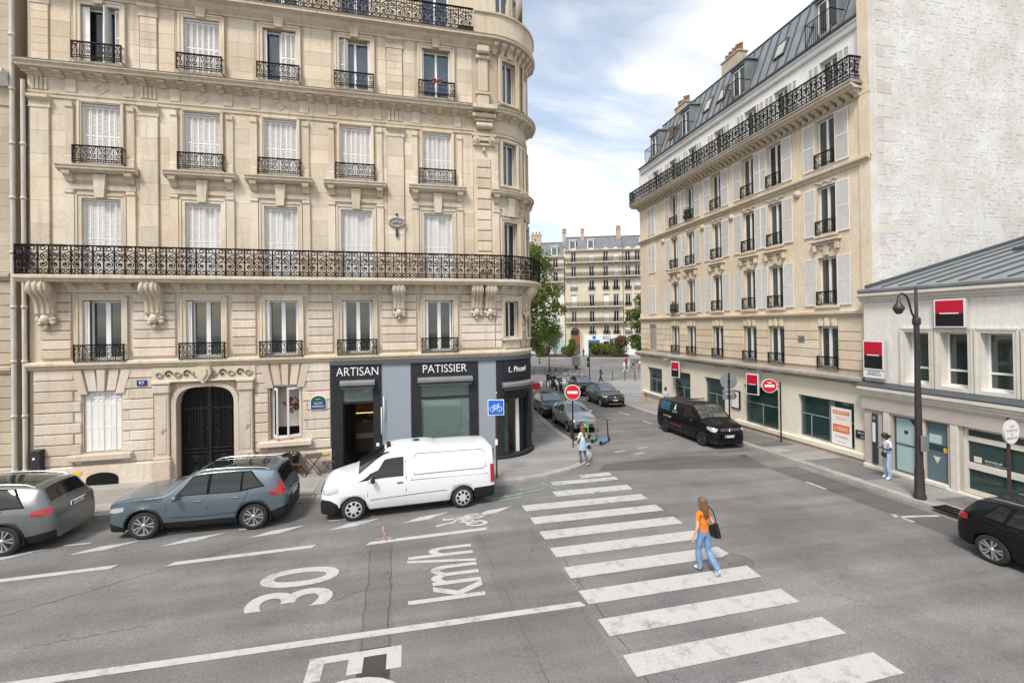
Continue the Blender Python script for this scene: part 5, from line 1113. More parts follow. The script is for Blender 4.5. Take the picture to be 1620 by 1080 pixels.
# key blocks over the first-floor windows, hoods over the others
for c in WB:
    s=MB()
    for t,w,d in ((-0.34,0.12,0.09),(0,0.10,0.12),(0.34,0.12,0.09)): s.bev(BN-d,BN,c+t-w,c+t+w,5.06,5.44,0.015)
    build(s,'keystone','stone_ochre',Bd,BM)
    for z in (8.3,):
        s=MB(); s.bev(BN-0.22,BN,c-0.72,c+0.72,z+0.52,z+0.62,0.03); s.bev(BN-0.12,BN,c-0.62,c+0.62,z+0.40,z+0.52,0.02)
        for e in (-0.55,0.55): s.bev(BN-0.16,BN,c+e-0.09,c+e+0.09,z+0.12,z+0.42,0.03)
        s.bev(BN-0.10,BN,c-0.13,c+0.13,z-0.1,z+0.42,0.03)
        for k in range(8): s.lathe([(0.01,-0.05),(0.06,-0.03),(0.07,0)],6,(BN-0.02,c-0.42+k*0.12,z+0.24+0.05*math.sin(k*2)),axis='x')
        build(s,'window_hood','stone_trim',Bd,BM)
    s=MB()
    for k in range(12): s.lathe([(0.07,0),(0.06,-0.04),(0.01,-0.06)],6,(BN,c-0.5+k*0.09,11.50+0.05*math.sin(k*1.3)),axis='x')
    build(s,'garland','stone_trim',Bd,BM)
    for z_ in (9.03,5.86): s=MB(); s.bev(BN-0.12,BN+0.05,c-0.6,c+0.6,z_,z_+0.12,0.02); build(s,'window_sill','stone_trim',Bd,BM)
for q in (17.75,22.3,24.95,29.6):
    s=MB(); s.lathe([(0.22,0),(0.2,-0.06),(0.12,-0.09),(0.06,-0.14),(0.01,-0.15)],12,(BN,q,11.35),axis='x'); build(s,'rosette','stone_trim',Bd,BM)
# windows, shutters, railings
b_rail=balconette(0.92,0.58,4,0.012)
def bshut(o,W,w,h): leaf(o,W,w,h)
glz=['glass','glass','glass','glass_dark','glass','glass']
for fi,(z0,z1) in enumerate(((6.0,8.14),(9.17,11.33),(12.2,14.34))):
    for i,c in enumerate(WB):
        W=PBM(c,0,z0); o=window(0,0,BWD-0.02,z1-z0-0.02,glz[(i+fi)%6],M4=W,parent=Bd,mid=0.10,cur=2 if (i+fi)%3!=1 else 1,dep=0.16,cmat='curtain_green' if (i==0 and fi<2) else 'curtain')
        sw=0.62; sh=z1-z0+0.02
        near=True; far=True
        if c==19.13: far=False       # close pair: they share the wall between them
        if c==26.27: far=False
        if near and c not in (20.97,28.15): leaf(o,W @ T(BWD/2+sw/2+0.03,-0.06,-0.02),sw,sh)
        elif near: leaf(o,W @ T(BWD/2+0.42/2+0.02,-0.06,-0.02),0.42,sh)
        leaf(o,W @ T(-BWD/2-(sw if far else 0.42)/2-0.03,-0.06,-0.02),sw if far else 0.42,sh)
        inst('window_railing',b_rail,Bd,PBM(c,0.10,z0+0.02))
    W=PBM(31.25,0,z0); s=MB(); s.box(-0.5,0.5,-0.02,0.0,0,z1-z0); o=build(s,'window','white_frame',Bd,W)
    for sg in (-1,1): leaf(o,W @ T(sg*0.25,-0.055,0),0.49,z1-z0)
for i,c in enumerate(WB):
    W=PBM(c,0,3.2); o=window(0,0,BWD-0.02,1.83,glz[i],M4=W,parent=Bd,mid=0.12,dep=0.12); inst('window_railing',balconette(0.98,0.50,4,0.012) if i==0 else b1,Bd,PBM(c,0.10,3.20)) if i else None
    if i==0: b1=balconette(0.98,0.50,4,0.012); inst('window_railing',b1,Bd,PBM(c,0.10,3.20))
for i,c in enumerate((16.25,18.9,21.0,23.62,26.27,28.6,31.0)):
    W=PBM(c,-0.25,15.1); o=window(0,0,0.88,1.93,'glass',M4=W,parent=Bd,mid=0.1,cur=2 if i in (0,2) else 0,cmat='pink_curtain' if i==0 else 'curtain')
    for sg in (-1,1):
        for k in range(2): leaf(o,W @ T(sg*(0.60+0.27*k),-0.04-0.01*k,0.0),0.25,1.95)
bpB=balcony_panel(0.50,0.95)
rt=MB(); rt.box(BN-0.68,BN-0.62,S0+0.3,S1+0.4,16.0,16.035); rt.box(BN-0.68,BN,S0+0.28,S0+0.33,16.0,16.035); rt.box(BN-0.68,BN,S1+0.38,S1+0.43,16.0,16.035); railB=build(rt,'balcony_railing','iron',Bd,BM)
k=0; q=S0+0.32
while q+0.5<S1+0.45: inst('railing_panel',bpB,railB,PBM(q+0.25,0.65,15.07)); q+=0.5
inst('railing_panel',bpB,railB,BM @ T(BN-0.38,S0+0.30,15.07)); inst('railing_panel',bpB,railB,BM @ T(BN-0.38,S1+0.40,15.07))
# fan-shaped screen on the balcony
s=MB()
for k in range(9): a=PI*(0.08+0.105*k); s.tube([(0,0,0),(1.0*math.cos(a),0,1.5*math.sin(a))],0.014,4)
build(s,'balcony_divider','iron',Bd,BM @ T(BN-0.1,27.2,15.07))
# zinc mansard with standing seams, dormers, skylights, chimneys
RT=21.0; RB=BN+0.28; RTn=BN+1.45
def roof():
    s=MB(); s.add([(RB,S0+0.4,17.97),(RB,S1-0.5,17.97),(RTn,S1-1.3,RT),(RTn,S0+0.4,RT)],[(3,2,1,0)]); s.add([(RTn,S0+0.4,RT),(RTn,S1-1.3,RT),(RTn+7,S1-1.3,RT+1.1),(RTn+7,S0+0.4,RT+1.1)],[(3,2,1,0)])
    s.add([(RB,S1-0.5,17.97),(RB+9,S1-0.5,17.97),(RTn+7,S1-1.3,RT+1.1),(RTn,S1-1.3,RT)],[(3,2,1,0)])
    return build(s,'roof','zinc',Bd,BM)
rf=roof()
s=MB(); L_=math.hypot(RTn-RB,RT-17.97); s.box(-0.025,0.025,-0.05,0,0,L_); seam=s.mesh('roof_seam','zinc_edge'); tiltm=Matrix.Rotation(-math.atan2(RTn-RB,RT-17.97),4,'X')
q=S0+0.8
while q<S1-1.4: inst('roof_seam',seam,rf,BM @ T(RB,q,17.975) @ RZ(-PI/2) @ tiltm); q+=0.62
hmould(Bd,'roof_ridge',S0+0.4,S1-1.3,[(0.05,RT-0.06),(0.08,RT+0.02),(-0.1,RT+0.06),(-0.1,RT-0.06)],'zinc_edge',n0=RTn)
def dormer(c,kind):
    W=BM @ T(RB+0.08,c,18.0) @ RZ(-PI/2); s=MB(); w,h=0.62,1.95
    s.box(-w,-w+0.12,0,0.95,0,h); s.box(w-0.12,w,0,0.95,0,h); s.box(-w,w,0,1.0,h,h+0.12); s.add([(-w-0.08,-0.1,h+0.12),(w+0.08,-0.1,h+0.12),(w+0.08,1.2,h+0.20),(-w-0.08,1.2,h+0.20),(-w-0.08,-0.1,h+0.2),(w+0.08,-0.1,h+0.2),(w+0.08,1.2,h+0.3),(-w-0.08,1.2,h+0.3)],[(3,2,1,0),(4,5,6,7),(0,1,5,4),(1,2,6,5),(2,3,7,6),(3,0,4,7)])
    d=build(s,'dormer','zinc',Bd,W); window(0,0,0.98,1.85,'glass_dark',M4=W @ T(0,0.02,0.03),parent=d,name='dormer_window',mid=0.08,cur=1,dep=0.06,cmat='pink_curtain' if kind==0 else 'curtain')
    s=MB(); s.box(-w,w,-0.52,-0.49,0.92,0.95)
    for sg in (-1,1): s.box(sg*w-0.015,sg*w+0.015,-0.52,0.3,0.92,0.95); s.box(sg*w-0.015,sg*w+0.015,-0.52,-0.49,-0.1,0.95)
    for k in range(13): x=-w+k*2*w/12; s.box(x-0.008,x+0.008,-0.51,-0.495,-0.1,0.93)
    build(s,'dormer_railing','iron',d,W)
for i,c in enumerate((16.4,22.0,27.2,31.2)): dormer(c,i)
mat('skylight_pane',(0.46,0.43,0.37),0.15)
def skylight(c,z,op=0.0):
    f=(z-17.97)/(RT-17.97); n=RB+(RTn-RB)*f; W=BM @ T(n-0.02,c,z) @ RZ(-PI/2) @ tiltm
    s=MB(); w,h=0.36,0.95
    for x0,x1,z0,z1 in ((-w,-w+0.07,0,h),(w-0.07,w,0,h),(-w+0.07,w-0.07,0,0.08),(-w+0.07,w-0.07,h-0.08,h)): s.box(x0,x1,-0.09,0.01,z0,z1)
    o=build(s,'skylight','wood' if op else 'zinc_edge',Bd,W); s=MB(); s.box(-w+0.07,w-0.07,-0.06,-0.05,0.08,h-0.08); build(s,'pane','skylight_pane',o,W @ (Matrix.Rotation(-op,4,'X')))
    if op: s=MB(); s.box(-w,w,-0.06,-0.02,0,h); build(s,'sash','wood',o,W @ T(0,-0.05,h*0.5) @ Matrix.Rotation(0.6,4,'X') @ T(0,0,-h*0.5))
for c,z,op in ((19.4,19.0,0),(23.9,19.0,0),(25.3,19.0,0),(29.3,18.9,0.5)): skylight(c,z,op)
def chimney(c,n,z0,z1,l,pots,parent=Bd,WM=BM):
    s=MB(); s.bev(n,n+0.65,c-l/2,c+l/2,z0,z1,0.02); s.bev(n-0.06,n+0.71,c-l/2-0.06,c+l/2+0.06,z1,z1+0.12,0.03); o=build(s,'chimney','chimney_plaster',parent,WM)
    for k in range(pots):
        y=c-l/2+l*(k+0.5)/pots; h=random.uniform(0.35,0.6); s=MB(); s.lathe([(0.13,0),(0.11,h*0.8),(0.13,h*0.85),(0.13,h),(0.09,h),(0.08,h*0.6)],10,(n+0.33,y,z1+0.12)); build(s,'chimney_pot','terracotta',o,WM)
chimney(24.8,RTn+0.6,20.5,22.35,1.6,5); chimney(29.9,RTn+0.3,20.3,21.7,1.4,4)
# gable wall facing us, rough whitewashed rubble
s=MB(); s.add([(BN,S0,-1),(BN+16,S0,-1),(BN+16,S0,24),(BN+1.2,S0,24),(BN,S0,20.4)],[(0,1,2,3,4)]); s.add([(BN+16,S0,-1),(BN+16,S1,-1),(BN+16,S1,22),(BN+16,S0,22)],[(0,1,2,3)]); s.add([(BN,S1,-1.4),(BN+16,S1,-1.4),(BN+16,S1,18),(BN,S1,18)],[(3,2,1,0)]); build(s,'gable_wall','whitewash',Bd,BM)
rnd=random.Random(31); extra=MB(); count=0; z=6.3
stones=[]
while z<20.5:
    h=rnd.uniform(0.09,0.20); n=BN+0.30+rnd.uniform(0,0.3)
    while n<BN+9.5:
        w=rnd.choice((rnd.uniform(0.12,0.3),rnd.uniform(0.2,0.5)))
        if rnd.random()<0.5: stones.append((n,n+w,z,z+h))
        n+=w+rnd.uniform(-0.02,0.10)
    z+=h+0.02
def rubble(mb,n0,n1,z0,z1,ox=0,oz=0):
    j=lambda: rnd.uniform(-0.03,0.03); d=rnd.uniform(0.0005,0.008); c=min(0.04,(z1-z0)*0.25)
    o=[(n0+j(),z0+j()),(n1+j(),z0+j()),(n1+j(),z1+j()),(n0+j(),z1+j())]; cx,cz=(n0+n1)/2,(z0+z1)/2
    i=[(cx+(x-cx)*(1-2*c/(n1-n0)),cz+(q-cz)*(1-2*c/(z1-z0))) for x,q in o]
    mb.add([(x-ox,S0+0.01,q-oz) for x,q in o]+[(x-ox,S0-d,q-oz) for x,q in i],[(0,1,5,4),(1,2,6,5),(2,3,7,6),(3,0,4,7),(4,5,6,7)])
vis=sorted(stones,key=lambda t:-(t[1]-t[0])*(t[3]-t[2])*(1 if (t[0]<BN+6.5 and t[2]>7 and t[2]<16) else 0.01))
for k,t in enumerate(vis):
    if k<300:
        m_=MB(); rubble(m_,*t,ox=t[0],oz=t[2]); m_.v=[(x,y-S0,z_) for x,y,z_ in m_.v]; build(m_,'rubble_stone','whitewash',Bd,BM @ T(t[0],S0,t[2]))
    else: rubble(extra,*t)
tag(build(extra,'rubble_stones','whitewash',Bd,BM),kind='stuff')
z=6.9; k=0
while z<19.6:
    h=rnd.uniform(0.38,0.55); l=(rnd.uniform(0.35,0.5) if k%2 else rnd.uniform(0.75,1.1)); s=MB(); c=0.012; o=[(0.02,0),(l,0),(l,h),(0.02,h)]; i=[(x+(c if x<l/2 else -c),q+(c if q<h/2 else -c)) for x,q in o]
    s.add([(x,0.01,q) for x,q in o]+[(x,-0.010,q) for x,q in i],[(0,1,5,4),(1,2,6,5),(2,3,7,6),(3,0,4,7),(4,5,6,7)]); build(s,'quoin_stone','quoin_stone' if rnd.random()<0.5 else 'whitewash',Bd,BM @ T(BN+0.28,S0,z)); z+=h+0.015; k+=1
s=MB(); s.bev(BN-0.03,BN+0.9,S0-0.12,S0+0.3,20.2,20.5,0.03); build(s,'coping','zinc_edge',Bd,BM)
# shop windows of the bank branch under the stone floors
def shopwin(sa,sb,za,zb,mull=None,tr=0.55,sloped=0.0):
    W=PBM((sa+sb)/2,0.12,za); w=sb-sa; h=zb-za; s=MB(); st=0.07
    for x0,x1,z0,z1 in ((-w/2,-w/2+st,0,h),(w/2-st,w/2,0,h),(-w/2+st,w/2-st,h-st,h),(-w/2+st,w/2-st,0,st)): s.box(x0,x1,0.16,0.24,z0,z1)
    if mull is not None: s.box(mull-0.14,mull+0.14,0.15,0.25,st,h-st)
    o=build(s,'shop_window','zinc',Bd,W); s=MB(); s.box(-w/2+st,w/2-st,0.2,0.21,st,h-st); build(s,'pane','glass_green',o,W)
    s=MB(); s.box(-w/2+st,w/2-st,0.17,0.195,h*tr-0.02,h*tr+0.02); s.box(-0.015+(0 if mull is None else -w*0.3),0.015+(0 if mull is None else -w*0.3),0.17,0.195,st,h*tr); build(s,'glazing_bar','shop_grey',o,W)
    return o
for i,(a,b,c,e) in enumerate(SHOP): shopwin(a,b,c,e,mull=0.25 if i==0 else None)
hmould(Bd,'plinth',S0+0.2,19.0,[(0.12,-1.3),(0.17,-1.3),(0.17,-0.36),(0.12,-0.34)],'stone_old',tilt=-0.012); hmould(Bd,'sill_band',S0+0.2,22.0,[(0.12,-0.34),(0.24,-0.34),(0.24,-0.16),(0.12,-0.13)],'cream_paint',tilt=-0.014)
hmould(Bd,'plinth',19.05,S1,[(0.12,-1.6),(0.17,-1.6),(0.17,-0.45),(0.12,-0.43)],'stone_old',tilt=-0.02)
hmould(Bd,'sill_band',29.4,32.6,[(0.12,-0.20),(0.34,-0.20),(0.34,-0.08),(0.12,-0.05)],'cream_paint')
for q in (29.6,32.4): s=MB(); s.bev(BN-0.40,BN-0.1,q-0.12,q+0.12,-1.2,-0.2,0.02); build(s,'bench_support','stone_old',Bd,BM)
# plants on the sills
mat('foliage',(0.055,0.10,0.03),0.6,col2=(0.10,0.15,0.045),scale=8,rnd=0.2,spec=0.2); mat('foliage_dark',(0.025,0.055,0.02),0.6,col2=(0.05,0.09,0.03),scale=8,spec=0.2); mat('foliage_yellow',(0.26,0.24,0.06),0.6,col2=(0.16,0.17,0.04),scale=6); mat('foliage_rust',(0.16,0.05,0.03),0.6,col2=(0.10,0.07,0.03),scale=5)
def leafball(mb,c,rx,ry,rz,n,sz,rnd,mi=0,shell=0.5):
    for _ in range(n):
        while True:
            v=Vector((rnd.uniform(-1,1),rnd.uniform(-1,1),rnd.uniform(-1,1)))
            if shell<v.length<1 or (v.length<1 and rnd.random()<0.25): break
        p=Vector((c[0]+v.x*rx,c[1]+v.y*ry,c[2]+v.z*rz)); a=Vector((rnd.gauss(0,1),rnd.gauss(0,1),rnd.gauss(0,0.7))).normalized(); b=a.orthogonal().normalized(); b.rotate(Matrix.Rotation(rnd.uniform(0,6.3),3,a)); e=a.cross(b); q=sz*rnd.uniform(0.6,1.3)
        mb.add([p-b*q,p+e*q*0.45+a*q*0.1,p+b*q,p-e*q*0.45+a*q*0.1],[(0,1,2,3)],mi)
def planter(name,label,W,w,h,n=160,ft='foliage_dark'):
    t=thing(name,label,'plant',W); s=MB(); s.bev(-w/2,w/2,-0.12,0.12,0,0.2,0.02); build(s,'trough','dark_metal',t,W); s=MB(); leafball(s,(0,0,0.2+h*0.4),w*0.55,0.18,h*0.5,n,0.06,random.Random(hash(label)%999 if 0 else len(label)),shell=0.2); build(s,'foliage',ft,t,W)
planter('window_plant','dark green plant in a top-floor sill box under the balcony',PBM(26.27,0.2,12.3),0.7,0.55); planter('window_plant','yellowish shrub on a sill above the stone string course',PBM(28.1,0.2,6.1),0.5,0.6,120,'foliage')
# ------------------------------------------------------------------ low bank building at the right edge
KN=17.5
K=thing('bank_building','low white plastered bank building with sloping zinc roof at the right edge','building',BM @ T(KN+2,8,-0.5))
mat('bank_beige',(0.50,0.45,0.40),0.7,col2=(0.46,0.41,0.365),scale=1.5); mat('bank_stone',(0.68,0.65,0.58),0.75,col2=(0.60,0.56,0.49),scale=2.5); mat('door_teal',(0.10,0.155,0.175),0.35,col2=(0.12,0.175,0.195),scale=2); mat('bank_red',(0.50,0.006,0.03),0.4,coat=0.3); mat('bank_black',(0.010,0.010,0.012),0.35,coat=0.3); mat('totem_blue',(0.03,0.045,0.06),0.35); mat('alu',(0.55,0.56,0.57),0.4,metal=0.3)
KW=[(12.08,12.86),(10.96,11.74),(9.84,10.63),(8.72,9.50),(7.6,8.38)]
hwall(K,'wall',3.0,14.40,2.6,6.1,[(a,b,3.02,4.86) for a,b in KW],'bank_plaster',0.0,0.40,KN)
GO=[(12.55,13.34,-0.36,1.70),(11.56,12.24,-0.32,1.74),(6.0,11.14,-0.32,1.80),(13.42,13.72,-0.4,1.80)]
hwall(K,'wall',3.0,14.40,-1.0,1.84,GO,'bank_beige',0.06,0.22,KN)
hmould(K,'fascia',3.0,14.45,[(0.0,1.80),(0.14,1.80),(0.14,2.28),(0,2.30)],'bank_beige',KN)
hmould(K,'cornice',3.0,14.47,[(0,2.28),(0.16,2.28),(0.18,2.34),(0.22,2.36),(0.22,2.42),(0.27,2.46),(0.27,2.52),(0.34,2.58),(0.34,2.70)],'bank_stone',KN); hmould(K,'cornice_flashing',3.0,14.48,[(0,2.69),(0.345,2.702),(0.36,2.74),(0.30,2.78),(0,2.90)],'zinc_edge',KN)
hmould(K,'cornice',3.0,14.5,[(0,6.02),(0.05,6.02),(0.08,6.10),(0.14,6.13),(0.14,6.19),(0.26,6.26),(0.26,6.36)],'bank_stone',KN); hmould(K,'gutter',3.0,14.42,[(0,6.355),(0.265,6.362),(0.29,6.42),(0.29,6.50),(0.1,6.56),(0,6.56)],'zinc',KN)
s=MB(); e0,e1=(KN-0.10,6.55),(KN+9.5,9.02)
s.add([(e0[0],3.0,e0[1]),(e0[0],14.25,e0[1]),(e1[0],14.25,e1[1]),(e1[0],3.0,e1[1])],[(3,2,1,0)]); s.add([(KN,3,-1),(KN+9.5,3,-1),(KN+9.5,3,9),(KN,3,6.5)],[(0,1,2,3)]); kr=build(s,'roof','zinc',K,BM)
L2=math.hypot(e1[0]-e0[0],e1[1]-e0[1]); s=MB(); s.box(-0.025,0.025,-0.05,0,0,L2); sm=s.mesh('roof_seam','zinc_edge'); tk=Matrix.Rotation(-math.atan2(e1[0]-e0[0],e1[1]-e0[1]),4,'X'); q=13.6
while q>3.2: inst('roof_seam',sm,kr,BM @ T(e0[0],q,e0[1]) @ RZ(-PI/2) @ tk); q-=0.62
s=MB(); s.add([(e0[0],14.15,e0[1]+0.0),(e0[0],14.26,e0[1]),(e1[0],14.26,e1[1]),(e1[0],14.15,e1[1]),(e0[0],14.15,e0[1]+0.14),(e0[0],14.26,e0[1]+0.14),(e1[0],14.26,e1[1]+0.14),(e1[0],14.15,e1[1]+0.14)],[(0,1,2,3),(7,6,5,4),(0,4,5,1),(1,5,6,2),(2,6,7,3),(3,7,4,0)]); build(s,'roof_upstand','zinc_edge',K,BM)
Wr=BM @ T(e0[0]+5.3,12.2,e0[1]+5.3*0.258) @ RZ(-PI/2) @ tk; s=MB()
for x0,x1,z0,z1 in ((-0.55,-0.45,0,1.5),(0.45,0.55,0,1.5),(-0.45,0.45,0,0.1),(-0.45,0.45,1.4,1.5)): s.box(x0,x1,-0.14,0.02,z0,z1)
o=build(s,'skylight','zinc_edge',K,Wr); s=MB(); s.box(-0.45,0.45,-0.10,-0.09,0.1,1.4); build(s,'pane','frosted',o,Wr)
s=MB(); s.bev(KN+7.6,KN+8.6,11.6,13.2,8.0,9.7,0.03); build(s,'roof_box','zinc',K,BM)
for a,b in KW:
    c=(a+b)/2; w=b-a; W=BM @ T(KN,c,3.02) @ RZ(-PI/2); s=MB(); bd=0.13
    for x0,x1,z0,z1 in ((-w/2-bd,-w/2,-bd,1.84+bd),(w/2,w/2+bd,-bd,1.84+bd),(-w/2,w/2,1.84,1.84+bd),(-w/2,w/2,-bd,0)): s.box(x0,x1,-0.06,0.0,z0,z1)
    for x0,x1,z0,z1 in ((-w/2-bd-0.02,-w/2-bd+0.04,-bd,1.84+bd),(w/2+bd-0.04,w/2+bd+0.02,-bd,1.84+bd),(-w/2-bd,w/2+bd,1.84+bd-0.04,1.84+bd+0.02)): s.box(x0,x1,-0.085,0,z0,z1)
    build(s,'window_surround','bank_stone',K,W); o=window(0,0,w-0.01,1.83,'glass',M4=W,parent=K,mid=0.0,st=0.06,trans=0.55,dep=0.28,cur=1 if a>11 else 0,cmat='interior_light' if 0 else 'curtain')
# flat emblem boards: white frame, red over black with a white bar
def emblem(label,W,w,h,dp,text=None,parent=None):
    t=thing('bank_sign',label,'sign',W); s=MB(); s.bev(-w/2,w/2,-dp,0,-h/2,h/2,0.015); build(s,'case','alu',t,W)
    s=MB(); s.box(-w/2+0.02,w/2-0.02,-dp-0.006,-dp+0.001,-h/2+0.02,h/2-0.02); build(s,'white_face','white_paint',t,W)
    top=h/2-0.06; bot=-h/2+(0.06 if not text else h*0.26); md=(top+bot)/2; iw=w/2-0.06
    s=MB(); s.box(-iw,iw,-dp-0.012,-dp,md,top); build(s,'red_field','bank_red',t,W); s=MB(); s.box(-iw,iw,-dp-0.0125,-dp,bot,md); build(s,'black_field','bank_black',t,W); s=MB(); s.box(-iw*0.68,iw*0.68,-dp-0.017,-dp,md-0.018,md+0.018); build(s,'white_bar','letter',t,W)
    if text: 
        s=MB(); s.box(-w/2,w/2,-dp-0.009,-dp,bot-0.085,bot-0.055); build(s,'divider','zinc',t,W)
        for k,ln in enumerate(text): plate_text(t,W @ T(0.02,0,bot-0.135-0.095*k),ln,w*(0.55 if k==0 else 0.68),0.075,dp+0.012,'bank_black')
    return t
def KM(s_,d,z): return BM @ T(KN-d,s_,z) @ RZ(-PI/2)
emblem('large red and black emblem board above the bank windows',KM(11.38,0.0,5.50),0.92,0.98,0.16)
emblem('red and black emblem board with lettering on the white bank corner',KM(13.88,0.10,3.78),0.82,1.48,0.12,['SOCIETE','GENERALE'])
emblem('red and black emblem board hung before the middle shop window',BM @ T(BN-0.42,20.32,1.98) @ RZ(-PI/2+0.25),0.72,1.12,0.10); emblem('small red and black emblem board near the far end of the shops',BM @ T(BN-0.42,27.55,2.06) @ RZ(-PI/2+0.35),0.72,1.12,0.10)
# ground floor of the bank: doors, panels, windows
W=KM(12.945,0.06,-0.36); s=MB(); w,h=0.79,2.05
def frame4(s,w,h,st,y0,y1):
    for x0,x1,z0,z1 in ((-w/2,-w/2+st,0,h),(w/2-st,w/2,0,h),(-w/2+st,w/2-st,h-st,h),(-w/2+st,w/2-st,0,st)): s.box(x0,x1,y0,y1,z0,z1)
frame4(s,w,h,0.05,0.10,0.18); s.box(-w/2+0.05,w/2-0.05,0.105,0.175,1.02,1.06); o=build(s,'bank_door','zinc_edge',K,W); s=MB(); s.box(-w/2+0.05,w/2-0.05,0.13,0.14,0.05,1.02); build(s,'pane','frosted',o,W); s=MB(); s.box(-w/2+0.05,w/2-0.05,0.13,0.14,1.06,h-0.05); build(s,'pane','frosted',o,W); s=MB(); s.bev(-0.06,0.06,0.115,0.13,1.45,1.57,0.003); build(s,'sticker','totem_blue',o,W)
s=MB(); s.prism([(0.12,2.0),(0.34,2.0),(0.34,1.72)],0.118,0.128,lambda p,q,t_:(p,t_,q)); build(s,'corner_film','totem_blue',o,W)
W=KM(11.90,0.06,-0.32); s=MB(); s.box(-0.34,0.34,0.10,0.15,0,2.06); frame4(s,0.68,2.06,0.05,0.07,0.10); s.box(-0.29,0.29,0.085,0.10,0.98,1.02); o=build(s,'bank_door','door_teal',K,W)
s=MB(); s.box(-0.27,0.10,0.09,0.099,1.32,1.62); build(s,'notice','frosted',o,W); s=MB(); s.box(-0.28,0.29,0.091,0.099,1.06,1.28); build(s,'sticker_band','totem_blue',o,W); s=MB(); s.box(0.16,0.27,0.086,0.092,1.06,1.22); build(s,'sticker','sticker_yellow',o,W); s=MB(); s.prism([(-0.15,0.86),(0.07,0.86),(-0.03,0.62)],0.08,0.099,lambda p,q,t_:(p,t_,q)); build(s,'letter_flap','rendered',o,W)
s=MB(); s.bev(-0.36,0.36,-0.10,0.1,-0.14,0.01,0.02); build(s,'door_sill','bank_stone',K,W)
for sc in (13.53,12.40,11.35): 
    s=MB(); s.bev(KN-0.12,KN-0.05,sc-0.11,sc+0.11,-0.55,1.80,0.01); build(s,'pillar','bank_stone',K,BM)
s=MB(); s.box(KN+0.0,KN+0.1,13.42,13.72,-0.5,1.8); build(s,'recess_panel','rendered',K,BM)
s=MB(); s.bev(KN-0.14,KN-0.05,13.86,14.06,-0.30,1.66,0.02); tt=build(s,'info_totem','totem_blue',K,BM); s=MB(); s.box(KN-0.146,KN-0.14,13.91,14.02,0.55,1.30); build(s,'screen','letter',tt,BM); s=MB(); s.box(KN-0.146,KN-0.14,13.91,14.01,1.42,1.55); build(s,'logo','spray_pink',tt,BM)
W=KM(8.57,0.06,-0.32); s=MB(); frame4(s,5.14,2.12,0.09,0.08,0.18)
for z0,z1 in ((0.76,0.96),(1.66,1.82)): s.box(-2.48,2.48,0.07,0.17,z0,z1)
for x in (-0.9,0.85): s.box(x-0.05,x+0.05,0.09,0.16,0.09,0.76); s.box(x-0.05,x+0.05,0.09,0.16,0.96,1.66)
o=build(s,'bank_window','bank_stone',K,W); s=MB(); s.box(-2.48,2.48,0.13,0.14,0.09,2.03); build(s,'pane','glass_green',o,W); s=MB(); s.box(-2.35,-2.15,0.12,0.128,1.0,1.18); build(s,'sticker','rendered',o,W)
plate_text(o,W @ T(-1.85,0.13,1.10),'BANQUE',0.42,0.07,0.008); plate_text(o,W @ T(-1.75,0.13,1.02),'entreprises',0.62,0.03,0.008)
hmould(K,'plinth',3.0,14.42,[(0.06,-1.0),(0.13,-1.0),(0.13,-0.42),(0.10,-0.38),(0.06,-0.38)],'bank_stone',KN)
pb=thing('notice_board','framed parking notice with a red disc on the cream wall','notice board',PBM(22.0,0.12,0.88)); W=PBM(22.0,0.12,0.88); s=MB(); s.bev(-0.36,0.36,-0.09,0,-0.52,0.52,0.02); build(s,'frame','dark_metal',pb,W); s=MB(); s.box(-0.29,0.29,-0.096,-0.088,-0.45,0.45); build(s,'sheet','white_paint',pb,W); s=MB(); s.lathe([(0.15,-0.102),(0.15,-0.09)],16,(0,0,0.22),axis='y'); build(s,'red_disc','sign_red',pb,W)
po=thing('window_poster','white and orange rental poster in the near shop window','poster',PBM(15.72,-0.02,0.72)); W=PBM(15.72,-0.02,0.72); mat('orange_ink',(0.72,0.16,0.03),0.5); mat('paper',(0.78,0.76,0.74),0.6)
s=MB(); s.bev(-0.46,0.46,-0.03,0,-0.80,0.80,0.004); build(s,'sheet','paper',po,W)
for nm,x,z0,z1 in (('orange_band',0.38,0.52,0.68),('orange_band',0.38,-0.26,0.08)): s=MB(); s.box(-x,x,-0.034,-0.029,z0,z1); build(s,nm,'orange_ink',po,W)
plate_text(po,W @ T(0,0,0.60),'BUREAUX',0.62,0.10,0.037); plate_text(po,W @ T(0,0,0.35),'LOCAUX',0.5,0.13,0.034,'orange_ink'); plate_text(po,W @ T(0,0,-0.09),'A VENDRE',0.62,0.16,0.037); plate_text(po,W @ T(0,0,-0.45),'01 53 80 00',0.55,0.10,0.034,'zinc_edge'); plate_text(po,W @ T(0,0,-0.66),'immobilier',0.5,0.06,0.034,'orange_ink')
wl=thing('wall_label','small black panel with two pale pictograms beside the poster window','sign',PBM(14.72,0.13,0.62)); W=PBM(14.72,0.13,0.62); s=MB(); s.bev(-0.24,0.24,-0.03,0,-0.17,0.17,0.01); build(s,'plate','bank_black',wl,W); plate_text(wl,W @ T(0.02,0,0.07),'24h/24',0.34,0.09,0.034); plate_text(wl,W @ T(0.08,0,-0.08),'ATM',0.18,0.08,0.034)
pl=thing('facade_number','square pale number plate between two first-floor windows','plate',PBM(17.62,0.05,4.45)); W=PBM(17.62,0.05,4.45); s=MB(); s.bev(-0.17,0.17,-0.02,0,-0.16,0.16,0.004); build(s,'plate','zinc',pl,W); plate_text(pl,W,'123',0.24,0.14,0.024,'zinc_edge')
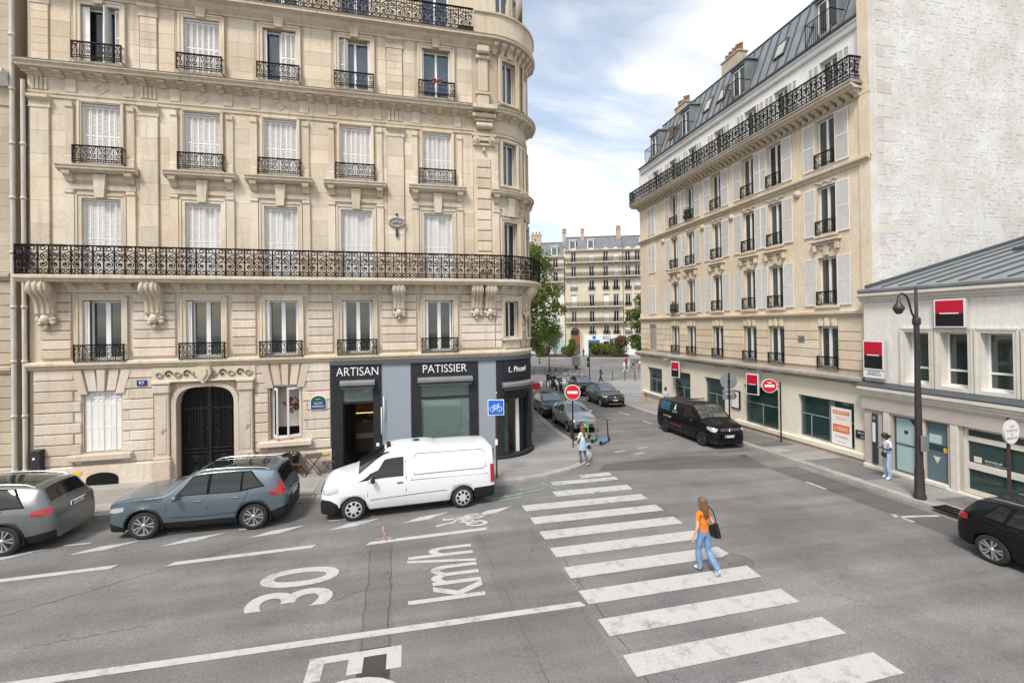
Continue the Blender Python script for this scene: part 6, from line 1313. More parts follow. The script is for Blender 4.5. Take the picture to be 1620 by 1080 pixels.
# ------------------------------------------------------------------ houses across the square
FA=math.atan2(FD.y,FD.x)
def FM(u,d,z): x,y=FP(u,d); return T(x,y,z) @ RZ(FA)
FZ=-1.40
_fw={}
def far_window(w,h,closed=False):
    k=(w,h,closed)
    if k not in _fw:
        s=MB(); st=0.09
        for x0,x1,z0,z1 in ((-w/2,-w/2+st,0,h),(w/2-st,w/2,0,h),(-w/2+st,w/2-st,h-st,h),(-w/2+st,w/2-st,0,st),(-0.05,0.05,st,h-st)): s.box(x0,x1,0.10,0.18,z0,z1)
        p=MB(); p.box(-w/2+st,w/2-st,0.14,0.15,st,h-st); _fw[k]=(s.mesh('window','white_frame'),p.mesh('pane','shutter_white' if closed else random.choice(['glass_dark','glass_dark','glass'])))
    return _fw[k]
def far_rail(L_,h=0.95):
    s=MB(); s.box(0,L_,-0.03,0.03,h-0.05,h); s.box(0,L_,-0.02,0.02,0.08,0.12); n=int(L_/0.13)
    for k in range(n+1): x=L_*k/n; s.box(x-0.028,x+0.028,-0.02,0.02,0,h)
    n2=int(L_/0.32)
    for k in range(n2): s.tube([(L_*(k+0.5)/n2+0.12*math.cos(a),0,0.5+0.2*math.sin(a)) for a in [2*PI*i/8 for i in range(8)]],0.026,3,closed=True,smooth=False)
    return s.mesh('railing','iron')
def far_house(label,u0,u1,cols,floors,bal,d0,top,roofz,wm,door=None,dorm=(),chim=()):
    h=thing('far_house',label,'building',FM((u0+u1)/2,d0,FZ)); O=FM(0,d0,FZ)
    holes=[]
    for (z0,hh) in floors: holes+=[(c-0.55,c+0.55,z0,z0+hh) for c in cols]
    us=sorted({u0,u1}|{v for q in holes for v in q[:2]}); zs=sorted({-1.0,top}|{v for q in holes for v in q[2:]}); s=MB()
    for i in range(len(us)-1):
        for j in range(len(zs)-1):
            um,zm=(us[i]+us[i+1])/2,(zs[j]+zs[j+1])/2
            if any(a<um<b and c<zm<e for a,b,c,e in holes): continue
            s.add([(us[i],0,zs[j]),(us[i+1],0,zs[j]),(us[i+1],0,zs[j+1]),(us[i],0,zs[j+1])],[(0,1,2,3)])
    for a,b,c,e in holes:
        q=[(a,c),(b,c),(b,e),(a,e)]
        for k in range(4): (p,r),(p2,r_)=q[k],q[(k+1)%4]; s.add([(p,0,r),(p,0.25,r),(p2,0.25,r_),(p2,0,r_)],[(0,1,2,3)])
    s.box(u0,u1,0.3,10,-1,top-0.05); build(s,'wall',wm,h,O)
    for fi,(z0,hh) in enumerate(floors):
        for ci,c in enumerate(cols):
            cl=((fi*3+ci*5+len(label))%7) in (0,3); fm,pm=far_window(1.1,hh,cl); o=inst('window',fm,h,O @ T(c,0,z0)); inst('pane',pm,o,O @ T(c,0,z0))
            if fi not in bal or bal[fi]=='small':
                inst('railing',rail_s,h,O @ T(c-0.7,-0.22,z0)); 
            s=MB(); s.bev(c-0.75,c+0.75,-0.12,0,z0+hh+0.18,z0+hh+0.32,0.03); s.bev(c-0.68,c-0.58,-0.07,0,z0,z0+hh+0.2,0.02); s.bev(c+0.58,c+0.68,-0.07,0,z0,z0+hh+0.2,0.02); build(s,'window_surround',wm,h,O)
        if bal.get(fi)=='long':
            s=MB(); s.bev(u0,u1,-0.85,0,z0-0.30,z0-0.05,0.05); build(s,'balcony_slab','stone_trim',h,O); inst('railing',far_rail(u1-u0),h,O @ T(u0,-0.80,z0-0.05))
            for c in range(int((u1-u0)/1.2)): s=MB(); s.bev(-0.12,0.12,-0.6,0,-0.4,0,0.05); build(s,'corbel','stone_trim',h,O @ T(u0+0.6+c*1.2,0,z0-0.29))
    s=MB(); s.sweep([(lambda d,z,u=u:(u,-d,z)) for u in (u0-0.1,u1+0.1)],[(0,top-0.5),(0.15,top-0.5),(0.2,top-0.3),(0.5,top-0.2),(0.5,top),(0,top)]); s.f=[q[::-1] for q in s.f]; build(s,'cornice','stone_trim',h,O)
    s=MB(); s.add([(u0,0.1,top),(u1,0.1,top),(u1,1.5,roofz),(u0,1.5,roofz),(u1,9,roofz+0.8),(u0,9,roofz+0.8)],[(0,1,2,3),(3,2,4,5)]); s.add([(u0,0.1,top),(u0,1.5,roofz),(u0,9,roofz+.8),(u0,9,top)],[(0,1,2,3)]); s.box(u0,u1,1.40,1.6,roofz-0.05,roofz+0.10); build(s,'roof','slate',h,O)
    for c in dorm:
        s=MB(); s.bev(c-0.75,c+0.75,-0.05,1.4,top+0.1,top+2.1,0.05); s.bev(c-0.9,c+0.9,-0.15,1.4,top+2.1,top+2.25,0.04); o=build(s,'dormer','far_cream',h,O); s=MB(); s.box(c-0.5,c+0.5,-0.07,-0.04,top+0.3,top+1.9); build(s,'pane','glass_blue',o,O)
    for c,w,zt in chim:
        s=MB(); s.bev(c-w/2,c+w/2,1.2,2.2,top+0.8,zt,0.04); s.bev(c-w/2-0.1,c+w/2+0.1,1.1,2.3,zt,zt+0.25,0.05); o=build(s,'chimney','chimney_plaster',h,O)
        for k in range(3): s=MB(); s.lathe([(0.2,0),(0.15,0.7),(0.12,0.7)],8,(c-w/2+w*(k+0.5)/3,1.7,zt+0.25)); build(s,'chimney_pot','terracotta',o,O)
    return h,O
rail_s=far_rail(1.4,0.8)
FLR=[(4.5,1.9),(7.1,2.4),(10.45,2.4),(13.9,2.2),(16.85,2.3),(19.95,2.3)]
hF,OF=far_house('pale stone house with arched brown door across the square',0.0,12.2,[1.9,5.7,8.7,10.8],FLR,{1:'long',2:'long',4:'long',5:'long'},0.0,22.6,25.6,'far_stone',dorm=(1.7,5.6),chim=((-0.05,0.75,26.7),(3.9,0.6,26.6),(11.6,0.9,26.9)))
far_house('narrow stone house continuing behind the shuttered building at the square',12.35,24.0,[13.3,15.3,17.6,20.0,22.5],FLR,{4:'long',5:'long'},-0.15,22.5,25.5,'far_stone',dorm=(16.4,20),chim=((19,1.0,27.0),))
far_house('cream plastered house behind the tall tree across the square',-9.5,-0.15,[-7.5,-4.9,-2.0],[(4.4,2.0),(7.2,2.2),(10.2,2.2),(13.0,2.2),(15.9,2.2),(18.9,2.2)],{4:'long',5:'long'},0.1,21.4,24.6,'far_cream',dorm=(-2.2,-6.5),chim=((-6.2,2.2,26.3),))
far_house('pale house mostly hidden by the rounded corner across the square',-30,-9.7,[-27,-24,-21,-18,-15,-12],[(4.4,2.0),(7.2,2.2),(10.2,2.2),(13.0,2.2),(15.9,2.2)],{3:'long'},0.3,18.6,21.0,'far_cream',chim=((-20,2.0,23.0),))
# pediments over the top-floor windows
for c in (1.9,5.7,8.7,10.8,13.3,15.3):
    s=MB(); s.prism([(-0.95,0),(0.95,0),(0,0.62)],0.0,0.22,lambda p,q,t_:(p,-t_,q)); s.f=[q[::-1] for q in s.f]; build(s,'pediment','far_cream',hF,OF @ T(c,-0.1,22.4))
# arched door, shop fronts
n=12; ap=[(2.1-1.1,0)]+[(2.1-1.1*math.cos(PI*i/n),5.0+1.1*math.sin(PI*i/n)) for i in range(n+1)]+[(2.1+1.1,0)]
s=MB(); s.prism(ap,-0.05,0.06,lambda p,q,t_:(p,-t_,q)); s.f=[q[::-1] for q in s.f]; dd=build(s,'door','door_brown',hF,OF)
s=MB(); s.tube([(p,-0.08,q) for p,q in ap],0.16,6); build(s,'door_arch','far_stone',hF,OF); s=MB(); s.box(1.6,2.6,-0.09,-0.05,4.2,5.6); build(s,'pane','glass_blue',dd,OF); s=MB(); s.box(2.25,2.95,-0.10,-0.05,0,2.4); build(s,'wicket','interior',dd,OF)
s=MB(); s.bev(3.9,12.1,-0.15,0,0,4.25,0.03); sh=build(s,'shop_front','white_paint',hF,OF)
mat('far_blue',(0.02,0.16,0.45),0.5); mat('far_violet',(0.10,0.07,0.35),0.5)
s=MB(); s.box(4.8,7.2,-0.20,-0.14,0.3,3.2); build(s,'shop_window','far_blue',sh,OF); s=MB(); s.box(5.6,6.9,-0.24,-0.19,0.4,2.3); build(s,'cash_panel','frosted',sh,OF)
for a,b in ((8.0,9.1),(9.3,10.0),(10.3,11.9)): s=MB(); s.box(a,b,-0.20,-0.14,0.3,2.9); build(s,'shop_window','glass_dark',sh,OF)
plate_text(sh,OF @ T(8.7,-0.15,3.65),'BRED',1.6,0.75,0.03,'far_violet'); plate_text(sh,OF @ T(10.7,-0.15,3.55),'LA BANQUE',2.0,0.4,0.03,'zinc_edge'); s=MB(); s.bev(5.7,6.4,-0.22,-0.15,3.45,4.1,0.02); build(s,'logo','far_blue',sh,OF)
s=MB(); s.bev(12.4,20,-0.15,0,0,3.2,0.03); tag(build(s,'white_shop_front','white_paint',hF,OF))
s=MB(); s.bev(-9.4,-0.3,-0.15,0.1,0,3.4,0.03); build(s,'shop_front','frosted',hF,OF)
# ------------------------------------------------------------------ trees and shrubs
mat('bark',(0.12,0.095,0.07),0.9,col2=(0.19,0.16,0.12),scale=5)
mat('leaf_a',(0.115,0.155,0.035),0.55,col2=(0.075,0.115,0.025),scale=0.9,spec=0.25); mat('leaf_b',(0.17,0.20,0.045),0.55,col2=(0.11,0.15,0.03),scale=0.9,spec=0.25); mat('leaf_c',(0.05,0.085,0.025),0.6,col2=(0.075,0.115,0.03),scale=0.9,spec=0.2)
for nm in ('leaf_a','leaf_b','leaf_c'):
    t_=M[nm].node_tree; b_=t_.nodes['Principled BSDF']; tr=N(t_,'ShaderNodeBsdfTranslucent'); tr.inputs[0].default_value=(0.20,0.25,0.04,1); mx=N(t_,'ShaderNodeMixShader'); mx.inputs[0].default_value=0.3; out=[q for q in t_.nodes if q.type=='OUTPUT_MATERIAL'][0]; L(t_,b_.outputs[0],mx.inputs[1]); L(t_,tr.outputs[0],mx.inputs[2]); L(t_,mx.outputs[0],out.inputs[0])
def tree(label,x,y,z,h,r,crown0,seed,nl=5200,leaf=0.26,clumps=26):
    rnd=random.Random(seed); W=T(x,y,z); t=thing('street_tree',label,'tree',W); s=MB()
    trunk=catmull([(0,0,-0.2),(0.1,0.05,h*0.25),(-0.1,0.1,h*0.5),(0.05,0,h*0.8)],5); k=len(trunk); s.tube(trunk,[0.32-0.26*i/k for i in range(k)],8)
    cs=[]
    for i in range(clumps):
        a=rnd.uniform(0,6.28); f=rnd.uniform(0,1); zz=crown0+(h-crown0)*f; rr=r*math.sin(PI*(0.15+0.8*f))*rnd.uniform(0.35,0.95); cs.append((rr*math.cos(a),rr*math.sin(a),zz))
    for c in cs[::2]:
        b0=Vector((0,0,max(h*0.2,c[2]-rnd.uniform(1.5,3)))); m_=(b0+Vector(c))/2+Vector((0,0,0.4)); s.tube([b0,m_,Vector(c)],[0.09,0.06,0.02],5)
    build(s,'trunk','bark',t,W); s=MB()
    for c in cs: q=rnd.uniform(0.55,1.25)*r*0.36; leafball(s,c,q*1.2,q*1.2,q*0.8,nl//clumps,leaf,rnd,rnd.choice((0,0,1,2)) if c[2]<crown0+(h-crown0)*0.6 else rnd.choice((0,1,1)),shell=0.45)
    build(s,'crown',['leaf_a','leaf_b','leaf_c'],t,W)
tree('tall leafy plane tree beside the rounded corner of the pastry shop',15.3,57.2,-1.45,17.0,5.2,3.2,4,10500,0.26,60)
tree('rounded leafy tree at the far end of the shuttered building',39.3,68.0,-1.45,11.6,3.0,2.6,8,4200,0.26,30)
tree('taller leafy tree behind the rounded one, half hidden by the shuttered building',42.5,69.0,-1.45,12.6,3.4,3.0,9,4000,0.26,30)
def shrub(label,x,y,z,rx,rz,seed,mats,n=1500,leaf=0.16,box=None):
    W=T(x,y,z); t=thing('planted_shrub',label,'shrub',W); rnd=random.Random(seed); s=MB()
    for i in range(7): a=rnd.uniform(0,6.28); leafball(s,(rx*0.5*math.cos(a),rx*0.5*math.sin(a),rz*rnd.uniform(0.25,0.95)),rx*0.6,rx*0.6,rz*0.35,n//7,leaf,rnd,rnd.randrange(len(mats)),shell=0.3)
    build(s,'foliage',mats,t,W); s=MB(); 
    for i in range(5): a=i*1.3; s.tube([(0.1*math.cos(a),0.1*math.sin(a),0),(rx*0.4*math.cos(a),rx*0.4*math.sin(a),rz*0.8)],[0.05,0.015],5)
    build(s,'stems','bark',t,W)
for lab,u,d,rx,rz,sd,ms in (('dark conical evergreen in the left planter across the square',-2.0,6.0,2.3,5.6,1,['leaf_c','leaf_a']),('bushy light green shrub beside the dark evergreen',0.7,6.2,1.5,2.8,2,['leaf_a','leaf_b']),('reddish low shrub at the left end of the far planters',-4.6,6.0,1.4,1.8,3,['foliage_rust','leaf_a']),('light green shrub left of the yellow bush across the square',6.0,6.2,1.3,2.6,4,['leaf_a','leaf_b']),('yellow leaved bush in the middle of the far planting',7.8,6.4,1.2,2.1,5,['foliage_yellow','leaf_b']),('big rusty green bush at the right end of the far planting',10.4,6.0,2.2,3.4,6,['leaf_a','foliage_rust','leaf_c'])):
    x,y=FP(u,d); shrub(lab,x,y,FZ+0.3,rx,rz,sd,ms,2200,0.2)
mat('planter_red',(0.085,0.035,0.028),0.7)
for lab,u0,u1 in (('long dark red planter under the evergreen across the square',-6.0,2.4),('long dark red planter under the yellow bush across the square',4.9,12.4)):
    W=FM(0,6.0,FZ); t=thing('street_planter',lab,'planter',FM((u0+u1)/2,6.0,FZ)); s=MB(); s.bev(u0,u1,-0.9,0.9,-0.1,0.55,0.05); build(s,'trough','planter_red',t,W); s=MB(); s.box(u0+0.1,u1-0.1,-0.8,0.8,0.5,0.58); build(s,'soil','interior',t,W)
# ------------------------------------------------------------------ vehicles
def paint(name,c,metal=0.3,rough=0.35):
    m=mat(name,c,rough,metal=metal,coat=0.45 if max(c)<0.04 else 0.8,spec=0.12); return name
paint('paint_bluegrey',(0.115,0.148,0.172),0.4); paint('paint_grey',(0.175,0.18,0.185),0.5); paint('paint_white',(0.70,0.71,0.73),0.0,0.4); paint('paint_black',(0.007,0.007,0.009),0.1,0.3); paint('paint_silver',(0.36,0.38,0.40),0.6); paint('paint_anthracite',(0.03,0.033,0.037),0.4); paint('paint_darkgrey',(0.055,0.06,0.065),0.4)
mat('plastic',(0.018,0.019,0.021),0.6,spec=0.25); mat('tyre',(0.018,0.018,0.019),0.8,fine=(30,0.3)); mat('rim_alu',(0.52,0.53,0.54),0.3,metal=0.7); mat('rim_dark',(0.06,0.062,0.065),0.35,metal=0.5); mat('rim_cover',(0.55,0.56,0.56),0.45,metal=0.2); mat('tail_red',(0.38,0.012,0.012),0.2,coat=0.8); mat('lamp_clear',(0.55,0.58,0.60),0.12,metal=0.35,coat=0.8); mat('chrome',(0.65,0.66,0.67),0.18,metal=0.9); mat('plate_white',(0.72,0.73,0.74),0.5); mat('gap',(0.005,0.005,0.006),0.7,spec=0.15); mat('brake',(0.10,0.10,0.105),0.5,metal=0.5)
class Curve1:
    def __init__(s,P,smooth=True):
        V=catmull([(a,b,0) for a,b in P],6) if smooth else [Vector((a,b,0)) for a,b in P]; s.x=[v.x for v in V]; s.y=[v.y for v in V]
    def __call__(s,x):
        X,Y=s.x,s.y
        if x<=X[0]: return Y[0]
        if x>=X[-1]: return Y[-1]
        lo,hi=0,len(X)-1
        while hi-lo>1:
            m=(lo+hi)//2
            if X[m]<=x: lo=m
            else: hi=m
        d=X[hi]-X[lo]; return Y[lo] if d<1e-9 else Y[lo]+(Y[hi]-Y[lo])*(x-X[lo])/d
class Car:
    def __init__(s,sp):
        s.sp=sp; s.L=sp['L']; s.clad=Curve1(sp.get('clad',[(0,0.3),(5,0.3)]),False); s.top=Curve1(sp['top']); s.belt=Curve1(sp['belt']); s.w=Curve1(sp['w']); s.e=Curve1(sp['e']); s.bot=Curve1(sp.get('bot',[(0,0.26),(0.3,0.22),(s.L-0.4,0.24),(s.L,0.34)])); s.ax=sp['ax']; s.R=sp['R']; s.RA=s.R*1.13
    def X(s,x): return s.L/2-x
    def crown(s,x): return min(0.055,0.02+max(0,s.top(x)-s.belt(x))*0.12)
    def ze(s,x): return s.top(x)-s.crown(x)
    def side(s,x,v):
        w,e=s.w(x),min(s.e(x),s.w(x)*0.97); b=min(s.belt(x),s.ze(x)-0.005); y=w*0.955+(e-w*0.955)*v+0.022*math.sin(PI*v); return y,b+(s.ze(x)-b)*v
    def topp(s,x,t):
        e=min(s.e(x),s.w(x)*0.97); a=abs(t); return e*(1-a),s.ze(x)+(s.top(x)-s.ze(x))*(1-(1-a)**2.2)
    def arch(s,x):
        z=0
        for a in s.ax:
            d=abs(x-a)
            if d<s.RA: z=max(z,s.R*0.98+math.sqrt(s.RA**2-d*d))
        return z
    def low(s,x):
        w=s.w(x); b=s.bot(x); B=min(s.belt(x),s.ze(x)-0.005); h=B-b; c=clip(s.clad(x),b+0.07,B-0.12)
        def yy(z):
            q=(z-b)/h; P=((0,0.90),(0.1,0.955),(0.25,0.985),(0.48,1.0),(0.70,0.992),(0.86,0.982),(1.0,0.955))
            for (q0,y0),(q1,y1) in zip(P,P[1:]):
                if q<=q1: return w*(y0+(y1-y0)*(q-q0)/(q1-q0))
            return w*0.955
        return [(yy(z),z) for z in (b,b+0.05,c,c+0.012,c+(B-c)*0.35,c+(B-c)*0.6,c+(B-c)*0.82,B)]
    def side_y(s,x,z):
        P=s.low(x)
        if z<=P[0][1]: return P[0][0]
        for (y0,z0),(y1,z1) in zip(P,P[1:]):
            if z<=z1: return y0+(y1-y0)*(z-z0)/max(z1-z0,1e-6)
        B=P[-1][1]; zt=s.ze(x); v=clip((z-B)/max(zt-B,1e-6),0,1); return s.side(x,v)[0]
    def section(s,x):
        w=s.w(x); b=s.bot(x); a=s.arch(x); inn=w*0.55; zi=max(b,a); P=[(0,b),(inn,b),(inn,zi)]
        for y,z in s.low(x): P.append((y,max(z,a) if a>0 else z))
        for v in (0.2,0.45,0.7,0.9,1.0): P.append(s.side(x,v))
        for t in (0.12,0.3,0.6,1.0): P.append(s.topp(x,t))
        return P
    def stations(s):
        xs={0,s.L}; n=int(s.L/0.09)
        xs|={s.L*i/n for i in range(n+1)}
        for q in (0.015,0.035,0.06,0.1,0.15): xs|={q,s.L-q}
        for a in s.ax:
            for i in range(-16,17): xs.add(a+s.RA*0.9999*math.sin(i/16*PI/2))
        out=[]
        for x in sorted(x for x in xs if 0<=x<=s.L):
            if not out or x-out[-1]>0.004: out.append(x)
        return out
    def body(s,clad):
        mb=MB(); xs=s.stations(); secs=[s.section(x) for x in xs]; n=len(secs[0]); full=[]
        for x,S in zip(xs,secs): full.append([(s.X(x),-y,z) for y,z in S]+[(s.X(x),y,z) for y,z in reversed(S[:-1])][0:])
        m=len(full[0]); vs=sum(full,[])
        for i in range(len(xs)-1):
            for j in range(m-1):
                q=(i*m+j,i*m+j+1,(i+1)*m+j+1,(i+1)*m+j); zc=sum(vs[k][2] for k in q)/4; xc=(xs[i]+xs[i+1])/2
                inner=abs(vs[q[0]][1])<s.w(xc)*0.56 and abs(vs[q[1]][1])<s.w(xc)*0.56 and zc<s.belt(xc)*0.9
                mb.f.append(q); mb.m.append(2 if (inner or (s.arch(xc)>0 and zc<s.arch(xc)+0.002 and abs(vs[q[0]][1])<s.w(xc)*0.9)) else (1 if min(j,m-2-j)<5 else 0)); mb.sm.append(True)
        mb.v=vs; mb.add(full[0],[tuple(range(m-1,-1,-1))],1 if clad(0)>0.5 else 0); mb.add(full[-1],[tuple(range(m))],1 if clad(s.L)>0.5 else 0)
        return mb
    def patch_side(s,x0b,x0t,x1b,x1t,v0,v1,off=0.006,sides=(-1,1),nx=10,nv=5):
        mb=MB()
        for sg in sides:
            vs=[]
            for j in range(nv+1):
                v=v0+(v1-v0)*j/nv; a=x0b+(x0t-x0b)*j/nv; b=x1b+(x1t-x1b)*j/nv
                for i in range(nx+1): x=a+(b-a)*i/nx; y,z=s.side(x,v); vs.append((s.X(x),sg*(y+off),z+off*0.25))
            fs=[(j*(nx+1)+i,j*(nx+1)+i+1,(j+1)*(nx+1)+i+1,(j+1)*(nx+1)+i) for j in range(nv) for i in range(nx)]
            mb.add(vs,[q[::-1] for q in fs] if sg<0 else fs,0,True)
        return mb
    def patch_low(s,pts,off=0.008,sides=(-1,1),nx=6):
        """pts: list of (x, zlow, zhigh)"""
        mb=MB()
        for sg in sides:
            vs=[]; nv=5
            C0=Curve1([(p[0],p[1]) for p in pts],False); C1=Curve1([(p[0],p[2]) for p in pts],False); n=nx*(len(pts)-1)
            for i in range(n+1):
                x=pts[0][0]+(pts[-1][0]-pts[0][0])*i/n
                for j in range(nv+1): z=C0(x)+(C1(x)-C0(x))*j/nv; vs.append((s.X(x)+ (off if x<0.5 else (-off if x>s.L-0.5 else 0)),sg*(s.side_y(x,z)+off),z))
            fs=[(i*(nv+1)+j,i*(nv+1)+j+1,(i+1)*(nv+1)+j+1,(i+1)*(nv+1)+j) for i in range(n) for j in range(nv)]
            mb.add(vs,fs if sg<0 else [q[::-1] for q in fs],0,True)
        return mb
    def patch_top(s,x0,x1,t0=0.06,off=0.006,nx=8,bow=0.0,tuck=0.0):
        mb=MB(); vs=[]; nt=12
        for i in range(nx+1):
            f=i/nx
            for j in range(nt+1):
                q=-1+2*j/nt; t=t0+(1-t0)*(1-abs(q)); x=x0+(x1-x0)*f+bow*(1-q*q)*(1-f)*0+tuck*abs(q)**2*(f); y,z=s.topp(x,t); vs.append((s.X(x),math.copysign(y,q) if q else 0,z+off))
        mb.add(vs,[(i*(nt+1)+j,i*(nt+1)+j+1,(i+1)*(nt+1)+j+1,(i+1)*(nt+1)+j) for i in range(nx) for j in range(nt)],0,True); return mb
    def line_low(s,pts,r=0.006,sides=(-1,1)):
        mb=MB()
        for sg in sides: mb.tube([(s.X(x),sg*(s.side_y(x,z)+0.001),z) for x,z in pts],r,4)
        return mb
def wheel(parent,W,R,wd,style):
    k=('wheel',R,wd,style)
    if k not in _fm:
        s=MB(); s.lathe([(R*(0.62 if style=='vspoke' else 0.55),-wd*(0.22 if style=='vspoke' else 0.10)),(R*0.55,wd*0.30)],14,axis='y')
        t=MB(); t.lathe([(R*0.66,-wd/2+0.012),(R*0.70,-wd/2),(R*0.93,-wd/2+0.004),(R*0.985,-wd/2+0.03),(R,-wd/2+0.06),(R,wd/2-0.06),(R*0.985,wd/2-0.03),(R*0.93,wd/2),(R*0.66,wd/2)],36,axis='y',cap=False)
        r=MB(); y=-wd/2+0.012
        r.lathe([(R*0.665,y-0.004),(R*0.69,y-0.010),(R*0.69,y+0.03),(R*0.63,y+0.05),(R*0.61,wd*0.3)],36,axis='y',cap=False)
        n,ww,cov=dict(five=(5,0.30,0),vspoke=(10,0.11,0),double=(10,0.12,0),multi=(10,0.10,0),cover=(8,0.2,1))[style]
        if cov: r.lathe([(0.001,y-0.012),(R*0.25,y-0.016),(R*0.62,y-0.002),(R*0.665,y+0.004)],32,axis='y',cap=False)
        for i in range(n):
            a=2*PI*i/n+ (0.10 if (style in('double','multi','vspoke') and i%2) else (-0.10 if style in ('double','multi','vspoke') else 0)); ca,sa=math.cos(a),math.sin(a)
            if cov:   # dark slots in the cover
                r.prism([(-0.03,R*0.34),(0.03,R*0.34),(0.045,R*0.58),(-0.045,R*0.58)],y-0.016,y-0.006,lambda p,q,t_:(p*ca-q*sa,t_,p*sa+q*ca),1)
            else: r.prism([(-R*ww*0.28,R*0.10),(R*ww*0.28,R*0.10),(R*ww*0.46,R*0.64),(-R*ww*0.46,R*0.64)],y+0.002,y+0.03,lambda p,q,t_:(p*ca-q*sa,t_,p*sa+q*ca))
        r.lathe([(0.001,y-0.012),(R*0.12,y-0.010),(R*0.15,y+0.02)],14,axis='y',mi=0)
        rm='rim_cover' if cov else ('rim_dark' if style=='five' else 'rim_alu')
        _fm[k]=(s.mesh('wheel','brake'),t.mesh('tyre','tyre'),r.mesh('rim',[rm,'gap']))
    a,b,c=_fm[k]; o=inst('wheel',a,parent,W); inst('tyre',b,o,W); inst('rim',c,o,W); return o
def car_matrix(x,y,head):
    f=Vector((math.cos(head),math.sin(head),0)); n=Vector((-GA,-GB,1)).normalized(); f=(f-n*f.dot(n)).normalized(); l=n.cross(f)
    return Matrix(((f.x,l.x,n.x,x),(f.y,l.y,n.y,y),(f.z,l.z,n.z,gz(x,y)),(0,0,0,1)))
def make_car(name,label,cat,sp,x,y,head,group=None):
    C=Car(sp); W=car_matrix(x,y,head); t=thing(name,label,cat,W,group); pm=sp['paint']; P=lambda mb,nm,mt: build(mb,nm,mt,t,W)
    cl=sp.get('clad',[(0,0.3),(5,0.3)]); P(C.body(Curve1(cl,False)),'body',[pm,'plastic','gap'])
    for wd in sp['side_windows']:
        for sg in (-1,1): P(C.patch_side(*wd,sides=(sg,)),'side_window','glass_dark')
    if 'dlo' in sp:
        for sg in (-1,1): P(C.patch_side(*sp['dlo'],0.03,0.94,off=0.003,sides=(sg,),nx=24),'window_trim','gap')
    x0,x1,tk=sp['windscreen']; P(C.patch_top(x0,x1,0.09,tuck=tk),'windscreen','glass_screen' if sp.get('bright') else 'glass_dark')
    if 'rear_window' in sp: x0,x1,tk=sp['rear_window']; P(C.patch_top(x0,x1,0.10,tuck=tk),'rear_window','glass_dark')
    if 'sunroof' in sp: x0,x1=sp['sunroof']; P(C.patch_top(x0,x1,0.16,off=0.004),'glass_roof','glass_dark')
    for pts in sp.get('tail',[]):
        for sg in (-1,1): P(C.patch_low(pts,0.010,(sg,)),'tail_light','tail_red')
    for pts in sp.get('head',[]):
        for sg in (-1,1): P(C.patch_low(pts,0.008,(sg,)),'headlight','lamp_clear')
    for pts in sp.get('lines',[]):
        for sg in (-1,1): P(C.line_low(pts,sp.get('gap_r',0.006),(sg,)),'door_gap','gap')
    for hx,hz in sp.get('handles',[]):
        for sg in (-1,1):
            yy=C.side_y(hx,hz); s=MB(); s.bev(C.X(hx)-0.09,C.X(hx)+0.09,sg*yy-0.025,sg*yy+0.025,hz-0.014,hz+0.014,0.008); P(s,'door_handle',sp.get('handle_mat',pm))
    mx,mz=sp['mirror']
    for sg in (-1,1):
        yy=C.side_y(mx,mz-0.08); s=MB(); s.lathe([(0.01,-0.11),(0.055,-0.09),(0.085,-0.03),(0.09,0.03),(0.07,0.08),(0.01,0.10)],10,(0,0,0),axis='y'); s.v=[(C.X(mx)+px*0.75,sg*(yy+0.13)+py,mz+pz*0.95) for px,py,pz in s.v]; s.tube([(C.X(mx),sg*(yy-0.02),mz-0.07),(C.X(mx),sg*(yy+0.08),mz-0.04)],0.03,6); P(s,'door_mirror',sp.get('mirror_mat',pm))
    if sp.get('arches'):
        for a in C.ax:
            for sg in (-1,1):
                pts=[]
                for i in range(0,21):
                    an=PI*i/20; xx=a-math.cos(an)*(C.RA+0.02); zz=C.R*0.98+math.sin(an)*(C.RA+0.02); pts.append((C.X(xx),sg*(C.side_y(xx,max(zz,C.bot(xx)+0.05))+0.004),zz))
                pts=[(pts[0][0],pts[0][1],0.24)]+pts+[(pts[-1][0],pts[-1][1],0.24)]; s=MB(); s.tube(pts,0.035,6,flat=0.6); P(s,'wheel_arch','plastic')
    if sp.get('rails'):
        a,b=sp['rails']
        for sg in (-1,1):
            s=MB(); pts=[]
            for i in range(13):
                x_=a+(b-a)*i/12; y_,z_=C.topp(x_,0.06); pts.append((C.X(x_),sg*y_,z_+(0.045 if 0<i<12 else 0.0)))
            s.tube(pts,0.018,6); P(s,'roof_rail','chrome' if sp.get('rail_chrome') else 'plastic')
    for i,a in enumerate(C.ax):
        for sg in (-1,1):
            tw=sp.get('tw',0.225); wy=C.w(a)*0.985-tw/2; wheel(t,W @ T(C.X(a),sg*wy,C.R) @ (RZ(PI) if sg>0 else Matrix.Identity(4)),C.R,tw,sp['wheel'])
    # front and rear details
    fr=sp.get('front',{}); xf=C.X(0)
    if 'grille' in fr: 
        w_,z0,z1=fr['grille']; s=MB(); s.bev(xf-0.06,xf+0.018,-w_,w_,z0,z1,0.012); g=P(s,'grille','plastic'); s=MB()
        for k in range(4): z=z0+(z1-z0)*(k+0.5)/4; s.box(xf+0.015,xf+0.024,-w_*0.92,w_*0.92,z-0.006,z+0.006)
        build(s,'grille_bars','chrome' if fr.get('chrome') else 'gap',g,W); s=MB(); s.lathe([(0.06,-0.012),(0.06,0.012),(0.03,0.018)],14,(xf+0.022,0,(z0+z1)/2),axis='x'); build(s,'badge','chrome',g,W)
    if 'intake' in fr: w_,z0,z1=fr['intake']; s=MB(); s.bev(xf-0.08,xf+0.012,-w_,w_,z0,z1,0.012); P(s,'lower_grille','gap')
    if 'strip' in fr: w_,z0,z1=fr['strip']; s=MB(); s.bev(xf-0.08,xf+0.02,-w_,w_,z0,z1,0.01); P(s,'bumper_strip','chrome')
